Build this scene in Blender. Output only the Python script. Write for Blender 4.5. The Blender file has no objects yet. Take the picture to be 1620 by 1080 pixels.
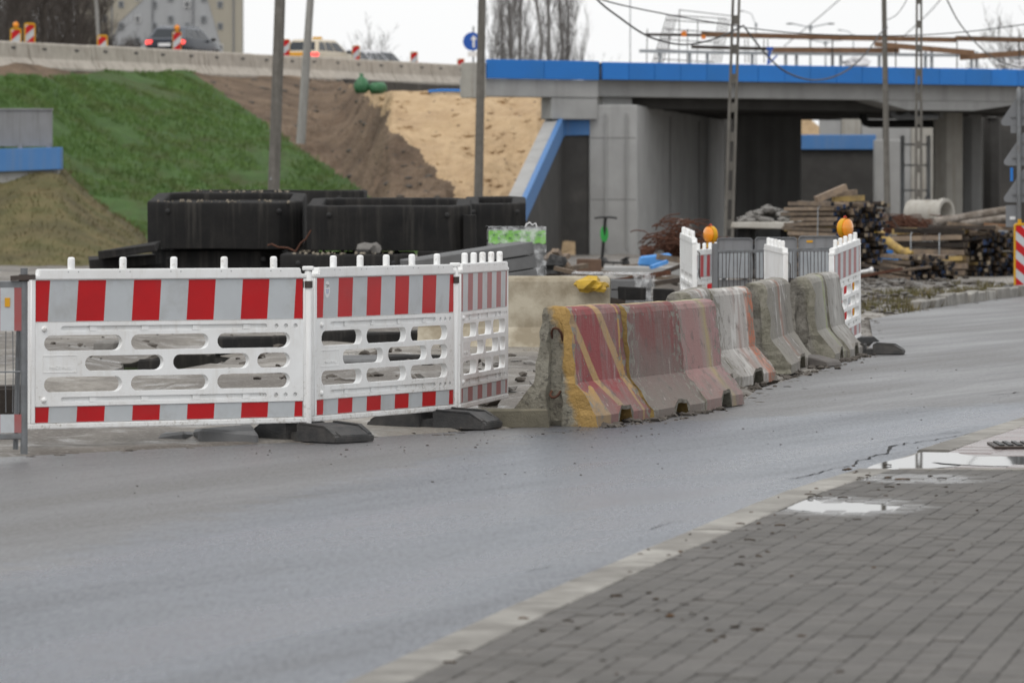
import bpy, bmesh, math, random
from mathutils import Vector, Matrix, noise, geometry

random.seed(7)
SC = bpy.context.scene
COL = SC.collection

# ------------------------------------------------------------------ camera, world, sun, exposure
EYE = 1.69            # camera height (m)
FPX = 7500.0          # focal length in pixels of the 1620 px photograph
CXP, YHP = 810.0, 290.0

cam_d = bpy.data.cameras.new('camera')
cam = bpy.data.objects.new('camera', cam_d)
COL.objects.link(cam)
cam.location = (0, 0, EYE)
cam.rotation_euler = (math.radians(90), 0, 0)
cam_d.sensor_width = 36.0
cam_d.lens = FPX / 1620.0 * 36.0
cam_d.shift_y = -(540.0 - YHP) / 1620.0
cam_d.clip_start = 0.5
cam_d.clip_end = 6000.0
cam_d.dof.use_dof = True
cam_d.dof.focus_distance = 36.0
cam_d.dof.aperture_fstop = 5.2
SC.camera = cam

SUN_EL, SUN_AZ = math.radians(60), math.radians(200)
world = bpy.data.worlds.new('World')
SC.world = world
world.use_nodes = True
wn, wl = world.node_tree.nodes, world.node_tree.links
wn.clear()
w_out = wn.new('ShaderNodeOutputWorld')
w_tc = wn.new('ShaderNodeTexCoord')
w_nz = wn.new('ShaderNodeTexNoise')
w_nz.inputs['Scale'].default_value = 5.0
w_nz.inputs['Detail'].default_value = 5.0
wl.new(w_tc.outputs['Generated'], w_nz.inputs['Vector'])
w_cl = wn.new('ShaderNodeMix')
w_cl.data_type = 'RGBA'
w_cl.inputs[6].default_value = (8.75, 8.82, 8.9, 1)
w_cl.inputs[7].default_value = (9.9, 9.93, 9.9, 1)
wl.new(w_nz.outputs[0], w_cl.inputs[0])
w_bg = wn.new('ShaderNodeBackground')
w_sky = wn.new('ShaderNodeTexSky')
w_sky.sky_type = 'NISHITA'
w_sky.sun_disc = False
w_sky.sun_elevation = SUN_EL
w_sky.sun_rotation = SUN_AZ
w_sky.air_density = 1.0
w_sky.dust_density = 4.0
w_mix = wn.new('ShaderNodeMix')
w_mix.data_type = 'RGBA'
w_mix.inputs[0].default_value = 0.93           # closed cloud cover over the blue
wl.new(w_cl.outputs[2], w_mix.inputs[7])
wl.new(w_sky.outputs[0], w_mix.inputs[6])
wl.new(w_mix.outputs[2], w_bg.inputs[0])
w_bg.inputs[1].default_value = 0.1
wl.new(w_bg.outputs[0], w_out.inputs[0])

sun_d = bpy.data.lights.new('sun', 'SUN')
sun_d.energy = 1.25
sun_d.angle = math.radians(40)
sun_d.color = (1.0, 0.97, 0.93)
sun = bpy.data.objects.new('sun', sun_d)
COL.objects.link(sun)
sun.rotation_euler = (math.pi / 2 - SUN_EL, 0, math.radians(-20))

SC.view_settings.view_transform = 'Standard'
SC.view_settings.look = 'None'
SC.view_settings.exposure = 0.14
SC.view_settings.gamma = 1.0
SC.view_settings.use_curve_mapping = False
SC.render.engine = 'CYCLES'
SC.cycles.max_bounces = 6
SC.cycles.diffuse_bounces = 3
SC.cycles.glossy_bounces = 3
SC.cycles.transmission_bounces = 4
SC.cycles.use_denoising = True

# ------------------------------------------------------------------ helpers
def P(px, py, Y):
    return Vector(((px - CXP) / FPX * Y, Y, EYE - (py - YHP) / FPX * Y))

def G(px, py, z=0.0):
    return P(px, py, FPX * (EYE - z) / (py - YHP))

def tag(o, label, cat, group=None, kind=None):
    o['label'] = label
    o['category'] = cat
    if group: o['group'] = group
    if kind: o['kind'] = kind
    return o

def thing(name, label, cat, loc=(0, 0, 0), rz=0.0, group=None):
    o = bpy.data.objects.new(name, None)
    COL.objects.link(o)
    o.location = loc
    o.rotation_euler = (0, 0, rz)
    o.empty_display_size = 0.2
    return tag(o, label, cat, group)

def link_mesh(name, me, parent=None, loc=None, rot=None):
    o = bpy.data.objects.new(name, me)
    COL.objects.link(o)
    if parent is not None: o.parent = parent
    if loc is not None: o.location = loc
    if rot is not None: o.rotation_euler = rot
    return o

def copy_tree(o, parent=None):
    c = o.copy()
    COL.objects.link(c)
    if parent is not None: c.parent = parent
    for ch in list(o.children):
        copy_tree(ch, c)
    return c

def rotm(rx=0, ry=0, rz=0):
    return (Matrix.Rotation(rz, 3, 'Z') @ Matrix.Rotation(ry, 3, 'Y') @ Matrix.Rotation(rx, 3, 'X'))

def nz(x, y=0.0, z=0.0, s=1.0):
    return noise.noise(Vector((x * s, y * s, z * s)))

def lerp(a, b, t): return a + (b - a) * t

def smooth01(a, b, x):
    t = min(1.0, max(0.0, (x - a) / (b - a)))
    return t * t * (3 - 2 * t)

def table(tab, x):
    if x <= tab[0][0]: return tab[0][1]
    for (x0, y0), (x1, y1) in zip(tab, tab[1:]):
        if x <= x1: return y0 + (y1 - y0) * (x - x0) / (x1 - x0)
    return tab[-1][1]

class MB:
    """collects shapes into one mesh"""
    def __init__(self):
        self.bm = bmesh.new()
        self.mi = 0
    def face(self, vs):
        try:
            f = self.bm.faces.new(vs)
            f.material_index = self.mi
            return f
        except ValueError:
            return None
    def v(self, co): return self.bm.verts.new(co)
    def box(self, c, s, rot=None, jit=0.0):
        c = Vector(c)
        hx, hy, hz = s[0] / 2, s[1] / 2, s[2] / 2
        vs = []
        for dz in (-1, 1):
            for dx, dy in ((-1, -1), (1, -1), (1, 1), (-1, 1)):
                p = Vector((dx * hx, dy * hy, dz * hz))
                if jit: p += Vector((random.uniform(-jit, jit), random.uniform(-jit, jit), random.uniform(-jit, jit)))
                if rot is not None: p = rot @ p
                vs.append(self.v(c + p))
        for idx in ((3, 2, 1, 0), (4, 5, 6, 7), (0, 1, 5, 4), (1, 2, 6, 5), (2, 3, 7, 6), (3, 0, 4, 7)):
            self.face([vs[i] for i in idx])
        return vs
    def bar(self, a, b, w, h, up=Vector((0, 0, 1))):
        """box from a to b, w wide, h high"""
        a, b = Vector(a), Vector(b)
        d = (b - a)
        L = d.length
        d.normalize()
        if abs(d.dot(up)) > 0.99: up = Vector((0, 1, 0))
        sx = d.cross(up).normalized()
        uz = sx.cross(d).normalized()
        m = Matrix((d, sx, uz)).transposed()
        return self.box((a + b) / 2, (L, w, h), m)
    def tube(self, pts, r, n=8, cap=True, r1=None):
        pts = [Vector(p) for p in pts]
        rings = []
        N = len(pts)
        prev = None
        for i, p in enumerate(pts):
            d = (pts[min(i + 1, N - 1)] - pts[max(i - 1, 0)])
            if d.length < 1e-9: d = Vector((0, 0, 1))
            d.normalize()
            if prev is None:
                ref = Vector((0, 0, 1)) if abs(d.z) < 0.9 else Vector((1, 0, 0))
                a = d.cross(ref).normalized()
            else:
                a = (prev - d * prev.dot(d))
                if a.length < 1e-6:
                    a = d.cross(Vector((0.3, 0.5, 0.8)))
                a.normalize()
            prev = a
            b = d.cross(a)
            if isinstance(r, (list, tuple)): rr = r[i]
            elif r1 is not None: rr = lerp(r, r1, i / (N - 1))
            else: rr = r
            rings.append([self.v(p + (a * math.cos(t) + b * math.sin(t)) * rr)
                          for t in [2 * math.pi * k / n for k in range(n)]])
        for r0, rr1 in zip(rings, rings[1:]):
            for k in range(n):
                self.face([r0[k], r0[(k + 1) % n], rr1[(k + 1) % n], rr1[k]])
        if cap and n > 2:
            self.face(list(reversed(rings[0])))
            self.face(rings[-1])
    def prism(self, poly, a, b, M4=None):
        """polygon (x,z) extruded along y from a to b"""
        f = [self.v((x, a, z)) for x, z in poly]
        g = [self.v((x, b, z)) for x, z in poly]
        if M4 is not None:
            for q in f + g: q.co = M4 @ q.co
        n = len(poly)
        self.face(f)
        self.face(list(reversed(g)))
        for i in range(n):
            j = (i + 1) % n
            self.face([f[j], f[i], g[i], g[j]])
    def lathe(self, prof, n=20, M4=None, cap=True):
        rings = []
        for r, z in prof:
            ring = []
            for k in range(n):
                t = 2 * math.pi * k / n
                p = Vector((r * math.cos(t), r * math.sin(t), z))
                if M4 is not None: p = M4 @ p
                ring.append(self.v(p))
            rings.append(ring)
        for r0, r1 in zip(rings, rings[1:]):
            for k in range(n):
                self.face([r0[k], r0[(k + 1) % n], r1[(k + 1) % n], r1[k]])
        if cap:
            self.face(list(reversed(rings[0])))
            self.face(rings[-1])
    def plate(self, outer, holes, y0, y1):
        """flat plate in xz with through holes, from y0 (front) to y1 (back)"""
        loops = [outer] + list(holes)
        polys = [[Vector((x, z, 0)) for x, z in lp] for lp in loops]
        tris = geometry.tessellate_polygon(polys)
        flat = [p for lp in loops for p in lp]
        fv = [self.v((x, y0, z)) for x, z in flat]
        gv = [self.v((x, y1, z)) for x, z in flat]
        for t in tris:
            self.face([fv[i] for i in t])
            self.face([gv[i] for i in reversed(t)])
        o = 0
        for lp in loops:
            n = len(lp)
            for i in range(n):
                j = (i + 1) % n
                self.face([fv[o + i], fv[o + j], gv[o + j], gv[o + i]])
            o += n
    def blob(self, c, r, sub=1, amp=0.25, seed=0.0, sq=(1, 1, 1)):
        t = bmesh.ops.create_icosphere(self.bm, subdivisions=sub, radius=1.0)
        for q in t['verts']:
            p = q.co.copy()
            k = 1 + amp * noise.noise(p * 1.7 + Vector((seed, seed * 0.7, -seed)))
            q.co = Vector((p.x * sq[0], p.y * sq[1], p.z * sq[2])) * r * k + Vector(c)
        fs = set()
        for q in t['verts']:
            for f in q.link_faces: fs.add(f)
        for f in fs: f.material_index = self.mi
    def build(self, name, mats, parent=None, smooth=None, bevel=0.0, bseg=1, loc=None, rot=None, normals=True, ang=35):
        bm = self.bm
        if normals: bmesh.ops.recalc_face_normals(bm, faces=bm.faces[:])
        if bevel > 0:
            es = [e for e in bm.edges if e.is_manifold and e.calc_face_angle(0) > math.radians(ang)]
            bmesh.ops.bevel(bm, geom=es, offset=bevel, segments=bseg, affect='EDGES', clamp_overlap=True)
        me = bpy.data.meshes.new(name)
        bm.to_mesh(me)
        bm.free()
        if not isinstance(mats, (list, tuple)): mats = [mats]
        for m in mats: me.materials.append(m)
        if smooth is not None:
            me.polygons.foreach_set('use_smooth', [True] * len(me.polygons))
            if smooth < 180: me.set_sharp_from_angle(angle=math.radians(smooth))
        return link_mesh(name, me, parent, loc, rot)

def single(name, label, cat, mb, mats, group=None, kind=None, **kw):
    return tag(mb.build(name, mats, None, **kw), label, cat, group, kind)

# ------------------------------------------------------------------ materials
def nodes_of(name):
    m = bpy.data.materials.new(name)
    m.use_nodes = True
    nt = m.node_tree
    b = nt.nodes['Principled BSDF']
    return m, nt, nt.nodes, nt.links, b

def rgba(c): return (c[0], c[1], c[2], 1.0)

def coords(nt, L, N, rnd=True, scale=None):
    tc = N.new('ShaderNodeTexCoord')
    out = tc.outputs['Object']
    if rnd:
        oi = N.new('ShaderNodeObjectInfo')
        mu = N.new('ShaderNodeMath'); mu.operation = 'MULTIPLY'; mu.inputs[1].default_value = 53.0
        L.new(oi.outputs['Random'], mu.inputs[0])
        va = N.new('ShaderNodeVectorMath'); va.operation = 'ADD'
        L.new(out, va.inputs[0]); L.new(mu.outputs[0], va.inputs[1])
        out = va.outputs[0]
    if scale is not None:
        vm = N.new('ShaderNodeVectorMath'); vm.operation = 'MULTIPLY'
        vm.inputs[1].default_value = scale
        L.new(out, vm.inputs[0])
        out = vm.outputs[0]
    return out

def noise_node(N, L, vec, scale, detail=6, rough=0.6):
    n = N.new('ShaderNodeTexNoise')
    n.inputs['Scale'].default_value = scale
    n.inputs['Detail'].default_value = detail
    n.inputs['Roughness'].default_value = rough
    L.new(vec, n.inputs['Vector'])
    return n.outputs[0]

def ramp(N, L, fac, stops, interp='LINEAR'):
    r = N.new('ShaderNodeValToRGB')
    r.color_ramp.interpolation = interp
    el = r.color_ramp.elements
    while len(el) > 1: el.remove(el[-1])
    el[0].position = stops[0][0]
    el[0].color = rgba(stops[0][1]) if isinstance(stops[0][1], (tuple, list)) else (stops[0][1],) * 3 + (1,)
    for p, c in stops[1:]:
        e = el.new(p)
        e.color = rgba(c) if isinstance(c, (tuple, list)) else (c, c, c, 1)
    L.new(fac, r.inputs[0])
    return r.outputs[0]

def mixc(N, L, fac, a, b):
    m = N.new('ShaderNodeMix'); m.data_type = 'RGBA'
    if isinstance(fac, float): m.inputs[0].default_value = fac
    else: L.new(fac, m.inputs[0])
    for i, c in ((6, a), (7, b)):
        if isinstance(c, (tuple, list)): m.inputs[i].default_value = rgba(c)
        else: L.new(c, m.inputs[i])
    return m.outputs[2]

def math_node(N, L, op, a, b=None):
    m = N.new('ShaderNodeMath'); m.operation = op
    for i, v in ((0, a), (1, b)):
        if v is None: continue
        if isinstance(v, (int, float)): m.inputs[i].default_value = v
        else: L.new(v, m.inputs[i])
    return m.outputs[0]

def add_bump(N, L, b, h, strength, dist=0.02):
    bp = N.new('ShaderNodeBump')
    bp.inputs['Strength'].default_value = strength
    bp.inputs['Distance'].default_value = dist
    L.new(h, bp.inputs['Height'])
    L.new(bp.outputs[0], b.inputs['Normal'])

def mat(name, c1, c2=None, scale=5.0, rough=0.75, rvar=0.12, bump=0.25, bscale=45.0, bdist=0.01, metal=0.0,
        spec=0.3, stain=None, sscale=1.3, samt=0.6, streak=False, shift=0.5, rnd=True, tint=0.0):
    m, nt, N, L, b = nodes_of(name)
    v = coords(nt, L, N, rnd)
    c2 = c2 or tuple(x * 0.72 for x in c1)
    n1 = noise_node(N, L, v, scale, 8, 0.65)
    f = ramp(N, L, n1, [(0.32, 0.0), (0.68, 1.0)])
    col = mixc(N, L, f, c1, c2)
    if stain is not None:
        sv = coords(nt, L, N, rnd, (6.0, 6.0, 0.35)) if streak else v
        n2 = noise_node(N, L, sv, sscale, 7, 0.62)
        f2 = ramp(N, L, n2, [(shift - 0.06, 0.0), (shift + 0.16, samt)])
        col = mixc(N, L, f2, col, stain)
    if tint > 0:
        oi = N.new('ShaderNodeObjectInfo')
        hs = N.new('ShaderNodeHueSaturation')
        k = math_node(N, L, 'MULTIPLY_ADD', oi.outputs['Random'], tint * 2)
        k.node.inputs[2].default_value = 1.0 - tint
        L.new(k, hs.inputs['Value'])
        L.new(col, hs.inputs['Color'])
        col = hs.outputs[0]
    L.new(col, b.inputs['Base Color'])
    n3 = noise_node(N, L, v, bscale, 5, 0.6)
    rr = N.new('ShaderNodeMapRange')
    rr.inputs[3].default_value = max(0.02, rough - rvar)
    rr.inputs[4].default_value = min(1.0, rough + rvar)
    L.new(n1, rr.inputs[0])
    L.new(rr.outputs[0], b.inputs['Roughness'])
    b.inputs['Metallic'].default_value = metal
    b.inputs['Specular IOR Level'].default_value = spec
    if bump > 0: add_bump(N, L, b, n3, bump, bdist)
    return m

MT = {}
MT['plastic'] = mat('white_plastic', (0.84, 0.85, 0.85), (0.77, 0.77, 0.76), 3, 0.42, 0.1, 0.04, 30, stain=(0.40, 0.36, 0.30), sscale=2.6, samt=0.45, shift=0.55)
def dirty_plastic():
    m, nt, N, L, b = nodes_of('white_plastic_splashed')
    v = coords(nt, L, N)
    vl = coords(nt, L, N, False)
    sx = N.new('ShaderNodeSeparateXYZ'); L.new(vl, sx.inputs[0])
    n1 = noise_node(N, L, v, 3.0, 7, 0.65)
    n2 = noise_node(N, L, v, 38.0, 5, 0.7)
    n3 = noise_node(N, L, coords(nt, L, N, True, (7.0, 7.0, 0.9)), 2.0, 6, 0.65)
    c = mixc(N, L, ramp(N, L, n1, [(0.4, 0.0), (0.65, 1.0)]), (0.84, 0.85, 0.85), (0.76, 0.76, 0.75))
    c = mixc(N, L, ramp(N, L, n3, [(0.54, 0.0), (0.72, 0.35)]), c, (0.55, 0.51, 0.45))
    q = math_node(N, L, 'SUBTRACT', math_node(N, L, 'ADD', n2, math_node(N, L, 'MULTIPLY', n1, 0.5)), math_node(N, L, 'MULTIPLY', sx.outputs[2], 0.22))
    c = mixc(N, L, ramp(N, L, q, [(0.79, 0.0), (0.92, 0.65)]), c, (0.36, 0.325, 0.27))
    L.new(c, b.inputs['Base Color'])
    b.inputs['Roughness'].default_value = 0.42
    add_bump(N, L, b, n2, 0.04, 0.01)
    return m
MT['plastic'] = dirty_plastic()
MT['sheet_white'] = mat('reflective_white', (0.50, 0.53, 0.55), (0.46, 0.48, 0.50), 4, 0.35, 0.06, 0.05, 160, stain=(0.30, 0.29, 0.27), sscale=5, samt=0.45, shift=0.56)
MT['sheet_red'] = mat('reflective_red', (0.50, 0.009, 0.013), (0.43, 0.009, 0.013), 4, 0.35, 0.06, 0.05, 160, stain=(0.28, 0.05, 0.05), sscale=3, samt=0.3, shift=0.58)
MT['sheet_red_old'] = mat('reflective_red_faded', (0.36, 0.08, 0.08), (0.32, 0.10, 0.10), 4, 0.4, 0.06, 0.05, 160, stain=(0.3, 0.2, 0.2), sscale=3, samt=0.4, shift=0.5)
MT['rubber'] = mat('recycled_rubber', (0.035, 0.036, 0.038), (0.06, 0.06, 0.06), 9, 0.62, 0.12, 0.5, 90, stain=(0.13, 0.12, 0.11), sscale=5, samt=0.55, shift=0.5)
MT['galv'] = mat('galvanised_steel', (0.23, 0.24, 0.25), (0.16, 0.165, 0.17), 8, 0.45, 0.1, 0.1, 60, metal=0.55, stain=(0.15, 0.11, 0.08), sscale=4, samt=0.4, shift=0.58)
MT['darkmetal'] = mat('dark_metal', (0.05, 0.05, 0.05), (0.09, 0.07, 0.06), 8, 0.55, 0.1, 0.1, 60, metal=0.4)
MT['rust'] = mat('rusty_steel', (0.11, 0.045, 0.025), (0.06, 0.028, 0.02), 14, 0.85, 0.1, 0.4, 80)
MT['conc'] = mat('concrete', (0.37, 0.37, 0.365), (0.30, 0.30, 0.295), 0.9, 0.8, 0.1, 0.3, 60, stain=(0.16, 0.157, 0.15), sscale=0.35, samt=0.4, streak=True, shift=0.58)
MT['conc_mid'] = mat('concrete_shade_and_joints', (0.20, 0.198, 0.192), (0.15, 0.148, 0.144), 0.8, 0.8, 0.1, 0.3, 60, stain=(0.09, 0.088, 0.085), sscale=0.35, samt=0.6, streak=True, shift=0.5)  # pier wall's under-deck shade put into the colour; also for casting joints
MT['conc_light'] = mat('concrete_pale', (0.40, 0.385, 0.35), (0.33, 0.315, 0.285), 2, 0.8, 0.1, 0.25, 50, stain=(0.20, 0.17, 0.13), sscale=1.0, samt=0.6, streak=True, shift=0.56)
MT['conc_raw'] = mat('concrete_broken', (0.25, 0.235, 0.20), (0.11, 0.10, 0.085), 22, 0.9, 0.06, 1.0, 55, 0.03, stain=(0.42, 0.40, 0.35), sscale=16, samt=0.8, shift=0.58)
MT['conc_dark'] = mat('concrete_coated_and_shaded', (0.062, 0.06, 0.057), (0.045, 0.043, 0.041), 2.0, 0.8, 0.1, 0.3, 40, stain=(0.16, 0.15, 0.14), sscale=1.0, samt=0.4, shift=0.6)  # dark coating; on back walls and far columns it paints shade
MT['bitumen'] = mat('bitumen_coated_concrete', (0.015, 0.015, 0.0155), (0.026, 0.0248, 0.024), 3, 0.8, 0.1, 0.4, 50, spec=0.15, stain=(0.085, 0.078, 0.07), sscale=1.6, samt=0.5, streak=True, shift=0.57)
MT['blue'] = mat('blue_paint', (0.02, 0.165, 0.52), (0.022, 0.18, 0.55), 0.8, 0.45, 0.06, 0.03, 30, stain=(0.03, 0.15, 0.38), sscale=0.6, samt=0.4, shift=0.5, tint=0.07)
MT['blue_dull'] = mat('blue_paint_weathered', (0.06, 0.18, 0.42), (0.08, 0.20, 0.43), 1, 0.6, 0.06, 0.05, 30, stain=(0.13, 0.2, 0.33), sscale=0.8, samt=0.5, streak=True)
MT['grey_panel'] = mat('grey_sheet_metal', (0.23, 0.235, 0.245), (0.20, 0.204, 0.212), 2, 0.5, 0.08, 0.05, 30, stain=(0.09, 0.085, 0.08), sscale=2, samt=0.4, streak=True, shift=0.56)
MT['sign_back'] = mat('sign_back_grey', (0.19, 0.197, 0.208), (0.16, 0.165, 0.172), 2, 0.5, 0.08, 0.05, 30)
MT['slab'] = mat('grey_kerb_concrete', (0.17, 0.172, 0.175), (0.13, 0.132, 0.135), 5, 0.82, 0.08, 0.3, 70, stain=(0.09, 0.088, 0.085), sscale=2.4, samt=0.4, tint=0.1)
MT['wood'] = mat('weathered_timber', (0.27, 0.205, 0.145), (0.17, 0.13, 0.10), 6, 0.8, 0.1, 0.3, 50, stain=(0.12, 0.10, 0.085), sscale=3, samt=0.6, tint=0.35)
MT['wood_yellow'] = mat('yellow_timber', (0.42, 0.30, 0.11), (0.30, 0.21, 0.09), 6, 0.75, 0.1, 0.3, 50, stain=(0.16, 0.12, 0.08), sscale=3, samt=0.6, tint=0.3)
MT['wood_dark'] = mat('wet_dark_timber', (0.055, 0.042, 0.033), (0.03, 0.025, 0.022), 6, 0.7, 0.1, 0.3, 50, tint=0.4)
MT['wood_rail'] = mat('brown_plank', (0.20, 0.115, 0.065), (0.13, 0.075, 0.045), 5, 0.8, 0.1, 0.2, 40, tint=0.25)
MT['end_black'] = mat('black_end_paint', (0.012, 0.013, 0.016), (0.02, 0.021, 0.026), 8, 0.6, 0.1, 0.2, 60, spec=0.15)
MT['end_blue'] = mat('dark_blue_end_paint', (0.02, 0.04, 0.10), (0.015, 0.025, 0.05), 8, 0.5, 0.1, 0.2, 60)
MT['pole'] = mat('pole_concrete', (0.17, 0.16, 0.145), (0.12, 0.113, 0.10), 6, 0.85, 0.08, 0.35, 60, stain=(0.07, 0.066, 0.06), sscale=2.0, samt=0.5, streak=True)
MT['pole_light'] = mat('pole_concrete_pale', (0.33, 0.325, 0.31), (0.27, 0.265, 0.25), 4, 0.85, 0.08, 0.3, 50, stain=(0.17, 0.16, 0.15), sscale=2.0, samt=0.5, streak=True)
MT['sign_grey'] = MT['sign_back']
MT['steel_grey'] = mat('light_grey_steel', (0.36, 0.38, 0.40), (0.28, 0.30, 0.32), 4, 0.55, 0.08, 0.05, 30)
MT['yellow'] = mat('yellow_plastic', (0.62, 0.33, 0.01), (0.55, 0.29, 0.01), 3, 0.4, 0.08, 0.05, 40)
MT['yellow_bag'] = mat('yellow_foil', (0.55, 0.36, 0.04), (0.40, 0.25, 0.03), 5, 0.4, 0.1, 0.5, 20, stain=(0.2, 0.14, 0.05), sscale=5, samt=0.5)
MT['green_bag'] = mat('green_bag', (0.05, 0.17, 0.075), (0.035, 0.12, 0.055), 3, 0.5, 0.1, 0.6, 8, 0.03, stain=(0.2, 0.3, 0.22), sscale=5, samt=0.3)
MT['blue_tarp'] = mat('blue_tarpaulin', (0.06, 0.24, 0.62), (0.12, 0.34, 0.70), 3, 0.45, 0.1, 0.6, 8, 0.03)
MT['white_bag'] = mat('white_bag', (0.75, 0.75, 0.76), (0.62, 0.62, 0.64), 3, 0.6, 0.1, 0.5, 8, 0.03)
MT['black'] = mat('black_plastic', (0.02, 0.02, 0.021), (0.03, 0.03, 0.03), 5, 0.5, 0.1, 0.1, 50)
MT['green'] = mat('green_plastic', (0.04, 0.33, 0.07), (0.035, 0.28, 0.06), 3, 0.45, 0.05, 0.0)
MT['bright_green'] = mat('green_printed_foil', (0.20, 0.55, 0.06), (0.16, 0.46, 0.05), 4, 0.35, 0.1, 0.3, 14)
MT['print_dark'] = mat('dark_green_print', (0.05, 0.2, 0.03), (0.05, 0.17, 0.03), 4, 0.4, 0.05, 0.0)
MT['sign_blue'] = mat('sign_blue', (0.02, 0.10, 0.42), (0.02, 0.09, 0.40), 3, 0.4, 0.05, 0.0)
MT['white'] = mat('white_paint', (0.75, 0.75, 0.75), (0.70, 0.70, 0.70), 3, 0.5, 0.06, 0.0)
MT['amber_spot'] = mat('amber_reflector', (0.65, 0.33, 0.02), (0.6, 0.3, 0.02), 3, 0.3, 0.05, 0.0)
MT['orange'] = mat('orange_net', (0.7, 0.2, 0.02), (0.6, 0.17, 0.02), 3, 0.5, 0.05, 0.0)
MT['cable'] = mat('cable', (0.045, 0.045, 0.045), (0.06, 0.06, 0.06), 3, 0.6, 0.05, 0.0)
MT['twig'] = mat('bare_twigs', (0.085, 0.072, 0.062), (0.06, 0.052, 0.046), 3, 0.9, 0.05, 0.0, tint=0.15)
MT['twig_pale'] = mat('bare_poplar_bark', (0.21, 0.20, 0.19), (0.16, 0.15, 0.145), 3, 0.9, 0.05, 0.0, tint=0.15)
MT['glass'] = mat('dark_car_glass', (0.03, 0.035, 0.04), (0.035, 0.04, 0.045), 3, 0.08, 0.02, 0.0)
MT['carpaint'] = mat('graphite_car_paint', (0.035, 0.04, 0.05), (0.03, 0.035, 0.045), 3, 0.22, 0.04, 0.0, metal=0.4)
MT['taxipaint'] = mat('cream_car_paint', (0.56, 0.49, 0.38), (0.54, 0.47, 0.36), 3, 0.25, 0.04, 0.0)
MT['taxi_orange'] = mat('orange_car_paint', (0.70, 0.33, 0.03), (0.66, 0.31, 0.03), 3, 0.25, 0.04, 0.0)
MT['whitecar'] = mat('white_car_paint', (0.6, 0.6, 0.62), (0.55, 0.55, 0.57), 3, 0.25, 0.04, 0.0)
MT['sandgrain'] = mat('loose_rubble', (0.33, 0.29, 0.23), (0.22, 0.19, 0.15), 12, 0.9, 0.05, 0.5, 60, tint=0.3)
MT['clod'] = mat('dirt_clods', (0.13, 0.115, 0.10), (0.075, 0.066, 0.058), 10, 0.9, 0.05, 0.6, 60, tint=0.2)
MT['stone'] = mat('grey_stones', (0.27, 0.26, 0.245), (0.18, 0.17, 0.16), 9, 0.85, 0.05, 0.5, 60, tint=0.3)

def lamp_mat(name, col, strength):
    m, nt, N, L, b = nodes_of(name)
    b.inputs['Base Color'].default_value = rgba(col)
    b.inputs['Emission Color'].default_value = rgba(col)
    b.inputs['Emission Strength'].default_value = strength
    b.inputs['Roughness'].default_value = 0.25
    return m
MT['tail'] = lamp_mat('lit_tail_lamp', (1.0, 0.08, 0.07), 1.2)

def lens_mat():
    m, nt, N, L, b = nodes_of('amber_lens')
    v = coords(nt, L, N, False)
    w = N.new('ShaderNodeTexWave'); w.wave_type = 'RINGS'
    w.rings_direction = 'Y'
    w.inputs['Scale'].default_value = 18
    L.new(v, w.inputs['Vector'])
    b.inputs['Base Color'].default_value = (0.85, 0.30, 0.01, 1)
    b.inputs['Roughness'].default_value = 0.2
    b.inputs['Subsurface Weight'].default_value = 0.3
    b.inputs['Subsurface Radius'].default_value = (0.03, 0.012, 0.003)
    b.inputs['Coat Weight'].default_value = 0.5
    add_bump(N, L, b, w.outputs[0], 0.35, 0.004)
    return m
MT['amber'] = lens_mat()

def film_mat():
    m, nt, N, L, b = nodes_of('clear_plastic_film')
    v = coords(nt, L, N)
    n = noise_node(N, L, v, 9, 5, 0.6)
    b.inputs['Base Color'].default_value = (0.8, 0.82, 0.84, 1)
    b.inputs['Roughness'].default_value = 0.2
    a = ramp(N, L, n, [(0.42, 0.08), (0.66, 0.62)])
    L.new(a, b.inputs['Alpha'])
    add_bump(N, L, b, n, 0.8, 0.03)
    return m
MT['film'] = film_mat()

def water_mat():
    m, nt, N, L, b = nodes_of('puddle_water')
    v = coords(nt, L, N, False)
    n = noise_node(N, L, v, 3.0, 3, 0.5)
    b.inputs['Base Color'].default_value = (0.05, 0.048, 0.042, 1)
    b.inputs['Roughness'].default_value = 0.02
    b.inputs['IOR'].default_value = 1.33
    add_bump(N, L, b, n, 0.008, 0.01)
    return m
MT['water'] = water_mat()

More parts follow.
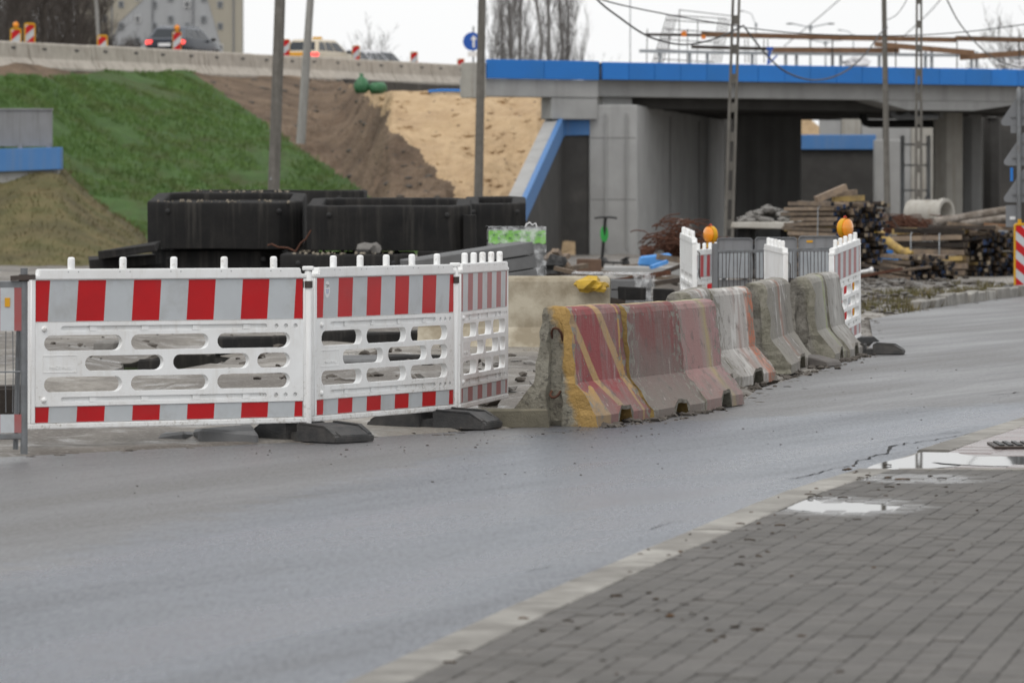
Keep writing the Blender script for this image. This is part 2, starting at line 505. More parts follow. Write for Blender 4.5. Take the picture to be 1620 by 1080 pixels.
def asphalt_mat():
    m, nt, N, L, b = nodes_of('damp_asphalt')
    v = coords(nt, L, N, False)
    # turn the pattern along the driving direction so that tracks run with the road
    mp = N.new('ShaderNodeMapping'); mp.inputs['Rotation'].default_value = (0, 0, math.radians(24))
    L.new(v, mp.inputs['Vector'])
    vm = N.new('ShaderNodeVectorMath'); vm.operation = 'MULTIPLY'; vm.inputs[1].default_value = (1.0, 0.10, 1.0)
    L.new(mp.outputs[0], vm.inputs[0])
    track = noise_node(N, L, vm.outputs[0], 1.1, 6, 0.6)
    big = noise_node(N, L, v, 0.5, 4, 0.5)
    med = noise_node(N, L, v, 3.2, 6, 0.65)
    fine = noise_node(N, L, v, 95.0, 4, 0.75)
    grit = noise_node(N, L, v, 330.0, 2, 0.6)
    worn = noise_node(N, L, coords(nt, L, N, False, (1.0, 0.13, 1.0)), 42.0, 4, 0.7)     # polished by wheels along the lane
    c = mixc(N, L, ramp(N, L, track, [(0.48, 0.0), (0.68, 0.55)]), (0.055, 0.073, 0.108), (0.100, 0.098, 0.096))
    c = mixc(N, L, ramp(N, L, big, [(0.45, 0.0), (0.7, 0.4)]), c, (0.055, 0.066, 0.086))
    c = mixc(N, L, ramp(N, L, med, [(0.52, 0.0), (0.75, 0.35)]), c, (0.035, 0.037, 0.042))
    c = mixc(N, L, ramp(N, L, fine, [(0.44, 0.0), (0.64, 0.85)]), c, (0.19, 0.20, 0.215))
    c = mixc(N, L, ramp(N, L, worn, [(0.47, 0.0), (0.66, 0.50)]), c, (0.020, 0.024, 0.032))
    c = mixc(N, L, ramp(N, L, grit, [(0.56, 0.0), (0.70, 0.8)]), c, (0.015, 0.015, 0.017))
    # dust and dried mud dragged out along the fence and the barriers
    sp = N.new('ShaderNodeSeparateXYZ'); L.new(v, sp.inputs[0])
    dmin = None
    for (ax, ay), (bx, by) in (((-3.2, 29.3), (0.2, 32.9)), ((0.2, 32.9), (3.9, 50.5))):
        d = Vector((bx - ax, by - ay)).normalized()
        nx, ny = d.y, -d.x
        q = math_node(N, L, 'ADD', math_node(N, L, 'MULTIPLY', math_node(N, L, 'SUBTRACT', sp.outputs[0], ax), nx), math_node(N, L, 'MULTIPLY', math_node(N, L, 'SUBTRACT', sp.outputs[1], ay), ny))
        dmin = q if dmin is None else math_node(N, L, 'MINIMUM', dmin, q)
    dust = math_node(N, L, 'ADD', dmin, math_node(N, L, 'MULTIPLY', math_node(N, L, 'SUBTRACT', med, 0.5), 1.6))
    dust = ramp(N, L, dust, [(0.0, 0.50), (0.30, 0.12), (0.55, 0.0)])
    c = mixc(N, L, math_node(N, L, 'MULTIPLY', dust, math_node(N, L, 'ADD', 0.45, fine)), c, (0.155, 0.140, 0.120))
    L.new(c, b.inputs['Base Color'])
    r = N.new('ShaderNodeMapRange')
    r.inputs[1].default_value = 0.35; r.inputs[2].default_value = 0.66
    r.inputs[3].default_value = 0.20; r.inputs[4].default_value = 0.44
    L.new(track, r.inputs[0])
    rr = math_node(N, L, 'ADD', r.outputs[0], math_node(N, L, 'MULTIPLY', math_node(N, L, 'SUBTRACT', worn, 0.5), 0.22))
    rr = math_node(N, L, 'ADD', rr, math_node(N, L, 'MULTIPLY', dust, 0.22))
    L.new(rr, b.inputs['Roughness'])
    h = math_node(N, L, 'ADD', fine, math_node(N, L, 'MULTIPLY', grit, 0.6))
    add_bump(N, L, b, h, 0.55, 0.006)
    return m
MT['asphalt'] = asphalt_mat()

def ground_mat():
    m, nt, N, L, b = nodes_of('site_mud')
    v = coords(nt, L, N, False)
    vs = coords(nt, L, N, False, (1.0, 0.5, 1.0))
    big = noise_node(N, L, vs, 0.35, 7, 0.6)
    med = noise_node(N, L, v, 2.2, 8, 0.65)
    fine = noise_node(N, L, v, 28.0, 6, 0.7)
    c = mixc(N, L, ramp(N, L, big, [(0.36, 0.0), (0.54, 1.0)]), (0.27, 0.25, 0.22), (0.115, 0.102, 0.088))
    c = mixc(N, L, ramp(N, L, med, [(0.48, 0.0), (0.66, 0.75)]), c, (0.10, 0.088, 0.075))
    c = mixc(N, L, ramp(N, L, fine, [(0.5, 0.0), (0.72, 0.6)]), c, (0.36, 0.34, 0.31))
    L.new(c, b.inputs['Base Color'])
    r = ramp(N, L, med, [(0.36, 0.22), (0.5, 0.75)])
    L.new(r, b.inputs['Roughness'])
    h = math_node(N, L, 'ADD', fine, math_node(N, L, 'MULTIPLY', med, 2.0))
    add_bump(N, L, b, h, 0.6, 0.03)
    return m
MT['mud'] = ground_mat()

MT['grass'] = mat('grass_turf', (0.080, 0.145, 0.045), (0.055, 0.095, 0.034), 1.4, 0.9, 0.05, 0.9, 9, 0.12, stain=(0.075, 0.065, 0.035), sscale=0.5, samt=0.75, shift=0.54, rnd=False, spec=0.2)
MT['grassblade'] = mat('grass_blades', (0.115, 0.20, 0.055), (0.085, 0.145, 0.045), 0.7, 0.8, 0.05, 0.0, rnd=False, stain=(0.12, 0.12, 0.05), sscale=0.5, samt=0.5, spec=0.2)
MT['drygrass'] = mat('dry_grass_bank', (0.17, 0.135, 0.070), (0.095, 0.105, 0.038), 1.2, 0.9, 0.05, 0.9, 9, 0.12, stain=(0.09, 0.068, 0.045), sscale=0.6, samt=0.6, shift=0.5, rnd=False, spec=0.2)
MT['soil'] = mat('bare_brown_soil', (0.21, 0.15, 0.105), (0.095, 0.07, 0.052), 0.9, 0.95, 0.04, 1.0, 5, 0.25, stain=(0.27, 0.20, 0.14), sscale=0.4, samt=0.7, shift=0.5, rnd=False, spec=0.2)
MT['sand'] = mat('yellow_sand', (0.54, 0.40, 0.25), (0.43, 0.305, 0.18), 1.6, 0.95, 0.04, 0.8, 4, 0.2, stain=(0.36, 0.25, 0.155), sscale=0.6, samt=0.7, shift=0.56, rnd=False, spec=0.2)
WET = [(1.69, 24.45, 0.5, 0.9), (2.3, 26.7, 0.5, 0.5)]     # where the paving lies low and stays wet
def paver_mat(name, c1, c2, island=False, rough=0.72, stain=(0.07, 0.065, 0.058), wetall=0.0):
    m, nt, N, L, b = nodes_of(name)
    geo = N.new('ShaderNodeNewGeometry')
    pos = geo.outputs['Position']
    oi = N.new('ShaderNodeObjectInfo')
    rnd = geo.outputs['Random Per Island'] if island else oi.outputs['Random']
    n1 = noise_node(N, L, pos, 26, 6, 0.7)
    n2 = noise_node(N, L, pos, 1.5, 7, 0.62)
    n3 = noise_node(N, L, pos, 160, 4, 0.7)
    c = mixc(N, L, ramp(N, L, n1, [(0.35, 0.0), (0.65, 1.0)]), c1, c2)
    c = mixc(N, L, ramp(N, L, n2, [(0.42, 0.0), (0.62, 0.85)]), c, stain)
    c = mixc(N, L, ramp(N, L, n3, [(0.52, 0.0), (0.70, 0.6)]), c, tuple(x * 1.7 for x in c1))
    hs = N.new('ShaderNodeHueSaturation')
    k = N.new('ShaderNodeMapRange'); k.inputs[3].default_value = 0.88; k.inputs[4].default_value = 1.12
    L.new(rnd, k.inputs[0]); L.new(k.outputs[0], hs.inputs['Value']); L.new(c, hs.inputs['Color'])
    c = hs.outputs[0]
    # damp hollows: darker and glossier
    wet = None
    sx = N.new('ShaderNodeSeparateXYZ'); L.new(pos, sx.inputs[0])
    for (cx, cy, rx, ry) in WET:
        dx = math_node(N, L, 'MULTIPLY', math_node(N, L, 'SUBTRACT', sx.outputs[0], cx), 1 / rx)
        dy = math_node(N, L, 'MULTIPLY', math_node(N, L, 'SUBTRACT', sx.outputs[1], cy), 1 / ry)
        d = math_node(N, L, 'SQRT', math_node(N, L, 'ADD', math_node(N, L, 'MULTIPLY', dx, dx), math_node(N, L, 'MULTIPLY', dy, dy)))
        q = math_node(N, L, 'SUBTRACT', 1.25, d)
        wet = q if wet is None else math_node(N, L, 'MAXIMUM', wet, q)
    wn_ = noise_node(N, L, pos, 4.0, 5, 0.6)
    wet = math_node(N, L, 'ADD', wet, math_node(N, L, 'MULTIPLY', math_node(N, L, 'SUBTRACT', wn_, 0.5), 1.6))
    wet = ramp(N, L, wet, [(0.25, wetall), (0.75, 1.0)])
    c = mixc(N, L, math_node(N, L, 'MULTIPLY', wet, 0.55), c, (0.05, 0.047, 0.043))
    L.new(c, b.inputs['Base Color'])
    r = math_node(N, L, 'SUBTRACT', rough, math_node(N, L, 'MULTIPLY', wet, rough - 0.16))
    L.new(r, b.inputs['Roughness'])
    add_bump(N, L, b, math_node(N, L, 'ADD', n3, n1), 0.55, 0.004)
    return m
PC1, PC2 = (0.104, 0.097, 0.089), (0.074, 0.069, 0.063)
MT['paver'] = paver_mat('grey_paver', PC1, PC2)
MT['paver_far'] = paver_mat('grey_paver_far', PC1, PC2, island=True)
MT['paver_red'] = paver_mat('red_paver', (0.23, 0.165, 0.16), (0.18, 0.13, 0.125), rough=0.36, stain=(0.30, 0.28, 0.27), wetall=0.55)
MT['joint'] = mat('paver_joint', (0.045, 0.042, 0.038), (0.03, 0.028, 0.025), 9, 0.8, 0.1, 0.4, 90, rnd=False)
MT['kerb'] = mat('kerb_concrete', (0.31, 0.297, 0.27), (0.23, 0.22, 0.20), 4, 0.68, 0.12, 0.4, 120, 0.005, stain=(0.15, 0.14, 0.125), sscale=2.0, samt=0.8, shift=0.47, tint=0.12)
# ------------------------------------------------------------------ SETTING: road, ground, pavement
RL = [(-30, -20), (-26, 10), (-14, 23.2), (-8.5, 26.3), (-3.2, 29.3), (-1.4, 31.0), (0.2, 33.0), (0.75, 34.2), (1.3, 35.6), (1.78, 36.7), (2.02, 39.0), (2.42, 41.0),
      (2.95, 43.8), (3.4, 46.3), (3.85, 50.5), (4.45, 59.0), (6.1, 66.0), (7.75, 71.5), (12.5, 83.0), (24, 106), (45, 150), (80, 220)]
RR = [(-6.5, -20), (-3.6, 0), (-1.7, 10), (-0.51, 16.04), (-0.05, 18.45), (0.44, 20.8), (0.92, 23.05), (1.5, 25.7), (2.2, 28.3), (3.65, 33.8),
      (5.3, 39.5), (8.2, 48.0), (16.5, 66.0), (32, 98), (56, 145), (95, 220)]

def in_poly(x, y, poly):
    c = False
    n = len(poly)
    j = n - 1
    for i in range(n):
        xi, yi = poly[i]; xj, yj = poly[j]
        if (yi > y) != (yj > y) and x < (xj - xi) * (y - yi) / (yj - yi) + xi: c = not c
        j = i
    return c

def dist_line(x, y, pl):
    best = 1e9
    for (x0, y0), (x1, y1) in zip(pl, pl[1:]):
        dx, dy = x1 - x0, y1 - y0
        t = max(0, min(1, ((x - x0) * dx + (y - y0) * dy) / (dx * dx + dy * dy)))
        d = math.hypot(x - x0 - t * dx, y - y0 - t * dy)
        if d < best: best = d
    return best

PAVED = RL + [(3000, 260), (3000, -800), (-3000, -800), (-3000, -25), (-60, -21)]
# standing water on the site: centre, half width, half depth
SITE_PUDDLES = [(-3.35, 46.5, 0.62, 4.0), (-3.5, 37.2, 0.8, 1.7), (-1.9, 36.0, 0.5, 1.0), (4.85, 60.2, 0.55, 1.0), (6.2, 68.6, 0.7, 0.8)]

def site_z(x, y):
    base = table([(30, 0.0), (60, -0.02), (85, -0.10), (110, -0.28), (144, -0.5), (300, -0.5), (1000, -3.0)], y)
    if y < 200 and abs(x) < 60:
        d = dist_line(x, y, RL)
        a = smooth01(0.1, 1.6, d)
        h = 0.05 * nz(x, y, 3.1, 0.6) + 0.04 * nz(x, y, 7.7, 1.7) + 0.03 * nz(x, y, 1.3, 4.1)
        z = base + 0.015 + a * (h + 0.03)
        for cx, cy, rx, ry in SITE_PUDDLES:
            q = math.hypot((x - cx) / rx, (y - cy) / ry)
            z = lerp(base - 0.085, z, smooth01(0.7, 1.35, q))
        return z
    return base

def axis(fine0, fine1, step, outs):
    a = []
    x = fine0
    while x < fine1 + 1e-6:
        a.append(x); x += step
    lo = [-o for o in reversed(outs)]
    return lo, a
xs = [-2500, -1200, -500, -220, -120, -70, -45, -30, -22] + [-17 + 0.42 * i for i in range(77)] + [17, 19, 22, 26, 32, 45, 70, 120, 220, 500, 1200, 2500]
ys = [-400, -100, -20, 5, 15, 22] + [26 + 0.42 * i for i in range(130)] + [82 + 2.0 * i for i in range(46)] + [185, 220, 300, 500, 1000, 2000, 4000]
mb = MB()
vv = []
for y in ys:
    row = []
    for x in xs:
        z = -0.09 if in_poly(x, y, PAVED) else site_z(x, y)
        row.append(mb.v((x, y, z)))
    vv.append(row)
for j in range(len(ys) - 1):
    for i in range(len(xs) - 1):
        mb.face([vv[j][i], vv[j][i + 1], vv[j + 1][i + 1], vv[j + 1][i]])
single('ground', 'grey brown churned mud of the building site', 'ground', mb, MT['mud'], kind='structure', smooth=180)

# road sheet
mb = MB()
pts = RL + list(reversed(RR))
tri = geometry.tessellate_polygon([[Vector((x, y, 0)) for x, y in pts]])
vs = [mb.v((x, y, 0.0)) for x, y in pts]
for t in tri: mb.face([vs[i] for i in t])
road = single('road', 'damp blue grey asphalt road curving past the barriers', 'road', mb, MT['asphalt'], kind='structure')
for f in road.data.polygons:
    if f.normal.z < 0: f.flip()

def strip(pts, w, z, name, m, parent):
    mb = MB()
    n = len(pts)
    l, r = [], []
    for i, (x, y) in enumerate(pts):
        x0, y0 = pts[max(0, i - 1)]; x1, y1 = pts[min(n - 1, i + 1)]
        d = Vector((x1 - x0, y1 - y0)).normalized()
        ww = w * random.uniform(0.35, 1.3)
        if i in (0, n - 1): ww = w * 0.15
        l.append(mb.v((x - d.y * ww, y + d.x * ww, z))); r.append(mb.v((x + d.y * ww, y - d.x * ww, z)))
    for i in range(n - 1): mb.face([l[i], r[i], r[i + 1], l[i + 1]])
    o = mb.build(name, m, parent)
    for f in o.data.polygons:
        if f.normal.z < 0: f.flip()
    return o
MT['crackdark'] = mat('crack_dark', (0.02, 0.02, 0.02), (0.03, 0.03, 0.03), 9, 0.9, 0.05, 0.0)  # plain near-black colour of the crack strips
def crack(pxs, w, wob=0.05):
    pts = []
    for (a, b) in zip(pxs, pxs[1:]):
        p0, p1 = G(*a), G(*b)
        k = max(3, int((p1 - p0).length / 0.12))
        for i in range(k):
            t = i / k
            p = p0.lerp(p1, t)
            pts.append((p.x + random.uniform(-wob, wob) * 0.6, p.y + random.uniform(-wob, wob) * 2.2))
    p = G(*pxs[-1]); pts.append((p.x, p.y))
    strip(pts, w, 0.004, 'road_crack', MT['crackdark'], road)
crack([(1243, 757), (1285, 752), (1330, 738), (1352, 736)], 0.007, 0.03)
crack([(1350, 735), (1362, 727), (1400, 718), (1408, 708), (1438, 700)], 0.010, 0.03)
crack([(1440, 701), (1490, 694), (1545, 684)], 0.008, 0.03)
crack([(1486, 686), (1522, 684)], 0.012, 0.01)
crack([(1560, 626), (1620, 620)], 0.008, 0.02)
crack([(1024, 838), (1052, 829), (1085, 824)], 0.003, 0.02)
crack([(835, 905), (872, 895)], 0.0025, 0.02)

# resampled kerb line: position and right-hand normal at arc length t
class Path:
    def __init__(self, pts, step=0.1):
        c = []
        n = len(pts)
        for i in range(n - 1):                      # Catmull-Rom
            p0 = Vector(pts[max(i - 1, 0)]); p1 = Vector(pts[i]); p2 = Vector(pts[i + 1]); p3 = Vector(pts[min(i + 2, n - 1)])
            k = 12
            for q in range(k):
                t = q / k
                c.append(0.5 * ((2 * p1) + (p2 - p0) * t + (2 * p0 - 5 * p1 + 4 * p2 - p3) * t * t + (3 * p1 - p0 - 3 * p2 + p3) * t ** 3))
        c.append(Vector(pts[-1]))
        self.c = c
        self.s = [0.0]
        for a, b in zip(c, c[1:]): self.s.append(self.s[-1] + (b - a).length)
    def at(self, t):
        import bisect
        i = max(0, min(len(self.c) - 2, bisect.bisect(self.s, t) - 1))
        a, b = self.c[i], self.c[i + 1]
        d = (b - a).normalized()
        p = a + d * (t - self.s[i])
        return p, d, Vector((d.y, -d.x))
KP = Path([(-1.7, 10), (-1.11, 13), (-0.51, 16.04), (-0.05, 18.45), (0.44, 20.8), (0.92, 23.05), (1.5, 25.7), (2.2, 28.3), (3.65, 33.8), (5.3, 39.5), (8.2, 48.0), (16.5, 66.0)])

pav = tag(bpy.data.objects.new('pavement', None), 'grey block paved footway beside the road', 'pavement', kind='structure')
COL.objects.link(pav)
mb = MB()
prev = None
t = 0.0
while t < KP.s[-1]:
    p, d, n = KP.at(t)
    a = mb.v((p.x + n.x * 0.02, p.y + n.y * 0.02, 0.012)); b = mb.v((p.x + n.x * 14, p.y + n.y * 14, 0.012))
    if prev: mb.face([prev[0], prev[1], b, a])
    prev = (a, b)
    t += 0.5
bed = mb.build('joint_sand', MT['joint'], pav)
# kerb stones flush with the road edge
kerb = tag(bpy.data.objects.new('kerb', None), 'flush pale kerb between asphalt road and grey pavers', 'kerb', kind='structure')
COL.objects.link(kerb)
def kerb_mesh(seed):
    random.seed(seed)
    mb = MB()
    n = 8
    w = 0.205
    rows = []
    for i in range(n + 1):
        y = -0.494 + 0.988 * i / n
        e = 0.006 * nz(i * 0.9, seed, 0.2)
        rows.append([mb.v((0.0 + e, y, -0.1)), mb.v((0.0 + e, y, 0.022)), mb.v((0.012 + e, y, 0.031)), mb.v((w / 2, y, 0.033)), mb.v((w - 0.008, y, 0.031)), mb.v((w, y, 0.026)), mb.v((w, y, -0.1))])
    for r0, r1 in zip(rows, rows[1:]):
        for k in range(6): mb.face([r0[k], r0[k + 1], r1[k + 1], r1[k]])
    mb.face(rows[0]); mb.face(list(reversed(rows[-1])))
    bmesh.ops.recalc_face_normals(mb.bm, faces=mb.bm.faces[:])
    me = bpy.data.meshes.new('kerb_stone')
    mb.bm.to_mesh(me); mb.bm.free()
    me.materials.append(MT['kerb'])
    return me
kms = [kerb_mesh(s) for s in range(4)]
t = 0.5
i = 0
while t < KP.s[-1] - 0.6:
    p, d, n = KP.at(t)
    link_mesh('kerb_stone', kms[i % 4], kerb, (p.x, p.y, random.uniform(-0.002, 0.002) - (0.013 if 27.2 < p.y < 29.4 else 0.0)), (random.uniform(-0.002, 0.002), 0, math.atan2(-d.x, d.y)))
    t += 1.0; i += 1
# pavers, 10 x 20 cm, half-bond along the kerb
def paver_mesh(w, l, name, m, ch=0.004, cut=0.011):
    mb = MB()
    r = []
    for k, z in ((0.0, -0.06), (0.0, -ch), (ch, 0.0)):
        a_, b_, c_ = w / 2 - k, l / 2 - k, cut
        r.append([mb.v((x, y, z)) for x, y in ((-a_ + c_, -b_), (a_ - c_, -b_), (a_, -b_ + c_), (a_, b_ - c_), (a_ - c_, b_), (-a_ + c_, b_), (-a_, b_ - c_), (-a_, -b_ + c_))])
    for a, b in zip(r, r[1:]):
        for k in range(8): mb.face([a[k], a[(k + 1) % 8], b[(k + 1) % 8], b[k]])
    mb.face(r[-1])
    me = bpy.data.meshes.new(name)
    bmesh.ops.recalc_face_normals(mb.bm, faces=mb.bm.faces[:])
    mb.bm.to_mesh(me); mb.bm.free()
    me.materials.append(m)
    return me
random.seed(11)
spots = []
u = 0.212 + 0.056
ci = 0
while u < 6.6:
    t = 3.2 + (0.11 if ci % 2 else 0.0)
    while t < KP.s[-1]:
        p, d, n = KP.at(t)
        x, y = p.x + n.x * u, p.y + n.y * u
        if y > 27.5: break
        spots.append((x, y, math.atan2(-d.x, d.y)))
        t += 0.22
    u += 0.112; ci += 1
def inframe(x, y, z=0.03, m=0):
    px = CXP + x / y * FPX
    py = YHP + (EYE - z) / y * FPX
    return -m < px < 1620 + m and -m < py < 1080 + m
spots.sort(key=lambda s: (not inframe(s[0], s[1]), s[1]))
def dip(x, y):
    return -0.010 * math.exp(-(((x - 1.69) / 0.30) ** 2 + ((y - 24.45) / 0.50) ** 2)) - 0.0035 * math.exp(-(((x - 0.75) / 0.3) ** 2 + ((y - 18.3) / 0.6) ** 2))
pm = paver_mesh(0.1085, 0.2165, 'paver', MT['paver'])
for x, y, a in spots[:300]:
    link_mesh('paver', pm, pav, (x, y, 0.03 + dip(x, y) + random.uniform(-0.0025, 0.0025)), (random.uniform(-0.012, 0.012), random.uniform(-0.02, 0.02), a + random.uniform(-0.01, 0.01)))
def paver_mass(spots, w, l, name, m, parent, z0=0.03, jit=0.0025):
    verts, faces = [], []
    ch = 0.004
    for x, y, a in spots:
        ca, sa = math.cos(a + random.uniform(-0.01, 0.01)), math.sin(a)
        zz = z0 + dip(x, y) + random.uniform(-jit, jit)
        tx, ty = random.uniform(-0.012, 0.012), random.uniform(-0.02, 0.02)
        b = len(verts)
        for k, z in ((0.0, -0.05), (0.0, -ch), (ch, 0.0)):
            a_, b_, c_ = w / 2 - k, l / 2 - k, 0.011
            for lx, ly in ((-a_ + c_, -b_), (a_ - c_, -b_), (a_, -b_ + c_), (a_, b_ - c_), (a_ - c_, b_), (-a_ + c_, b_), (-a_, b_ - c_), (-a_, -b_ + c_)):
                verts.append((x + lx * ca - ly * sa, y + lx * sa + ly * ca, zz + z + lx * ty + ly * tx))
        for r in (0, 8):
            for k in range(8):
                q = (k + 1) % 8
                faces.append((b + r + k, b + r + q, b + r + 8 + q, b + r + 8 + k))
        faces.append(tuple(range(b + 16, b + 24)))
    me = bpy.data.meshes.new(name)
    me.from_pydata(verts, [], faces)
    me.materials.append(m)
    o = link_mesh(name, me, parent)
    o['kind'] = 'stuff'
    return o
paver_mass(spots[300:], 0.1085, 0.2165, 'paver', MT['paver_far'], pav)
# paved corner beyond: reddish slabs
side = tag(bpy.data.objects.new('side_pavement', None), 'wet reddish slab paving at the far end of the footway', 'pavement', kind='structure')
COL.objects.link(side)
sm = paver_mesh(0.294, 0.294, 'paving_slab', MT['paver_red'])
random.seed(12)
u = 0.212 + 0.15
slab_rest = []
while u < 7.5:
    t = 0.15
    while t < KP.s[-1] - 0.5:
        p, d, n = KP.at(t)
        x, y = p.x + n.x * u, p.y + n.y * u
        if y > 27.72 and inframe(x, y, m=60):
            link_mesh('paving_slab', sm, side, (x, y, 0.031 - 0.006 * smooth01(0.75, 0.3, u) * smooth01(29.9, 29.0, y) + random.uniform(-0.002, 0.002)), (0, 0, math.atan2(-d.x, d.y)))
        elif y > 27.72: slab_rest.append((x, y, math.atan2(-d.x, d.y)))
        t += 0.3
    u += 0.3
paver_mass(slab_rest, 0.294, 0.294, 'paving_slab', MT['paver_red'], side, 0.031, 0.002)
# edging bar where the two pavings meet
mb = MB()
p, d, n = KP.at(KP.s[-1])
mb.box((5.4, 27.56, 0.0), (6.3, 0.08, 0.066))
mb.build('edging', MT['kerb'], side, bevel=0.004)
g = thing('drain_cover', 'dark iron drain cover in the wet reddish paving', 'drain cover', (3.27, 29.9, 0.036))
mb = MB(); mb.box((0, 0, 0.004), (0.5, 0.5, 0.014)); mb.build('frame', MT['darkmetal'], g, bevel=0.003)
mb = MB()
for i in range(8): mb.box((-0.2 + i * 0.057, 0, 0.014), (0.03, 0.42, 0.012))
mb.build('grate', MT['black'], g)

def KP_t(y):
    lo, hi = 0.0, KP.s[-1]
    for _ in range(40):
        m = (lo + hi) / 2
        if KP.at(m)[0].y < y: lo = m
        else: hi = m
    return lo
# puddles
def puddle(name, label, cx, cy, rx, ry, z, seed, n=64, group='puddles'):
    mb = MB()
    vs = []
    for k in range(n):
        a = 2 * math.pi * k / n
        q = 1 + 0.22 * nz(math.cos(a) * 1.3, math.sin(a) * 1.3, seed) + 0.06 * nz(math.cos(a) * 4, math.sin(a) * 4, seed + 5)
        vs.append(mb.v((cx + rx * q * math.cos(a), cy + ry * q * math.sin(a), z)))
    mb.face(vs)
    o = single(name, label, 'puddle', mb, MT['water'], group, 'structure')
    for f in o.data.polygons:
        if f.normal.z < 0: f.flip()
    return o
puddle('puddle', 'bright puddle lying on the kerb edge of the grey pavers', 1.72, 24.45, 0.34, 0.62, 0.0252, 1.5)
mb = MB()
lft, rgt = [], []
for k in range(25):
    q = k / 24
    p, d, n = KP.at(KP_t(27.62 + 1.75 * q))
    a = 0.012 + 0.05 * (1 - math.sin(math.pi * min(1, q * 1.3 + 0.12))); b = 0.20 + 0.36 * math.sin(math.pi * (0.12 + 0.8 * q)) + 0.06 * nz(q * 6, 1, 2)
    lft.append(mb.v((p.x + n.x * a, p.y + n.y * a, 0.0275))); rgt.append(mb.v((p.x + n.x * b, p.y + n.y * b, 0.0275)))
for k in range(24): mb.face([lft[k], rgt[k], rgt[k + 1], lft[k + 1]])
o = single('puddle', 'large clear puddle between the road and the reddish paving mirroring a pole', 'puddle', mb, MT['water'], 'puddles', 'structure')
for f in o.data.polygons:
    if f.normal.z < 0: f.flip()
puddle('puddle', 'thin wet film on the reddish slabs near the drain cover', 3.1, 28.3, 0.6, 0.5, 0.0318, 9.1)
lab = ['pale puddle behind the long red and white barrier', 'shallow puddle in the mud behind the leftmost barrier panel', 'small puddle behind the second barrier panel', 'brown puddle beside the road near the last barrier', 'puddle by the far kerb stones']
for (cx, cy, rx, ry), l in zip(SITE_PUDDLES, lab):
    puddle('puddle', l, cx, cy, rx * 1.3, ry * 1.3, table([(30, 0.0), (60, -0.02), (85, -0.10)], cy) - 0.05, cx, group='puddles on the muddy site')

# ------------------------------------------------------------------ embankment carrying the upper road
def upper_z(Y): return 5.5 + (Y - 150) * 0.0095
BX0, BY0, BS = -16.9, 156.0, 0.2875
def barrier_x(Y): return BX0 + BS * (Y - BY0)
def crest_Y(px): return (BX0 - BS * BY0) / ((px - CXP) / FPX - BS)

GRASS_EDGE = [(100, 250), (112, 300), (185, 405), (240, 482), (296, 566), (340, 622), (420, 720)]   # py -> px
SAND_EDGE = [(140, 562), (152, 575), (170, 600), (200, 616), (226, 640), (262, 690), (310, 722), (420, 760)]
CST = 2.5
cols = [-420 + CST * i for i in range(533)]
NT = 112
grid = []
for px in cols:
    Yc = crest_Y(px) - 0.9
    zc = upper_z(Yc) - 0.02 + 0.22 * nz(px, 0, 0, 0.012)
    Ys, zs = 152.0, 4.62
    if px > 850:
        zs -= (px - 850) * 0.016
    k = smooth01(505, 625, px)
    Yc, zc = lerp(Yc, Ys, k), lerp(zc, zs, k)
    Yt = lerp(137.5, 141.0, smooth01(500, 900, px))
    row = []
    for j in range(NT + 1):
        t = j / NT
        Y = lerp(Yt, Yc, t)
        z = lerp(-0.75, zc, math.sin(t * math.pi / 2) ** 1.05 if t < 1 else 1)
        z = lerp(lerp(-0.75, zc, t), z, 0.35)
        a = math.sin(t * math.pi)
        x = (px - CXP) / FPX * Y
        rough = 0.32 * nz(x, Y, z, 0.5) + 0.17 * nz(x, Y, z, 1.3) + 0.10 * nz(x, Y, z, 3.3) + 0.05 * nz(x, Y, z, 7.0)
        if px < 480: rough *= 0.6
        sy_ = YHP + (EYE - z) / Y * FPX
        for gx, gy, kx in ((190, 135, 1.15), (235, 215, 1.0), (95, 150, 0.9)):
            dd = (sy_ - gy) - (px - gx) * 0.80 + 10 * nz(px, 1, gx, 0.03)
            if px > gx - 5: rough -= 0.22 * math.exp(-(dd / 6.0) ** 2)
        z += rough * (0.25 + 0.75 * a)
        row.append(Vector((x, Y, z)))
    # level shelf behind the crest
    Yb = crest_Y(px) + 0.6
    for q in (0.33, 0.66, 1.0):
        Y = lerp(Yc, max(Yc + 0.5, Yb), q)
        row.append(Vector(((px - CXP) / FPX * Y, Y, row[NT].z + 0.02 * q)))
    grid.append(row)
zones = {'grass': MB(), 'soil': MB(), 'sand': MB()}
vc = {k: {} for k in zones}
for i in range(len(cols) - 1):
    for j in range(NT + 3):
        c = (grid[i][j] + grid[i + 1][j + 1]) / 2
        px = CXP + c.x / c.y * FPX
        py = YHP + (EYE - c.z) / c.y * FPX
        wob = 16 * nz(c.x, c.y, c.z, 0.7) + 7 * nz(c.x, c.y, c.z, 2.6)
        if px + wob * 0.35 < table(GRASS_EDGE, py):
            zn = 'grass'
            if py < 120 + wob * 0.6 and px < 150 + wob: zn = 'soil'
        elif px + wob * 1.3 > table(SAND_EDGE, py) and j < NT + 3: zn = 'sand'
        else: zn = 'soil'
        d = vc[zn]
        fs = []
        for a, b in ((i, j), (i + 1, j), (i + 1, j + 1), (i, j + 1)):
            if (a, b) not in d: d[(a, b)] = zones[zn].v(grid[a][b])
            fs.append(d[(a, b)])
        zones[zn].face(fs)
single('grass_slope', 'green grassed embankment slope below the upper road', 'embankment', zones['grass'], MT['grass'], kind='structure', smooth=180)
single('soil_slope', 'bare brown soil on the embankment between grass and sand', 'embankment', zones['soil'], MT['soil'], kind='structure', smooth=180)
single('sand_slope', 'heap of yellow sand filling behind the bridge wing wall', 'sand', zones['sand'], MT['sand'], kind='structure', smooth=180)

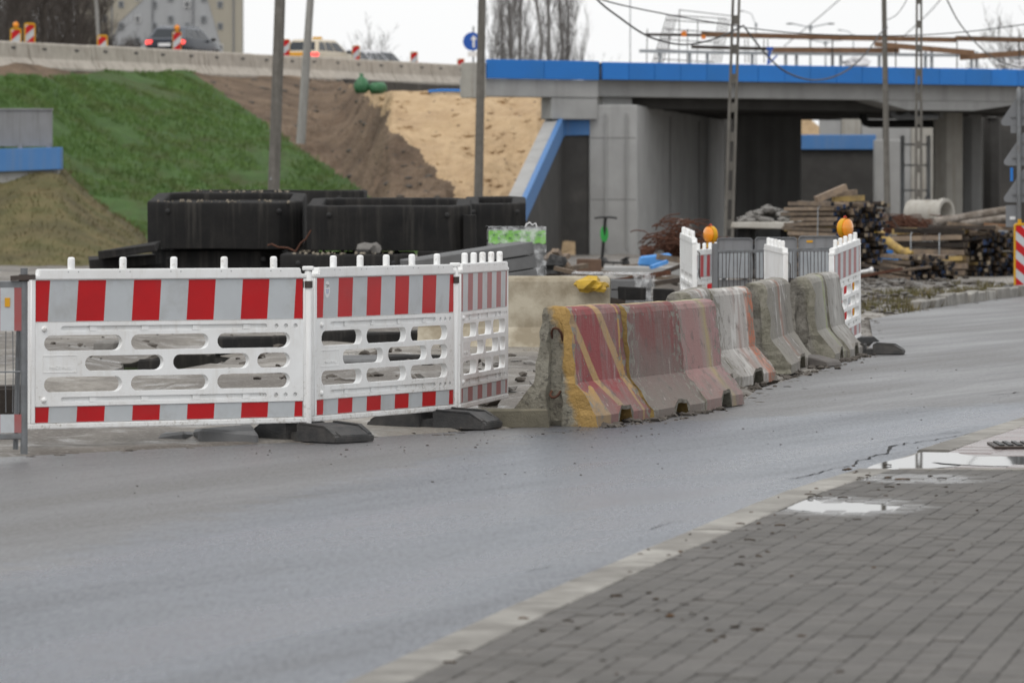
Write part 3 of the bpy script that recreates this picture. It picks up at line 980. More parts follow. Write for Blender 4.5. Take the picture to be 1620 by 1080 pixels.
# grass tufts over the green slope
random.seed(21)
verts, faces = [], []
def bilerp(px, t):
    fi = (px - cols[0]) / CST
    i = int(fi); f = fi - i
    g = t * NT
    j = min(NT - 1, int(g)); h = g - j
    return (grid[i][j] * (1 - f) * (1 - h) + grid[i + 1][j] * f * (1 - h) + grid[i][j + 1] * (1 - f) * h + grid[i + 1][j + 1] * f * h)
for q in range(16000):
    px = random.uniform(-60, 600); t = random.uniform(0.02, 1.0)
    p = bilerp(px, t)
    sx = CXP + p.x / p.y * FPX; sy = YHP + (EYE - p.z) / p.y * FPX
    if sx > table(GRASS_EDGE, sy) - 2 + random.uniform(-14, 5): continue
    if sy < 121 and sx < 150: continue
    if nz(p.x, p.y, p.z, 0.45) < -0.26: continue
    for b in range(4):
        a = random.uniform(0, 6.28); h = random.uniform(0.05, 0.16); r = random.uniform(0.02, 0.14)
        w = random.uniform(0.012, 0.03)
        bx, by = p.x + math.cos(a) * r, p.y + math.sin(a) * r
        n = len(verts)
        verts += [(bx - w, by, p.z - 0.04), (bx + w, by, p.z - 0.04), (bx + math.cos(a) * h * 0.5, by + math.sin(a) * h * 0.5, p.z + h)]
        faces.append((n, n + 1, n + 2))
me = bpy.data.meshes.new('grass'); me.from_pydata(verts, [], faces); me.materials.append(MT['grassblade'])
tag(link_mesh('grass', me), 'short uneven grass growing on the embankment slope', 'grass', kind='stuff')

# stones and litter on the soil slope
random.seed(22)
mb = MB()
for q in range(420):
    px = random.uniform(330, 900); t = random.uniform(0.25, 0.98)
    p = bilerp(px, t)
    sx = CXP + p.x / p.y * FPX; sy = YHP + (EYE - p.z) / p.y * FPX
    if sx < table(GRASS_EDGE, sy) + 4: continue
    s = random.choice((0.03, 0.04, 0.06, 0.11))
    if sx > table(SAND_EDGE, sy) - 20:
        if random.random() < 0.8: continue
        s = 0.035
    mb.blob(p, s, 1, 0.5, q, (1.3, 1.0, 0.7))
single('clods', 'lumps of soil and stone scattered over the bare slope', 'rubble', mb, MT['clod'], kind='stuff')

mb = MB()
for q in range(320):
    px = random.uniform(565, 890); t = random.uniform(0.2, 0.99)
    p = bilerp(px, t)
    sx = CXP + p.x / p.y * FPX; sy = YHP + (EYE - p.z) / p.y * FPX
    if sx < table(SAND_EDGE, sy) + 6: continue
    mb.blob(p + Vector((0, 0, -0.02)), random.choice((0.04, 0.06, 0.08, 0.13)), 1, 0.6, q * 1.7, (1.4, 1.1, 0.7))
single('sand_lumps', 'lumps of damp sand over the sand heap', 'sand', mb, MT['sand'], kind='stuff', smooth=40)

# upper road deck on the embankment
mb = MB()
for Y0, Y1 in ((120, 150), (150, 180), (180, 215), (215, 260)):
    a = barrier_x(Y0) + 0.1; b = barrier_x(Y1) + 0.1
    mb.face([mb.v((a, Y0, upper_z(Y0) - 0.015)), mb.v((a - 6, Y0 + 16, upper_z(Y0) - 0.015)), mb.v((b - 6, Y1 + 16, upper_z(Y1) - 0.015)), mb.v((b, Y1, upper_z(Y1) - 0.015))])
o = single('upper_road', 'raised carriageway behind the pale concrete barrier', 'road', mb, MT['asphalt'], kind='structure')
for f in o.data.polygons:
    if f.normal.z < 0: f.flip()

# nearer dry grass bank at the left
mb = MB()
rows = []
for i in range(61):
    x = -17 + i * 0.21
    row = []
    for j in range(31):
        y = 108 + j * 0.75
        px = CXP + x / y * FPX
        top = table([(-200, 3.0), (0, 1.9), (60, 2.25), (95, 2.2), (150, 1.3), (225, 0.35), (260, -0.45), (400, -0.6)], px)
        z = lerp(-0.55, top, smooth01(108, 124, y)) if y <= 124 else top - (y - 124) * 0.05
        z += 0.12 * nz(x, y, 1, 0.6) + 0.06 * nz(x, y, 5, 1.9)
        row.append(mb.v((x, y, z)))
    rows.append(row)
for a, b in zip(rows, rows[1:]):
    for k in range(30): mb.face([a[k], b[k], b[k + 1], a[k + 1]])
single('grass_bank', 'low bank of dry brown and olive grass at the left', 'embankment', mb, MT['drygrass'], kind='structure', smooth=180)
# ------------------------------------------------------------------ concrete barrier bodies (jersey profile)
def jersey_mesh(name, L, hgt, mats, seed=0, chip=0.012, groove=True, nlen=14, wb=0.325, wt=0.082, notch=(0.36, 0.64), rough_end=True, knee=0.30):
    """lofted in horizontal layers; x runs along the barrier; material 0 faces, 1 ends, 2 top"""
    zs = [0.0, 0.035, 0.08, 0.125, 0.17, 0.215, 0.26, 0.30, 0.35, 0.42, 0.49, 0.56, 0.63, 0.70, 0.755, 0.79, 0.806, 0.812]
    k = hgt / 0.812
    bm = bmesh.new()
    rings = []
    for zi, z0 in enumerate(zs):
        if z0 <= 0.08: w = wb
        elif z0 <= knee: w = lerp(wb, 0.15, (z0 - 0.08) / (knee - 0.08))
        else: w = lerp(0.15, wt + 0.02, (z0 - knee) / (0.77 - knee))
        if z0 > 0.77: w = {0.79: wt + 0.004, 0.806: wt - 0.018, 0.812: wt - 0.045}[z0]
        inset = 0.0 if z0 < 0.77 else {0.79: 0.004, 0.806: 0.015, 0.812: 0.03}[z0]
        g = 0.045 * (1 - smooth01(0.58, 0.66, z0)) if groove else 0.0
        gw = min(0.055, w * 0.5)
        hl = L / 2 - inset
        plan = []
        for s in (1, -1):                        # right side then left side
            xsn = [(-hl + 2 * hl * q / nlen) for q in range(nlen + 1)]
            if s == -1: xsn.reverse()
            for x in xsn: plan.append((x, -w * s, 0))
            e = hl * s
            for yy, dd in ((-0.62, 0), (None, 0), (None, 1), (None, 1), (None, 0), (0.62, 0)):
                plan.append((e, yy, dd))
        pts = []
        q = 0
        out = []
        i = 0
        while i < len(plan):
            x, y, d = plan[i]
            out.append((x, y, d)); i += 1
        ring = []
        cnt = 0
        endi = 0
        for (x, y, d) in out:
            if y is None or (d == 0 and abs(y) == 0.62): pass
            ring.append([x, y, d])
        # resolve end points
        res = []
        n1 = nlen + 1
        idx = 0
        for s in (1, -1):
            for q in range(n1):
                res.append((ring[idx][0], ring[idx][1], 'f')); idx += 1
            e = hl * s
            for yy, ins in ((-0.62 * w, 0), (-gw, 0), (-gw * 0.8, g), (gw * 0.8, g), (gw, 0), (0.62 * w, 0)):
                res.append((e - s * ins, yy * s, 'e')); idx += 1
        vs = []
        for (x, y, kind) in res:
            z = z0 * k
            u = x / L + 0.5
            if notch and z0 <= 0.08 and kind == 'f' and notch[0] < u < notch[1]:
                z = 0.105 + 0.012 * nz(x * 9, y, seed)
                if z0 > 0: z += z0 * 0.35
            p = Vector((x, y, z))
            edge = 1.0 if kind == 'f' else 0.9
            near = 1.0 if (L / 2 - abs(x)) < 0.10 else 0.0
            a = chip * (0.35 + 1.3 * near) * (1 if rough_end else 0.3)
            sx = noise.noise(p * 11 + Vector((seed * 3.1, 0, seed)))
            sy = noise.noise(p * 9 + Vector((0, seed * 2.3, seed + 4)))
            sz = noise.noise(p * 8 + Vector((seed, 5, seed * 1.9)))
            if abs(x) > L / 2 - 0.05: p.x += -abs(sx) * a * 1.4 * (1 if x > 0 else -1)
            p.y += sy * a * 0.8
            if z0 > 0.1: p.z += sz * a * 0.6
            vs.append(bm.verts.new(p))
        rings.append((vs, res))
    n = len(rings[0][0])
    lev = 0
    for (a, ra), (b, rb) in zip(rings, rings[1:]):
        lev += 1
        for i in range(n):
            j = (i + 1) % n
            f = bm.faces.new((a[i], a[j], b[j], b[i]))
            f.material_index = 1 if (ra[i][2] == 'e' or ra[j][2] == 'e') else 0
            xa, xb = ra[i][0] / L + 0.5, ra[j][0] / L + 0.5
            if notch and lev <= 2 and f.material_index == 0 and (notch[0] < xa < notch[1] or notch[0] < xb < notch[1]): f.material_index = 3
    f = bm.faces.new(rings[-1][0]); f.material_index = 2
    f = bm.faces.new(list(reversed(rings[0][0]))); f.material_index = 1
    bmesh.ops.triangulate(bm, faces=[f for f in bm.faces if len(f.verts) > 4])
    bmesh.ops.recalc_face_normals(bm, faces=bm.faces[:])
    me = bpy.data.meshes.new(name)
    bm.to_mesh(me); bm.free()
    for m in mats: me.materials.append(m)
    me.polygons.foreach_set('use_smooth', [True] * len(me.polygons))
    me.set_sharp_from_angle(angle=math.radians(16))
    return me

# ------------------------------------------------------------------ pale barrier row on the upper road
def upper_barrier_mat():
    m, nt, N, L, b = nodes_of('pale_cast_concrete')
    v = coords(nt, L, N)
    n1 = noise_node(N, L, v, 2.5, 7, 0.6)
    c = mixc(N, L, ramp(N, L, n1, [(0.35, 0.0), (0.65, 1.0)]), (0.47, 0.43, 0.375), (0.37, 0.335, 0.29))
    sv = coords(nt, L, N, True, (3.2, 3.2, 0.5))
    n2 = noise_node(N, L, sv, 1.1, 6, 0.6)
    c = mixc(N, L, ramp(N, L, n2, [(0.54, 0.0), (0.7, 0.75)]), c, (0.19, 0.16, 0.125))
    L.new(c, b.inputs['Base Color'])
    b.inputs['Roughness'].default_value = 0.85
    add_bump(N, L, b, noise_node(N, L, v, 40, 5, 0.6), 0.25, 0.01)
    return m
MT['upper_conc'] = upper_barrier_mat()
ub = jersey_mesh('concrete_barrier', 5.66, 0.93, [MT['upper_conc'], MT['upper_conc'], MT['upper_conc']], 3, 0.006, False, 10, notch=None, knee=0.35, wb=0.36)
mb = MB(); mb.box((0, 0, 0), (0.34, 0.03, 0.07)); _s = mb.build('lifting_slot', MT['black'], None); SLOT = _s.data; bpy.data.objects.remove(_s)
ang = math.atan2(1.0, BS)
dY = 5.74 * math.sin(ang)
Y = 139.0
random.seed(31)
NTH = ['leftmost', 'second', 'third', 'fourth', 'fifth', 'sixth', 'seventh', 'eighth', 'ninth', 'tenth', 'eleventh', 'twelfth', 'thirteenth', 'fourteenth', 'fifteenth', 'sixteenth']
ub_i = -3
while Y < 214:
    ub_i += 1
    o = thing('concrete_barrier', 'pale concrete barrier segment along the embankment top, %s one counted from the left edge' % NTH[max(0, ub_i)] if ub_i >= 0 else 'pale concrete barrier segment beyond the left edge, %s one' % ('outer' if ub_i < -1 else 'inner'), 'barrier',
              (barrier_x(Y), Y, upper_z(Y) - 0.10 + random.uniform(-0.015, 0.015)), ang + random.uniform(-0.008, 0.008), 'concrete barriers along the upper road')
    o.rotation_euler.y = -math.atan(0.0095)
    link_mesh('body', ub, o)
    for sx in (-1.5, 1.5): link_mesh('lifting_slot', SLOT, o, (sx, -0.128, 0.72))
    Y += dY
# dark plank wall holding the fill under the barrier, above the sand
w = thing('retaining_wall', 'dark low retaining wall between the sand heap and the pale barriers', 'wall', (0, 0, 0))
for k in range(8):
    Ya, Yb = 189 + k * 3.0, 189 + k * 3.0 + 2.96
    a, b = Vector((barrier_x(Ya) + 0.75, Ya, 0)), Vector((barrier_x(Yb) + 0.75, Yb, 0))
    mb = MB()
    mb.bar(a + Vector((0, 0, 4.7)), b + Vector((0, 0, 4.7)), 0.22, 2.3)
    mb.build('panel', MT['conc_dark'], w, bevel=0.01)

# ------------------------------------------------------------------ bridge
BA = Vector(((768 - CXP) / FPX * 140.0, 140.0)); BB = Vector(((1620 - CXP) / FPX * 152.0, 152.0))
BD = (BB - BA).normalized(); BN = Vector((-BD.y, BD.x))
def U(px, v=0.0):
    """distance along the bridge face (offset v behind it) where the ray of column px meets it"""
    k = (px - CXP) / FPX
    o = BA + BN * v
    return (k * o.y - o.x) / (BD.x - k * BD.y)
def BP(u, v, z):
    q = BA + BD * u + BN * v
    return Vector((q.x, q.y, z))
bang = math.atan2(BD.y, BD.x)
bridge = thing('bridge', 'concrete road bridge with bright blue edge panels over the site', 'bridge', (BA.x, BA.y, 0), bang)
def bbox(mb, u0, u1, v0, v1, z0, z1):
    mb.box(((u0 + u1) / 2, (v0 + v1) / 2, (z0 + z1) / 2), (u1 - u0, v1 - v0, z1 - z0))
def bpart(name, boxes, m, bevel=0.02):
    mb = MB()
    for b in boxes: bbox(mb, *b)
    return mb.build(name, m, bridge, bevel=bevel)
ZT, ZB = 5.33, 4.80
def zpy(py, Y): return EYE - (py - YHP) / FPX * Y
# blue fascia panels
seams = [768, 858, 945.5]
for a, b in zip(seams, seams[1:]):
    mb = MB(); bbox(mb, U(a) + 0.006, U(b) - 0.006, -0.10, 0.0, ZB - 0.02, ZT + 0.02); mb.build('edge_panel', MT['blue'], bridge, bevel=0.012)
px = 951.0
while px < 1900:
    nx = px + 41.0
    mb = MB(); bbox(mb, U(px) + 0.006, U(nx) - 0.006, -0.10 + random.uniform(-0.006, 0.006), 0.0, ZB, ZT); mb.build('edge_panel', MT['blue'], bridge, bevel=0.012)
    px = nx
uL, uR = U(768), U(1900)
uJ = U(948)
SKW = 0.93
def skew_box(mb, u0, u1, v0, v1, z0, z1):
    lo = [mb.v((u0 + SKW * v0, v0, z0)), mb.v((u1, v0, z0)), mb.v((u1, v1, z0)), mb.v((u0 + SKW * v1, v1, z0))]
    hi = [mb.v(q.co + Vector((0, 0, z1 - z0))) for q in lo]
    mb.face(list(reversed(lo))); mb.face(hi)
    for k in range(4): mb.face([lo[k], lo[(k + 1) % 4], hi[(k + 1) % 4], hi[k]])
mb = MB(); skew_box(mb, uJ + 0.05, uR, 0.02, 21.0, 4.86, 5.20); mb.build('deck', MT['conc'], bridge)
bpart('joint_filler', [(uJ - 0.12, uJ + 0.14, 0.03, 0.40, 4.80, 5.30)], MT['black'])
bpart('edge_beam', [(uJ + 0.15, uR, 0.42, 1.0, 4.30, 4.855)], MT['conc'])
for k in range(11):
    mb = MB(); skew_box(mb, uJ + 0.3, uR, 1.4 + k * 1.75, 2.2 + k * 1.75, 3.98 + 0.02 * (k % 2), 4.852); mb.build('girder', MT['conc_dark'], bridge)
# haunched pier cap at the right
mb = MB()
poly = [(U(1395), 4.30), (U(1455), 4.02), (U(1560), 4.02), (U(1640), 4.30), (U(1640), 4.299), (U(1395), 4.299)]
poly = [(U(1395), 4.298), (U(1450), 4.0), (U(1556), 4.0), (U(1650), 4.298)]
mb.prism(poly, 0.45, 1.9)
mb.build('pier_cap', MT['conc'], bridge, bevel=0.01)
# wing beam under the left blue panels
bpart('wing_beam', [(uL - 0.5, uJ - 0.02, 0.02, 0.62, 4.25, ZB - 0.025), (U(874), uJ - 0.02, 0.05, 0.60, 3.60, 4.25)], MT['conc'])
bpart('end_post', [(uL - 0.55, uL - 0.01, -0.06, 0.5, 4.2, 5.25)], MT['conc_light'])
bpart('bearing_block', [(U(975), U(1022), 0.7, 1.5, 3.95, 4.31)], MT['conc'])

# abutment: pale front pier and the long side wall running under the bridge
def wall_quad(mb, p0, p1, z0, z1a, z1b, th):
    p0, p1 = Vector(p0), Vector(p1)
    d = (p1 - p0).normalized(); n = Vector((d.y, -d.x)) * -1.0
    vs = []
    for q, zt in ((p0, z1a), (p1, z1b), (p1 + n * th, z1b), (p0 + n * th, z1a)):
        vs.append((mb.v((q.x, q.y, z0)), mb.v((q.x, q.y, zt))))
    for i in range(4):
        j = (i + 1) % 4
        mb.face([vs[i][0], vs[j][0], vs[j][1], vs[i][1]])
    mb.face([v[1] for v in vs]); mb.face([v[0] for v in reversed(vs)])
inv = Matrix.Translation((BA.x, BA.y, 0)) @ Matrix.Rotation(bang, 4, 'Z')
inv = inv.inverted()
def world_part(mb, name, m, parent, mat4, **kw):
    for q in mb.bm.verts: q.co = mat4 @ q.co
    return mb.build(name, m, parent, **kw)
Yf = 142.5
xl = (932 - CXP) / FPX * Yf; xr = (1008 - CXP) / FPX * Yf
zt = zpy(166, Yf)
mb = MB(); mb.box(((xl + xr) / 2, Yf + 0.6, (zt - 1.6) / 2), (xr - xl, 1.2, zt + 1.6))
world_part(mb, 'abutment_front', MT['conc'], bridge, inv, bevel=0.03)
mb = MB(); mb.box((xl + 0.50, Yf - 0.04, 1.75), (0.045, 0.1, 4.1)); mb.box((xl + 1.13, Yf - 0.04, 1.75), (0.035, 0.1, 4.1))
world_part(mb, 'casting_rib', MT['conc'], bridge, inv, bevel=0.01)
x2 = (1146 - CXP) / FPX * 170.0
mb = MB(); wall_quad(mb, (xr + 0.01, Yf + 0.02), (x2, 170.0), -1.0, zt - 0.01, zpy(190, 170), 0.9)
world_part(mb, 'abutment_wall', MT['conc'], bridge, inv, bevel=0.02)
x3, x4 = (1163 - CXP) / FPX * 163.0, (1268 - CXP) / FPX * 163.0
mb = MB(); mb.box(((x3 + x4) / 2, 163.8, 1.55), (x4 - x3, 1.6, zpy(180, 163) * 2 - 3.1))
mb.box(((x3 + x4) / 2 - 0.5, 163.8, 4.1 + 0.15), ((x4 - x3) * 0.62, 1.2, 0.3))
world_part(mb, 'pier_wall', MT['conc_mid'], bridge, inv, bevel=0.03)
# columns at the right; the far two carry shade in their dark colour
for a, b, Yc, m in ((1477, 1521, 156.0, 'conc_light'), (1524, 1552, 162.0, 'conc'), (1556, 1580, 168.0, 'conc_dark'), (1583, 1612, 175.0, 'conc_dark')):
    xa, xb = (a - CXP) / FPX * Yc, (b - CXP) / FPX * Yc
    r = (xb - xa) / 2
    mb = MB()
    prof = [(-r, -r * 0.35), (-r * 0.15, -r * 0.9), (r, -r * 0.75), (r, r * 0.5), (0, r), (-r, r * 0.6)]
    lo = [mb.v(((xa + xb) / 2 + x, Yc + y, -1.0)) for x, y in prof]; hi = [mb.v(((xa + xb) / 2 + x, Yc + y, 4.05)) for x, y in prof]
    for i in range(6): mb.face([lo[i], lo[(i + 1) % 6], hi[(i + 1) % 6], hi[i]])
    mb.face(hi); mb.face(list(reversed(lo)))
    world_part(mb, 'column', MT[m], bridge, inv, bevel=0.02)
    mb = MB(); mb.box(((xa + xb) / 2, Yc, zpy(180, Yc)), (r * 1.3, 0.7, 0.3))
    world_part(mb, 'bearing', MT['conc'], bridge, inv, bevel=0.02)
def xw_(px, Y): return (px - CXP) / FPX * Y
# drain pipes hung under the deck
def pw(px, py, Y): return P(px, py, Y)
mb = MB(); mb.tube([pw(1366, 160, 158), pw(1366, 188, 158), pw(1369, 194, 158), pw(1376, 196, 158), pw(1476, 196, 158)], 0.13, 12)
world_part(mb, 'drain_pipe', MT['black'], bridge, inv, smooth=50)
mb = MB(); mb.tube([pw(1412, 172, 155), pw(1413, 182, 155), pw(1420, 185.5, 155), pw(1484, 184.5, 155)], 0.10, 12)
mb.tube([pw(1428, 184, 155), pw(1440, 181, 155)], 0.09, 10)
world_part(mb, 'drain_pipe', MT['steel_grey'], bridge, inv, smooth=50)
# far walls of the underpass, shade put into their dark colour
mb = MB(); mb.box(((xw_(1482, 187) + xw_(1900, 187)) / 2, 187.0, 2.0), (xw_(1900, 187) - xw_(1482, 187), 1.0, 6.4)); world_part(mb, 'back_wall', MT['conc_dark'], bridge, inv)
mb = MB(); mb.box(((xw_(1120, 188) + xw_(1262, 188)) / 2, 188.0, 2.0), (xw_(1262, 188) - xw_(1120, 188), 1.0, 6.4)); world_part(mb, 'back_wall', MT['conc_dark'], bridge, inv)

# casting joints and streaks' edges on the abutment face
for zz in (1.2, 3.05):
    mb = MB(); mb.box(((xl + xr) / 2, Yf + 0.01, zz), (xr - xl - 0.08, 0.03, 0.022)); world_part(mb, 'casting_joint', MT['conc_mid'], bridge, inv)
for q in (2, 4):
    t = q / 6.0
    a = Vector((lerp(xr, x2, t), lerp(Yf, 170.0, t), 0))
    mb = MB(); mb.box((a.x + 0.015, a.y, 1.4), (0.03, 0.10, lerp(zt, zpy(190, 170), t) + 0.8)); world_part(mb, 'casting_joint', MT['conc_mid'], bridge, inv)
# sloping wing wall with blue cap at the left of the abutment
ww = thing('wing_wall', 'dark wing wall with sloping blue cap beside the bridge abutment', 'wall', (0, 0, 0))
Ya, Yb = 142.6, 128.0
def xw(px, Y): return (px - CXP) / FPX * Y
# points along the wall top, going down and towards the viewer
top = [(P(934, 182, Ya)), (P(890, 183, Ya - 0.3)), (P(828, 318, Yb)), (P(812, 352, Yb - 3.0))]
zb = -0.8
capt = 0.60
mb = MB()
for a, b in zip(top, top[1:]):
    vs = [mb.v((a.x, a.y, zb)), mb.v((b.x, b.y, zb)), mb.v((b.x, b.y, max(zb + 0.1, b.z - capt * 0.9))), mb.v((a.x, a.y, a.z - capt * 0.9))]
    back = [mb.v(v.co + Vector((-0.55, 0.3, 0))) for v in vs]
    mb.face(vs); mb.face(list(reversed(back)))
    for i in range(4):
        j = (i + 1) % 4
        mb.face([vs[j], vs[i], back[i], back[j]])
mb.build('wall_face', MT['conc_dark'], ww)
mb = MB()
for a, b in zip(top, top[1:]):
    d = (b - a); d.normalize()
    off = Vector((0.05, -0.06, 0))
    vs = [mb.v(a + off + Vector((0, 0, -capt))), mb.v(b + off + Vector((0, 0, -capt))), mb.v(b + off), mb.v(a + off)]
    back = [mb.v(v.co + Vector((-0.14, 0.1, 0))) for v in vs]
    mb.face(vs); mb.face(list(reversed(back)))
    for i in range(4):
        j = (i + 1) % 4
        mb.face([vs[j], vs[i], back[i], back[j]])
mb.build('blue_cap', MT['blue_dull'], ww)
mb = MB()
for a, b in zip(top[1:], top[2:]):
    vs = [mb.v(a + Vector((-0.10, 0.1, -0.02))), mb.v(b + Vector((-0.10, 0.1, -0.02))), mb.v(b + Vector((-0.46, 0.5, 0.01))), mb.v(a + Vector((-0.46, 0.5, 0.01)))]
    low = [mb.v(v.co + Vector((0, 0, -1.2))) for v in vs]
    mb.face(vs); mb.face(list(reversed(low)))
    for i in range(4):
        j = (i + 1) % 4
        mb.face([vs[j], vs[i], low[i], low[j]])
mb.build('coping', MT['conc'], ww)

# retaining wall with blue cap seen under the bridge
fw = thing('retaining_wall', 'dark retaining wall with a level blue cap seen under the bridge', 'wall', (0, 0, 0))
Y = 178.0
xa, xb = xw(1255, Y), xw(1386, Y)
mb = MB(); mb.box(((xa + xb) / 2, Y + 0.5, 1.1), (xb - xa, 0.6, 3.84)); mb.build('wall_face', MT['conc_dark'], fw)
mb = MB(); mb.box(((xa + xb) / 2, Y + 0.42, zpy(225, Y)), (xb - xa, 0.8, 0.56)); mb.build('blue_cap', MT['blue_dull'], fw, bevel=0.02)
fb = thing('concrete_wall', 'stained pale concrete wall far behind the bridge opening', 'wall', (0, 0, 0))
for k, (a, b) in enumerate(((1296, 1330), (1330, 1362), (1362, 1396), (1396, 1440), (1440, 1484))):
    Y = 181.5 + 0.02 * k
    mb = MB(); mb.box(((xw(a, Y) + xw(b, Y)) / 2, Y, 2.2), (xw(b, Y) - xw(a, Y) - 0.02, 0.5, 6.2)); mb.build('panel', MT['conc'] if k in (0, 2, 3) else MT['conc_light'], fb, bevel=0.01)
mb = MB(); mb.box((xw(1323, 181), 181.15, zpy(176, 181)), (0.16, 0.06, 0.34)); mb.build('orange_mark', MT['orange'], fb)
fp = thing('concrete_pillar', 'pale concrete pillar right of the blue capped wall under the bridge', 'pillar', (xw(1406, 176), 176, -0.6))
mb = MB(); mb.box((0, 0, 1.9), (xw(1432, 176) - xw(1386, 176), 0.8, 4.0)); mb.build('shaft', MT['conc'], fp, bevel=0.03)
fs = MB()
vs = [(xw(1240, 184), 184, 1.5), (xw(1262, 184), 184, zpy(176, 184)), (xw(1300, 184), 184, 4.0), (xw(1330, 184), 184, 1.5)]
rows = []
for j in range(8):
    r = []
    for i in range(14):
        x = lerp(xw(1225, 184), xw(1345, 184), i / 13)
        ztop = table([(xw(1225, 184), 4.9), (xw(1262, 184), 4.7), (xw(1300, 184), 3.9), (xw(1345, 184), 3.1)], x)
        r.append(fs.v((x, 182.6 + j * 0.4 + 0.08 * nz(i, j), lerp(0.5, ztop, j / 7) + 0.1 * nz(i * 0.7, j, 3))))
    rows.append(r)
for a, b in zip(rows, rows[1:]):
    for i in range(13): fs.face([a[i], a[i + 1], b[i + 1], b[i]])
single('sand_bank', 'small bank of yellow sand far behind the bridge pier', 'sand', fs, MT['sand'], kind='structure', smooth=180)
# scaffold frame under the bridge
sc = thing('scaffold_tower', 'light steel scaffold tower standing left of the pale bridge column', 'scaffold', (xw(1452, 160), 160, -0.6))
for dx in (-0.48, 0.40):
    for dy in (0.0, 0.9):
        mb = MB(); mb.tube([(dx, dy, 0), (dx, dy, 3.9)], 0.035, 8); mb.build('standard', MT['steel_grey'], sc, smooth=60)
for z in (0.35, 1.1, 2.05, 2.9, 3.6):
    mb = MB(); mb.tube([(-0.48, 0, z), (0.40, 0, z)], 0.03, 6); mb.build('ledger', MT['steel_grey'], sc, smooth=60)
    mb = MB(); mb.tube([(-0.48, 0.9, z), (0.40, 0.9, z)], 0.03, 6); mb.build('ledger', MT['steel_grey'], sc, smooth=60)
mb = MB(); mb.tube([(-0.48, 0, 0.4), (0.40, 0, 2.05)], 0.03, 6); mb.tube([(0.40, 0, 2.05), (-0.05, 0, 0.4)], 0.03, 6); mb.build('brace', MT['steel_grey'], sc, smooth=60)

# small wing wall at the far left
lw = thing('wing_wall', 'short concrete wing wall with blue cap at the left edge', 'wall', (0, 0, 0))
Y = 121.0
mb = MB(); mb.box((xw(-30, Y), Y + 0.3, 0.9), (xw(92, Y) - xw(-152, Y), 0.5, 3.2)); mb.build('wall_face', MT['conc'], lw, bevel=0.02)
mb = MB()
mb.prism([(xw(-200, Y), zpy(280, Y)), (xw(96, Y), zpy(268, Y)), (xw(96, Y), zpy(233, Y)), (xw(-200, Y), zpy(241, Y))], Y - 0.08, Y + 0.62)
mb.build('blue_cap', MT['blue_dull'], lw, bevel=0.01)
mb = MB(); mb.box((xw(-62, Y), Y + 0.35, zpy(203, Y)), (xw(81, Y) - xw(-205, Y), 0.06, 0.93)); mb.box((xw(-62, Y), Y + 0.35, zpy(173, Y)), (xw(83, Y) - xw(-205, Y), 0.12, 0.05)); mb.build('noise_panel', MT['grey_panel'], lw, bevel=0.006)
mb = MB()
for q in (-120, -40, 30, 75): mb.box((xw(q, Y), Y + 0.35, zpy(232, Y)), (0.12, 0.1, 0.2))
mb.build('panel_foot', MT['grey_panel'], lw)

# ------------------------------------------------------------------ poles
def round_pole(px0, py0, px1, py1, Y, w0, w1, label, m, zbase=-0.8, name='utility_pole', group=None, square=False, ext=2.5):
    top, bot = P(px0, py0, Y), P(px1, py1, Y)
    d = (top - bot) / max(0.01, (top.z - bot.z))
    base = bot + d * (zbase - bot.z)
    tip = top + d * ext
    o = thing(name, label, 'pole', base, 0, group)
    L = tip - base
    mb = MB()
    s = w1 / FPX * Y / 2; t = w0 / FPX * Y / 2
    t2 = t - (s - t) * 0.2
    mb.tube([Vector((0, 0, 0)), L * 0.5, L], [s * 1.03, (s + t2) / 2, t2], 4 if square else 14)
    mb.build('shaft', m, o, smooth=None if square else 50, bevel=0.015 if square else 0)
    return o, base, L
pA, _, _ = round_pole(443, 0, 433, 300, 112, 17, 19.5, 'thick grey concrete pole behind the dark concrete boxes', MT['pole'])
mb = MB(); mb.box((0.02, -0.16, 2.6), (0.03, 0.02, 0.05)); mb.build('number_plate', MT['steel_grey'], pA)
round_pole(491, 0, 478, 192, 145, 11, 14.5, 'pale leaning lamp column standing on the brown soil slope', MT['pole_light'], zbase=2.9)
round_pole(762.5, 0, 757, 310, 110, 12, 15.5, 'grey concrete pole in front of the yellow sand heap', MT['pole'])
round_pole(1398.5, 0, 1404, 345, 125, 7.5, 11, 'thin weathered pole right of the blue capped wall', MT['pole'])
round_pole(152, 0, 156, 66, 185, 5, 6.5, 'slim grey lamp column behind the upper road barrier at the left', MT['pole_light'], zbase=5.6)
round_pole(997, 0, 997, 98, 170, 1.4, 2.0, 'very thin mast rising behind the blue bridge edge', MT['steel_grey'], zbase=5.2, name='mast')

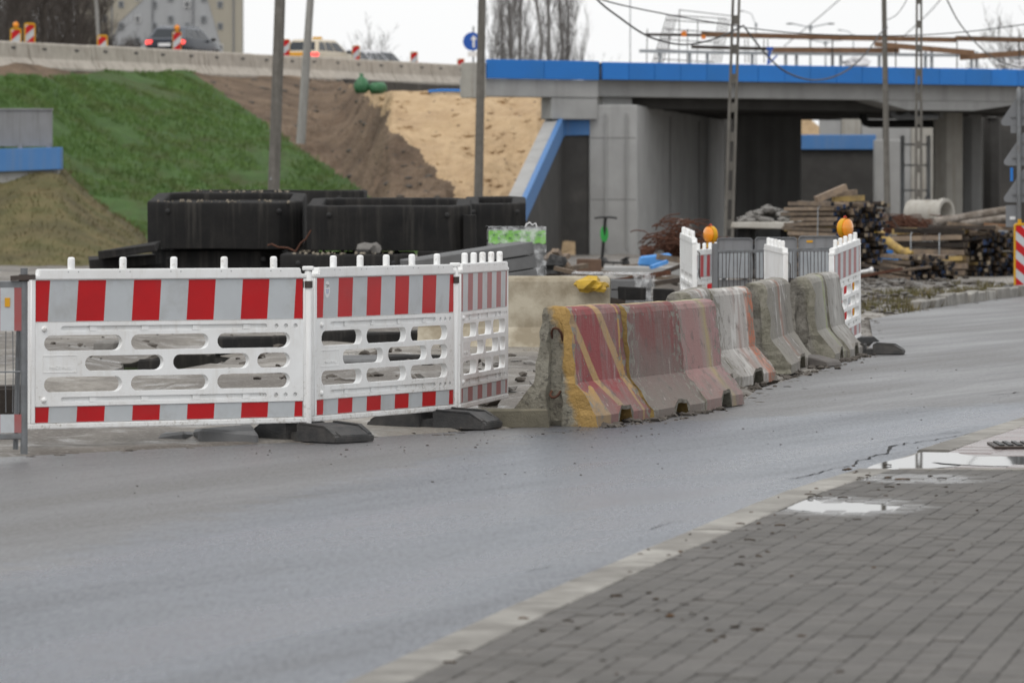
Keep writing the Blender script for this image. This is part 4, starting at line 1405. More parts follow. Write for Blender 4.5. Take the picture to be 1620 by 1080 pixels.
def lattice_pole(px0, px1, py1, Y, w0, w1, label, m, zbase=-0.7):
    top, bot = P(px0, 0, Y), P(px1, py1, Y)
    d = (top - bot) / (top.z - bot.z)
    base = bot + d * (zbase - bot.z)
    tip = top + d * 3.5
    o = thing('utility_pole', label, 'pole', base)
    L = tip - base
    H_ = L.z
    def wd(z): return lerp(w1, w0, z / H_) / FPX * Y / 2
    def cx(z): return d * z
    fl = 0.3
    for s in (-1, 1):
        mb = MB()
        rings = []
        for z in (0, H_):
            w = wd(z); c = cx(z)
            xo, xi = s * w, s * w * 0.42
            dp = w * 0.85
            rings.append([mb.v(c + Vector((xo, -dp, 0))), mb.v(c + Vector((xi, -dp, 0))), mb.v(c + Vector((xi, dp, 0))), mb.v(c + Vector((xo, dp, 0)))])
        for k in range(4): mb.face([rings[0][k], rings[0][(k + 1) % 4], rings[1][(k + 1) % 4], rings[1][k]])
        mb.face(list(reversed(rings[0]))); mb.face(rings[1])
        mb.build('flange', m, o, bevel=0.008)
    z = 0.0
    k = 0
    while z < H_ - 0.3:
        h = 0.95 if z == 0 else 0.2
        mb = MB()
        w0_, w1_ = wd(z) * 0.425, wd(z + h) * 0.425
        a, b = cx(z), cx(z + h)
        lo = [mb.v(a + Vector((x * w0_, y * wd(z) * 0.6, 0))) for x, y in ((-1, -1), (1, -1), (1, 1), (-1, 1))]
        hi = [mb.v(b + Vector((x * w1_, y * wd(z) * 0.6, 0))) for x, y in ((-1, -1), (1, -1), (1, 1), (-1, 1))]
        for q in range(4): mb.face([lo[q], lo[(q + 1) % 4], hi[(q + 1) % 4], hi[q]])
        mb.face(hi); mb.face(list(reversed(lo)))
        mb.build('web', m, o)
        z += h + 0.44
        k += 1
    return o, base, d
lpA, lbA, ldA = lattice_pole(1164.5, 1153, 372, 104, 12, 16.5, 'grey concrete pole with rectangular holes left of the rubble covered slab', MT['pole'])
lpB, lbB, ldB = lattice_pole(1454, 1453, 345, 126, 8.5, 12.5, 'slender concrete pole with rectangular holes before the pale bridge column', MT['pole'])

# overhead cables
def cable(pxs, Y0, Y1, r, label, group='overhead cables'):
    pts = []
    n = len(pxs)
    for i, (a, b) in enumerate(pxs): pts.append(P(a, b, lerp(Y0, Y1, i / (n - 1))))
    c = []
    for i in range(n - 1):
        p0 = pts[max(i - 1, 0)]; p1 = pts[i]; p2 = pts[i + 1]; p3 = pts[min(i + 2, n - 1)]
        for q in range(6):
            t = q / 6
            c.append(0.5 * ((2 * p1) + (p2 - p0) * t + (2 * p0 - 5 * p1 + 4 * p2 - p3) * t * t + (3 * p1 - p0 - 3 * p2 + p3) * t ** 3))
    c.append(pts[-1])
    mb = MB(); mb.tube(c, r, 6)
    return single('overhead_cable', label, 'cable', mb, MT['cable'], group, smooth=60)
cable([(915, -40), (945, 0), (980, 28), (1018, 54), (1050, 66), (1084, 71), (1120, 65), (1150, 54), (1176, 41)], 96, 104, 0.0203, 'slack black cable sagging into the perforated pole from the upper left')
cable([(900, -22), (953, 0), (1000, 12), (1060, 24), (1110, 33), (1178, 43)], 96, 104, 0.0149, 'thin taut cable running from the top edge to the perforated pole')
cable([(1176, 41), (1195, 66), (1215, 90), (1240, 112), (1268, 124), (1292, 127), (1318, 122), (1345, 108), (1372, 82), (1392, 54), (1404, 44)], 104, 124, 0.0203, 'black cable looping low across the blue bridge edge')
cable([(1178, 44), (1240, 51), (1300, 55), (1400, 57), (1470, 55), (1545, 49), (1620, 39), (1680, 30)], 104, 112, 0.0135, 'thin cable crossing above the brown bridge rails')
cable([(1404, 32), (1418, 24), (1430, 8), (1442, -15)], 124, 124, 0.0108, 'thin pale wire rising right from the wooden pole')
cable([(1480, -32), (1498, 0), (1516, 34), (1540, 64), (1566, 88), (1600, 104), (1650, 112)], 108, 130, 0.0175, 'black cable dropping steeply across the sky at the upper right')
cable([(1345, -15), (1300, 24), (1240, 74)], 230, 230, 0.0243, 'faint distant tram wire slanting behind the bridge rails, left one')
cable([(1500, -15), (1470, 20), (1425, 62)], 230, 230, 0.0243, 'faint distant tram wire slanting behind the bridge rails, right one')
# ------------------------------------------------------------------ FOREGROUND: plastic barrier fence
def text_part(body, size, m, parent, loc, rot, name='lettering', ext=0.0008, align='CENTER'):
    cu = bpy.data.curves.new(name, 'FONT')
    cu.body = body; cu.size = size; cu.extrude = ext
    cu.align_x = align; cu.align_y = 'CENTER'
    t = bpy.data.objects.new(name, cu)
    COL.objects.link(t)
    dg = bpy.context.evaluated_depsgraph_get()
    me = bpy.data.meshes.new_from_object(t.evaluated_get(dg))
    bpy.data.objects.remove(t)
    me.name = name
    me.materials.clear(); me.materials.append(m)
    return link_mesh(name, me, parent, loc, rot)

def slot(x0, x1, z0, z1, n=7):
    r = (z1 - z0) / 2
    zc = (z0 + z1) / 2
    pts = []
    for i in range(n + 1):
        a = -math.pi / 2 + math.pi * i / n
        pts.append((x1 - r + r * math.cos(a), zc + r * math.sin(a)))
    for i in range(n + 1):
        a = math.pi / 2 + math.pi * i / n
        pts.append((x0 + r + r * math.cos(a), zc + r * math.sin(a)))
    return pts
def circ(x, z, r, n=10):
    return [(x + r * math.cos(2 * math.pi * i / n), z + r * math.sin(2 * math.pi * i / n)) for i in range(n)]

PANEL_MESH = {}
def barrier_panel(label, p0, p1, z0=0.13, z1=0.13, Lp=2.12, red='sheet_red', group='red and white plastic barrier panels', extras=True):
    """p0 left end, p1 right end seen from the front (ground points); front faces -y local"""
    d = Vector((p1[0] - p0[0], p1[1] - p0[1]))
    o = thing('plastic_barrier', label, 'barrier', (p0[0], p0[1], z0), math.atan2(d.y, d.x), group)
    o.rotation_euler = (0, -math.atan2(z1 - z0, Lp), math.atan2(d.y, d.x))
    key = (round(Lp, 2), red)
    if key in PANEL_MESH:
        for nm, me, loc in PANEL_MESH[key]: link_mesh(nm, me, o, loc)
        return o
    W = Lp
    parts = []
    # --- lattice: front skin with slots and grooves, back skin with slots only
    k = W / 2.12
    row1 = [(0.10, 0.685), (0.75, 1.345), (1.41, 1.98)]
    row2 = [(0.405, 1.00), (1.07, 1.66), (1.72, 1.98)]
    rows = [(0.492, 0.592, row1), (0.362, 0.460, row2), (0.230, 0.328, row1)]
    holes = [slot(a * k, b * k, z0_, z1_) for z0_, z1_, r in rows for a, b in r]
    grooves = [slot(0.225 * k, 1.80 * k, 0.614, 0.650, 5), slot(0.225 * k, 1.80 * k, 0.165, 0.199, 5)]
    dots = [circ(x * k, z, 0.017) for x in (1.87, 1.945, 2.02) for z in (0.632, 0.182)]
    outer = [(0.035, 0.142), (W - 0.035, 0.142), (W - 0.035, 0.674), (0.035, 0.674)]
    mb = MB()
    mb.plate(outer, holes + grooves + dots, -0.024, -0.008)
    mb.plate([(0.0352, 0.1422), (W - 0.0352, 0.1422), (W - 0.0352, 0.6738), (0.0352, 0.6738)], holes, -0.0078, 0.022)
    # ridges inside the grooves
    for i in range(4):
        for z in (0.632, 0.182): mb.box(((0.47 + i * 0.39) * k, -0.012, z), (0.05, 0.014, 0.03))
    lat = mb.build('lattice', MT['plastic'], o, bevel=0.0035, bseg=2, smooth=30)
    # --- frame rails
    mb = MB()
    top = [(0.0, 0.944), (W, 0.944), (W, 0.972), (W - 0.055, 0.972), (W - 0.06, 1.012), (0.06, 1.012), (0.055, 0.972), (0.0, 0.972)]
    mb.prism(top, -0.030, 0.030)
    f1 = mb.build('top_rail', MT['plastic'], o, bevel=0.006, bseg=2, smooth=40)
    mb = MB(); mb.box((W / 2, 0, 0.016), (W, 0.056, 0.036)); f2 = mb.build('bottom_rail', MT['plastic'], o, bevel=0.006, bseg=2, smooth=40)
    st = []
    for x in (0.0185, W - 0.0185):
        mb = MB(); mb.box((x, 0, 0.489), (0.033, 0.05, 0.908)); st.append(mb.build('end_stile', MT['plastic'], o, bevel=0.004, bseg=1, smooth=40))
    bk = []
    for z0_, z1_ in ((0.676, 0.942), (0.036, 0.14)):
        mb = MB(); mb.box((W / 2, 0.003, (z0_ + z1_) / 2), (W - 0.074, 0.034, z1_ - z0_)); bk.append(mb.build('backing_board', MT['plastic'], o))
    sh = []
    per = 0.197 * W; wr = 0.098 * W
    for z0_, z1_, lean in ((0.680, 0.940, 0.016), (0.040, 0.138, 0.006)):
        mb = MB()
        edges = [0.039]
        x = 0.164 * W - per
        cuts = []
        while x < W:
            cuts.append((x, x + wr)); x += per
        segs = []
        cur = 0.039
        for a, b in cuts:
            a, b = max(a, 0.039), min(b, W - 0.039)
            if b <= a: continue
            if a > cur: segs.append((cur, a, 0))
            segs.append((a, b, 1)); cur = b
        if cur < W - 0.039: segs.append((cur, W - 0.039, 0))
        for a, b, c in segs:
            mb.mi = c
            la = 0 if a <= 0.0391 else lean; lb = 0 if b >= W - 0.0391 else lean
            mb.prism([(a - la / 2, z0_), (b - lb / 2, z0_), (b + lb / 2, z1_), (a + la / 2, z1_)], -0.0185, -0.0145)
        sh.append(mb.build('reflective_sheet', [MT['sheet_white'], MT[red]], o))
    pg = []
    for q in (0.147, 0.33, 0.512, 0.695, 0.877):
        mb = MB(); mb.lathe([(0.023, -0.01), (0.023, 0.062), (0.021, 0.069), (0.015, 0.074), (0.006, 0.0755)], 16)
        pg.append(mb.build('peg', MT['plastic'], o, loc=(q * W, 0, 1.012), smooth=50))
    bl = []
    for z in (0.632, 0.182):
        mb = MB(); mb.lathe([(0.019, 0.0), (0.018, 0.006), (0.013, 0.012), (0.005, 0.015)], 14, Matrix.Rotation(math.radians(90), 4, 'X'))
        bl.append(mb.build('bolt', MT['plastic'], o, loc=(0.10 * k, -0.024, z), smooth=60))
    for z in (0.632, 0.182):
        pass
    # raised maker's plate with faint moulded lettering
    mb = MB(); mb.plate([(0.09 * k, 0.355), (0.345 * k, 0.355), (0.345 * k, 0.465), (0.09 * k, 0.465)], [[(0.094 * k, 0.359), (0.341 * k, 0.359), (0.341 * k, 0.461), (0.094 * k, 0.461)]], -0.0262, -0.0240)
    pl = mb.build('maker_plate', MT['plastic'], o)
    t1 = text_part('MADE IN EU', 0.03, MT['plastic'], o, (0.225 * k, -0.0248, 0.385), (math.pi / 2, 0, 0), ext=0.0012)
    hs = []
    for i in range(10):
        mb = MB(); mb.lathe([(0.0035, 0), (0.0035, 0.001)], 8, Matrix.Rotation(math.radians(90), 4, 'X'))
        mb.build('rivet', MT['galv'], o, loc=(((0.147 + 0.1825 * (i // 2)) + (-0.018 if i % 2 else 0.018)) * W, -0.0302, 0.993))
    PANEL_MESH[key] = [(c.name.split('.')[0], c.data, tuple(c.location)) for c in o.children]
    return o

pA0, pA1 = P(45, 690, 30.0), P(484, 690, 31.1)
pB0, pB1 = P(492, 690, 31.2), P(717, 690, 33.05)
pC0, pC1 = P(723, 690, 33.15), P(799, 690, 35.2)
LpA = (Vector(pA1[:2]) - Vector(pA0[:2])).length
f1 = barrier_panel('long red and white plastic barrier panel, seen almost square on at the left', pA0, pA1, 0.135, 0.125, LpA)
f2 = barrier_panel('turned red and white plastic barrier panel with a small oval sticker', pB0, pB1, 0.125, 0.115, (Vector(pB1[:2]) - Vector(pB0[:2])).length)
f3 = barrier_panel('narrow looking red and white barrier panel next to the red concrete barrier', pC0, pC1, 0.115, 0.10, (Vector(pC1[:2]) - Vector(pC0[:2])).length, red='sheet_red_old')
# oval sticker on the second panel
mb = MB(); mb.lathe([(0.036, 0.0), (0.036, 0.0012)], 28, Matrix.Rotation(math.radians(90), 4, 'X') @ Matrix.Diagonal((1, 1.55, 1, 1)))
stk = mb.build('sticker', MT['white'], f2, loc=(0.185, -0.0187, 0.865))
text_part('TIM', 0.034, MT['black'], stk, (0, -0.0014, 0.020), (math.pi / 2, 0, 0), ext=0.0003)
for i, (zz, s) in enumerate(((-0.004, 0.0085), (-0.015, 0.007), (-0.026, 0.006))):
    mb = MB(); mb.box((0, -0.0014, zz), (0.045 - i * 0.006, 0.0004, 0.0035)); mb.build('small_print', MT['sign_blue'], stk)
# joint posts with clamps
def joint_post(p, lean, label, z0, h):
    o = thing('joint_post', label, 'post', (p[0], p[1], z0), 0, 'white posts joining the barrier panels')
    mb = MB(); mb.lathe([(0.016, -0.10), (0.023, -0.06), (0.023, h), (0.017, h + 0.012)], 16); mb.build('tube', MT['plastic'], o, smooth=50)
    mb = MB(); mb.lathe([(0.030, h - 0.10), (0.030, h - 0.055)], 14); mb.box((-0.05, 0.0, h - 0.078), (0.07, 0.05, 0.045)); mb.build('clamp', MT['darkmetal'], o, smooth=40)
    mb = MB(); mb.box((0.0, 0.0, h + 0.028), (0.075, 0.05, 0.028)); mb.build('cap', MT['plastic'], o, bevel=0.006)
    return o
m1 = (pA1 + pB0) / 2; m2 = (pB1 + pC0) / 2
joint_post((m1[0], m1[1] - 0.06), 0, 'white joint post between the long panel and the stickered panel', 0.12, 0.985)
joint_post((m2[0], m2[1] - 0.06), 0, 'white joint post between the stickered panel and the narrow panel', 0.11, 0.985)

# recycled rubber foot plates
FOOT = []
def foot_half():
    mb = MB()
    pr = [(0.045, 0), (0.40, 0), (0.405, 0.035), (0.30, 0.10), (0.045, 0.118)]
    mb.prism(pr, -0.19, 0.19)
    for y in (-0.165, 0.165):
        mb.prism([(0.06, 0.1162), (0.29, 0.1), (0.385, 0.0435), (0.385, 0.055), (0.29, 0.114), (0.06, 0.128)], y - 0.024, y + 0.024)
    mb.prism([(0.345, 0.060), (0.402, 0.028), (0.402, 0.048), (0.345, 0.078)], -0.14, 0.14)
    return mb
def foot(label, loc, rz, sz=1.0, halves=(0, 1)):
    o = thing('ballast_block', label, 'barrier foot', loc, rz, 'rubber feet under the barriers')
    if not FOOT:
        h = foot_half().build('foot_half', MT['rubber'], o, bevel=0.008, bseg=2, smooth=40)
        h2 = link_mesh('foot_half', h.data, o, None, (0, 0, math.pi))
        mb = MB(); mb.box((0, 0, 0.03), (0.09, 0.30, 0.06)); br = mb.build('bridge_piece', MT['rubber'], o)
        FOOT.extend([h.data, br.data])
    else:
        link_mesh('foot_half', FOOT[0], o)
        if 1 in halves: link_mesh('foot_half', FOOT[0], o, None, (0, 0, math.pi))
        link_mesh('bridge_piece', FOOT[1], o)
    o.scale = (sz, sz, sz)
    return o
q = G(492, 697); foot('black rubber foot under the joint nearest the left', (q.x, q.y, 0.004), math.radians(-41), 0.98)
q = G(688, 677); foot('black rubber foot under the joint beside the narrow barrier panel', (q.x, q.y, 0.004), math.radians(-17), 1.06)

# galvanised mesh crowd barrier at the left edge
cb = thing('mesh_barrier', 'galvanised mesh barrier with red and white strips at the left edge', 'barrier', (0, 0, 0))
Yc = 28.9
pc = P(38, 718, Yc)
cb.location = (pc.x, Yc, 0.0)
cb.rotation_euler = (0, 0, math.radians(4))
def cz(py): return EYE - (py - YHP) / FPX * Yc
mb = MB(); mb.tube([(0, 0, cz(718)), (0, 0, cz(424))], 0.0225, 14); mb.build('post', MT['galv'], cb, smooth=50)
mb = MB(); mb.tube([(-0.055, 0.10, cz(712)), (-0.03, 0.11, cz(470)), (0.0, 0.10, cz(440))], 0.017, 10); mb.build('rear_stay', MT['galv'], cb, smooth=50)
mb = MB(); mb.tube([(-2.25, 0, cz(718)), (-2.25, 0, cz(424))], 0.0225, 14); mb.build('post', MT['galv'], cb, smooth=50)
mb = MB(); mb.bar((-2.25, 0, cz(452)), (0.0, 0, cz(450)), 0.03, 0.045); mb.build('top_rail', MT['galv'], cb, bevel=0.004)
mb = MB(); mb.bar((-2.25, 0, cz(692)), (0.0, 0, cz(690)), 0.03, 0.034); mb.build('bottom_rail', MT['galv'], cb, bevel=0.004)
mb = MB(); mb.tube([(-2.25, 0.0, cz(589)), (0, 0.0, cz(588))], 0.006, 6); mb.build('mid_rod', MT['galv'], cb, smooth=60)
mb = MB(); mb.bar((-0.08, -0.012, cz(440)), (0.07, -0.02, cz(438)), 0.05, 0.03); mb.lathe([(0.032, cz(445)), (0.032, cz(434))], 14); mb.build('clamp', MT['darkmetal'], cb, smooth=40)
for i in range(54):
    x = -0.028 - i * 0.041
    mb = MB(); mb.tube([(x, 0.002, cz(524)), (x + 0.004 * math.sin(i * 2.1), 0.004, cz(590)), (x, 0.002, cz(652))], 0.003, 5); mb.build('wire', MT['galv'], cb, smooth=60)
for za, zb_, nm in ((523, 455, 0), (684, 655, 1)):
    mb = MB()
    x = -0.014
    c = 1
    for wdt in [0.045, 0.085] + [0.10] * 22:
        mb.mi = c
        mb.prism([(x - wdt, cz(za)), (x, cz(za)), (x, cz(zb_)), (x - wdt, cz(zb_))], -0.016, -0.010)
        x -= wdt; c = 1 - c
        if x < -2.15: break
    mb.build('reflective_sheet', [MT['sheet_white'], MT['sheet_red_old']], cb)
mb = MB(); mb.box((-0.10, -0.018, cz(478)), (0.032, 0.004, 0.055)); mb.build('reflector', MT['amber_spot'], cb)
foot('black rubber foot under the galvanised mesh barrier at the left edge', (pc.x - 2.2, Yc + 0.1, 0.004), math.radians(80))
mb = MB(); mb.box((0, 0, 0.12), (0.62, 0.3, 0.24)); mb.box((0.05, 0.0, 0.245), (0.34, 0.2, 0.02))
o = single('wooden_block', 'dark wooden block behind the mesh barrier at the left edge', 'block', mb, MT['wood_dark'], bevel=0.01)
q = G(0, 672); o.location = (q.x - 0.1, q.y + 0.5, 0); o.rotation_euler = (0, 0, 0.3)

# ------------------------------------------------------------------ painted concrete barriers along the road
def paint_mat(name, stops, slant=0.0, wear=0.5, wear_col=(0.25, 0.235, 0.22), dirt=(0.09, 0.08, 0.07), drip=None, uscale=1.0, wob=0.09, base_dirt=0.5, wearshift=0.5, dscale=1.0, dwid=0.02, dsmear=0.5, ushift=0.0, endpaint=None):
    m, nt, N, L, b = nodes_of(name)
    v = coords(nt, L, N, False)
    sx = N.new('ShaderNodeSeparateXYZ'); L.new(v, sx.inputs[0])
    n0 = noise_node(N, L, v, 3.5, 4, 0.55)
    u = math_node(N, L, 'MULTIPLY', sx.outputs[0], uscale)
    u = math_node(N, L, 'ADD', u, 0.5 + ushift)
    u = math_node(N, L, 'ADD', u, math_node(N, L, 'MULTIPLY', sx.outputs[2], slant))
    u = math_node(N, L, 'ADD', u, math_node(N, L, 'MULTIPLY', math_node(N, L, 'SUBTRACT', n0, 0.5), wob * 2))
    c = ramp(N, L, u, stops, 'LINEAR')
    if endpaint:
        xw_ = math_node(N, L, 'ADD', sx.outputs[0], math_node(N, L, 'MULTIPLY', math_node(N, L, 'SUBTRACT', n0, 0.5), 0.10))
        lowz = math_node(N, L, 'LESS_THAN', math_node(N, L, 'ADD', sx.outputs[2], math_node(N, L, 'MULTIPLY', n0, 0.3)), 0.40)
        e0 = math_node(N, L, 'LESS_THAN', math_node(N, L, 'SUBTRACT', xw_, math_node(N, L, 'MULTIPLY', lowz, 0.22)), endpaint[1])
        e1 = math_node(N, L, 'MULTIPLY', math_node(N, L, 'GREATER_THAN', xw_, endpaint[2]), math_node(N, L, 'LESS_THAN', xw_, endpaint[2] + 0.05))
        c = mixc(N, L, math_node(N, L, 'ADD', e0, e1), c, endpaint[0])
    sv = coords(nt, L, N, False, (9.0, 9.0, 0.8))
    if drip is not None:
        dn = noise_node(N, L, coords(nt, L, N, False, (2.6, 2.6, 0.75)), dscale, 2, 0.5)
        da = math_node(N, L, 'ABSOLUTE', math_node(N, L, 'SUBTRACT', dn, 0.5))
        c = mixc(N, L, ramp(N, L, da, [(0.0, 0.9), (dwid, 0.75), (dwid * 1.8, 0.0)]), c, drip)
        dn2 = noise_node(N, L, coords(nt, L, N, False, (6.0, 6.0, 0.7)), 1.1, 5, 0.6)
        c = mixc(N, L, ramp(N, L, dn2, [(0.52, 0.0), (0.66, dsmear)]), c, drip)
    n1 = noise_node(N, L, sv, 1.0, 8, 0.7)
    c = mixc(N, L, ramp(N, L, n1, [(wearshift, 0.0), (wearshift + 0.14, wear)]), c, wear_col)
    n2 = noise_node(N, L, v, 7, 8, 0.7)
    c = mixc(N, L, ramp(N, L, n2, [(0.56, 0.0), (0.68, 0.75)]), c, dirt)
    # splashed mud near the road: ragged, thins out upwards
    hgt = math_node(N, L, 'SUBTRACT', math_node(N, L, 'MULTIPLY', n2, 0.55), sx.outputs[2])
    c = mixc(N, L, ramp(N, L, hgt, [(-0.08, 0.0), (0.12, base_dirt)]), c, (0.17, 0.15, 0.13))
    sc_ = noise_node(N, L, coords(nt, L, N, False, (30.0, 30.0, 4.0)), 1.0, 4, 0.6)
    c = mixc(N, L, ramp(N, L, sc_, [(0.63, 0.0), (0.70, 0.6)]), c, (0.45, 0.40, 0.38))
    n4 = noise_node(N, L, coords(nt, L, N, False, (3.0, 3.0, 0.9)), 4.0, 4, 0.6)
    c = mixc(N, L, ramp(N, L, n4, [(0.70, 0.0), (0.73, 0.9)]), c, (0.03, 0.026, 0.022))
    ch = noise_node(N, L, v, 15.0, 9, 0.75)
    eb = math_node(N, L, 'MULTIPLY', math_node(N, L, 'SUBTRACT', math_node(N, L, 'ABSOLUTE', sx.outputs[0]), 0.30), 0.34)
    cm = ramp(N, L, math_node(N, L, 'ADD', ch, eb), [(0.595, 0.0), (0.62, 1.0)])
    c = mixc(N, L, cm, c, mixc(N, L, n2, (0.33, 0.31, 0.27), (0.10, 0.09, 0.075)))
    L.new(c, b.inputs['Base Color'])
    b.inputs['Roughness'].default_value = 0.75
    h = math_node(N, L, 'ADD', noise_node(N, L, v, 60, 5, 0.65), math_node(N, L, 'SUBTRACT', n2, cm))
    add_bump(N, L, b, h, 0.6, 0.01)
    return m
RED = (0.25, 0.05, 0.052); RED2 = (0.22, 0.085, 0.082); YEL = (0.40, 0.255, 0.11); PINK = (0.29, 0.165, 0.155); GRY = (0.24, 0.225, 0.205)
MTJ = [
    paint_mat('paint_red_yellow', [(0.0, RED2), (0.50, RED), (0.508, YEL), (0.552, YEL), (0.56, RED), (0.748, RED), (0.756, YEL), (0.805, YEL), (0.813, RED2), (1.0, RED2)], slant=0.40, ushift=-0.04, wear=0.4, uscale=0.42, wob=0.012, endpaint=((0.40, 0.24, 0.08), -0.515, 0.42), wearshift=0.49),
    paint_mat('paint_worn_red', [(0.0, (0.18, 0.15, 0.13)), (0.42, (0.17, 0.125, 0.11)), (0.58, (0.17, 0.10, 0.09)), (0.68, (0.18, 0.06, 0.056)), (1.0, (0.185, 0.05, 0.05))], slant=0.75, ushift=-0.25, uscale=0.15, wear=0.7, wearshift=0.47, wear_col=(0.17, 0.14, 0.125)),
    paint_mat('paint_faded_pink', [(0.0, PINK), (0.5, PINK), (0.62, (0.31, 0.20, 0.19)), (0.78, (0.34, 0.27, 0.13)), (0.86, PINK), (1.0, (0.30, 0.17, 0.17))], slant=0.12, wear=0.55, wearshift=0.50),
    paint_mat('paint_grey_white', [(0.0, GRY), (0.4, (0.30, 0.28, 0.26)), (0.6, (0.27, 0.13, 0.10)), (0.72, GRY), (1.0, GRY)], wear=0.5, drip=(0.50, 0.49, 0.47)),
    paint_mat('paint_white_smears', [(0.0, (0.36, 0.345, 0.325)), (0.45, (0.42, 0.40, 0.38)), (0.6, (0.33, 0.23, 0.20)), (0.85, (0.37, 0.35, 0.33)), (0.95, (0.42, 0.13, 0.06)), (1.0, (0.42, 0.14, 0.07))], wear=0.3, drip=(0.56, 0.55, 0.53), base_dirt=0.3),
    paint_mat('paint_grey_loops', [(0.0, GRY), (0.35, (0.20, 0.18, 0.155)), (0.5, (0.26, 0.12, 0.075)), (0.68, (0.19, 0.17, 0.15)), (1.0, (0.16, 0.145, 0.125))], wear=0.3, drip=(0.52, 0.51, 0.49), dscale=1.3, dwid=0.012, dsmear=0.15),
    paint_mat('plain_mossy_grey', [(0.0, (0.23, 0.22, 0.19)), (0.4, (0.25, 0.24, 0.21)), (0.75, (0.29, 0.28, 0.25)), (0.85, (0.28, 0.31, 0.16)), (1.0, (0.26, 0.25, 0.22))], wear=0.3),
    paint_mat('plain_grey_white_patch', [(0.0, (0.26, 0.25, 0.23)), (0.5, (0.33, 0.32, 0.30)), (1.0, (0.27, 0.26, 0.24))], wear=0.3, drip=(0.45, 0.44, 0.42)),
]
def end_mat(name, base, base2, edge, amt):
    m, nt, N, L, b = nodes_of(name)
    v = coords(nt, L, N, False)
    n1 = noise_node(N, L, v, 24, 8, 0.7)
    n2 = noise_node(N, L, v, 5, 6, 0.6)
    c = mixc(N, L, ramp(N, L, n2, [(0.4, 0.0), (0.62, 1.0)]), base, base2)
    c = mixc(N, L, ramp(N, L, n1, [(0.52, 0.0), (0.66, 0.8)]), c, (0.07, 0.063, 0.052))
    sx = N.new('ShaderNodeSeparateXYZ'); L.new(v, sx.inputs[0])
    k = math_node(N, L, 'ADD', math_node(N, L, 'MULTIPLY', sx.outputs[1], -4.0), math_node(N, L, 'MULTIPLY', n2, 1.0))
    k = math_node(N, L, 'SUBTRACT', k, math_node(N, L, 'MULTIPLY', math_node(N, L, 'SUBTRACT', 0.81, sx.outputs[2]), 0.9))
    c = mixc(N, L, ramp(N, L, k, [(0.30, 0.0), (0.48, amt)]), c, edge)
    L.new(c, b.inputs['Base Color'])
    b.inputs['Roughness'].default_value = 0.9
    add_bump(N, L, b, math_node(N, L, 'ADD', n1, math_node(N, L, 'MULTIPLY', n2, 0.6)), 1.0, 0.03)
    return m
EM = [end_mat('end_yellow_lichen', (0.30, 0.285, 0.235), (0.21, 0.195, 0.155), (0.46, 0.28, 0.075), 0.85),
      end_mat('end_rough_ochre', (0.20, 0.165, 0.09), (0.13, 0.11, 0.07), (0.40, 0.25, 0.05), 0.5),
      end_mat('end_rough_grey', (0.27, 0.255, 0.225), (0.15, 0.14, 0.12), (0.3, 0.29, 0.2), 0.3)]
TOPM = {'yellow': mat('top_worn_yellow', (0.48, 0.34, 0.14), (0.30, 0.27, 0.22), 9, 0.85, 0.05, 0.6, 60, stain=(0.12, 0.1, 0.08), sscale=8, samt=0.7),
        'lime': mat('top_lime', (0.42, 0.44, 0.22), (0.35, 0.34, 0.25), 9, 0.85, 0.05, 0.6, 60, stain=(0.12, 0.1, 0.08), sscale=8, samt=0.7),
        'grey': mat('top_grey', (0.33, 0.315, 0.28), (0.22, 0.21, 0.185), 9, 0.85, 0.05, 0.6, 60, stain=(0.09, 0.085, 0.07), sscale=8, samt=0.7)}
#  near right base corner, far right base corner (photo px), paint, end, top, label
ROW = [
    ((943, 676), (1031, 663), 0, 0, 'yellow', 'red concrete barrier with yellow slanted stripes and a yellow flaked end, nearest one'),
    ((1030, 664), (1105, 650), 1, 1, 'yellow', 'brownish worn red concrete barrier behind the yellow striped one'),
    ((1102, 651), (1167, 641), 2, 2, 'lime', 'faded pink concrete barrier with a lime green top'),
    ((1140, 628), (1171, 611), 3, 2, 'grey', 'grey concrete barrier with white drips behind the faded pink one'),
    ((1171, 613), (1226, 602), 4, 2, 'grey', 'whitish smeared concrete barrier with an orange streak at its far end'),
    ((1240, 594), (1296, 577), 5, 2, 'grey', 'brown grey concrete barrier with thin white loops painted on it'),
    ((1321, 574), (1341, 566), 6, 2, 'grey', 'plain cracked grey concrete barrier whose broken end faces the viewer'),
    ((1343, 567), (1364, 561), 7, 2, 'grey', 'last grey concrete barrier of the row by the amber lamp'),
]
JB = []
for i, (a, b_, pm_, em_, tm_, lab_) in enumerate(ROW):
    p, q = G(*a), G(*b_)
    d = Vector((q.x - p.x, q.y - p.y))
    L_ = max(1.12, d.length - 0.06)
    d.normalize()
    n = Vector((-d.y, d.x))
    c = Vector((p.x, p.y)) + d * (L_ / 2 + 0.03) + n * (0.325 - (0.045 if i in (1, 2) else 0.0))
    o = thing('concrete_barrier', lab_, 'barrier', (c.x, c.y, 0.003), math.atan2(d.y, d.x), 'painted concrete barriers along the road')
    me = jersey_mesh('body', L_, 0.815 + (0.012 if i in (0, 5) else -0.01) * (1 if i % 2 == 0 else -1), [MTJ[pm_], EM[em_], TOPM[tm_], MT['conc_raw']], i + 1, 0.02 if i in (0, 1, 5, 6) else 0.012, True, 18, notch=(0.40, 0.66))
    link_mesh('body', me, o)
    o.rotation_euler.x = random.uniform(-0.025, 0.025)
    o.rotation_euler.z += (0.0, -0.05, 0.035, 0.0, -0.03, 0.05, 0.0, 0.0)[i]
    o.location.z += (0.0, -0.012, 0.0, 0.0, 0.0, 0.01, 0.0, -0.01)[i]
    JB.append((o, L_, d, n))
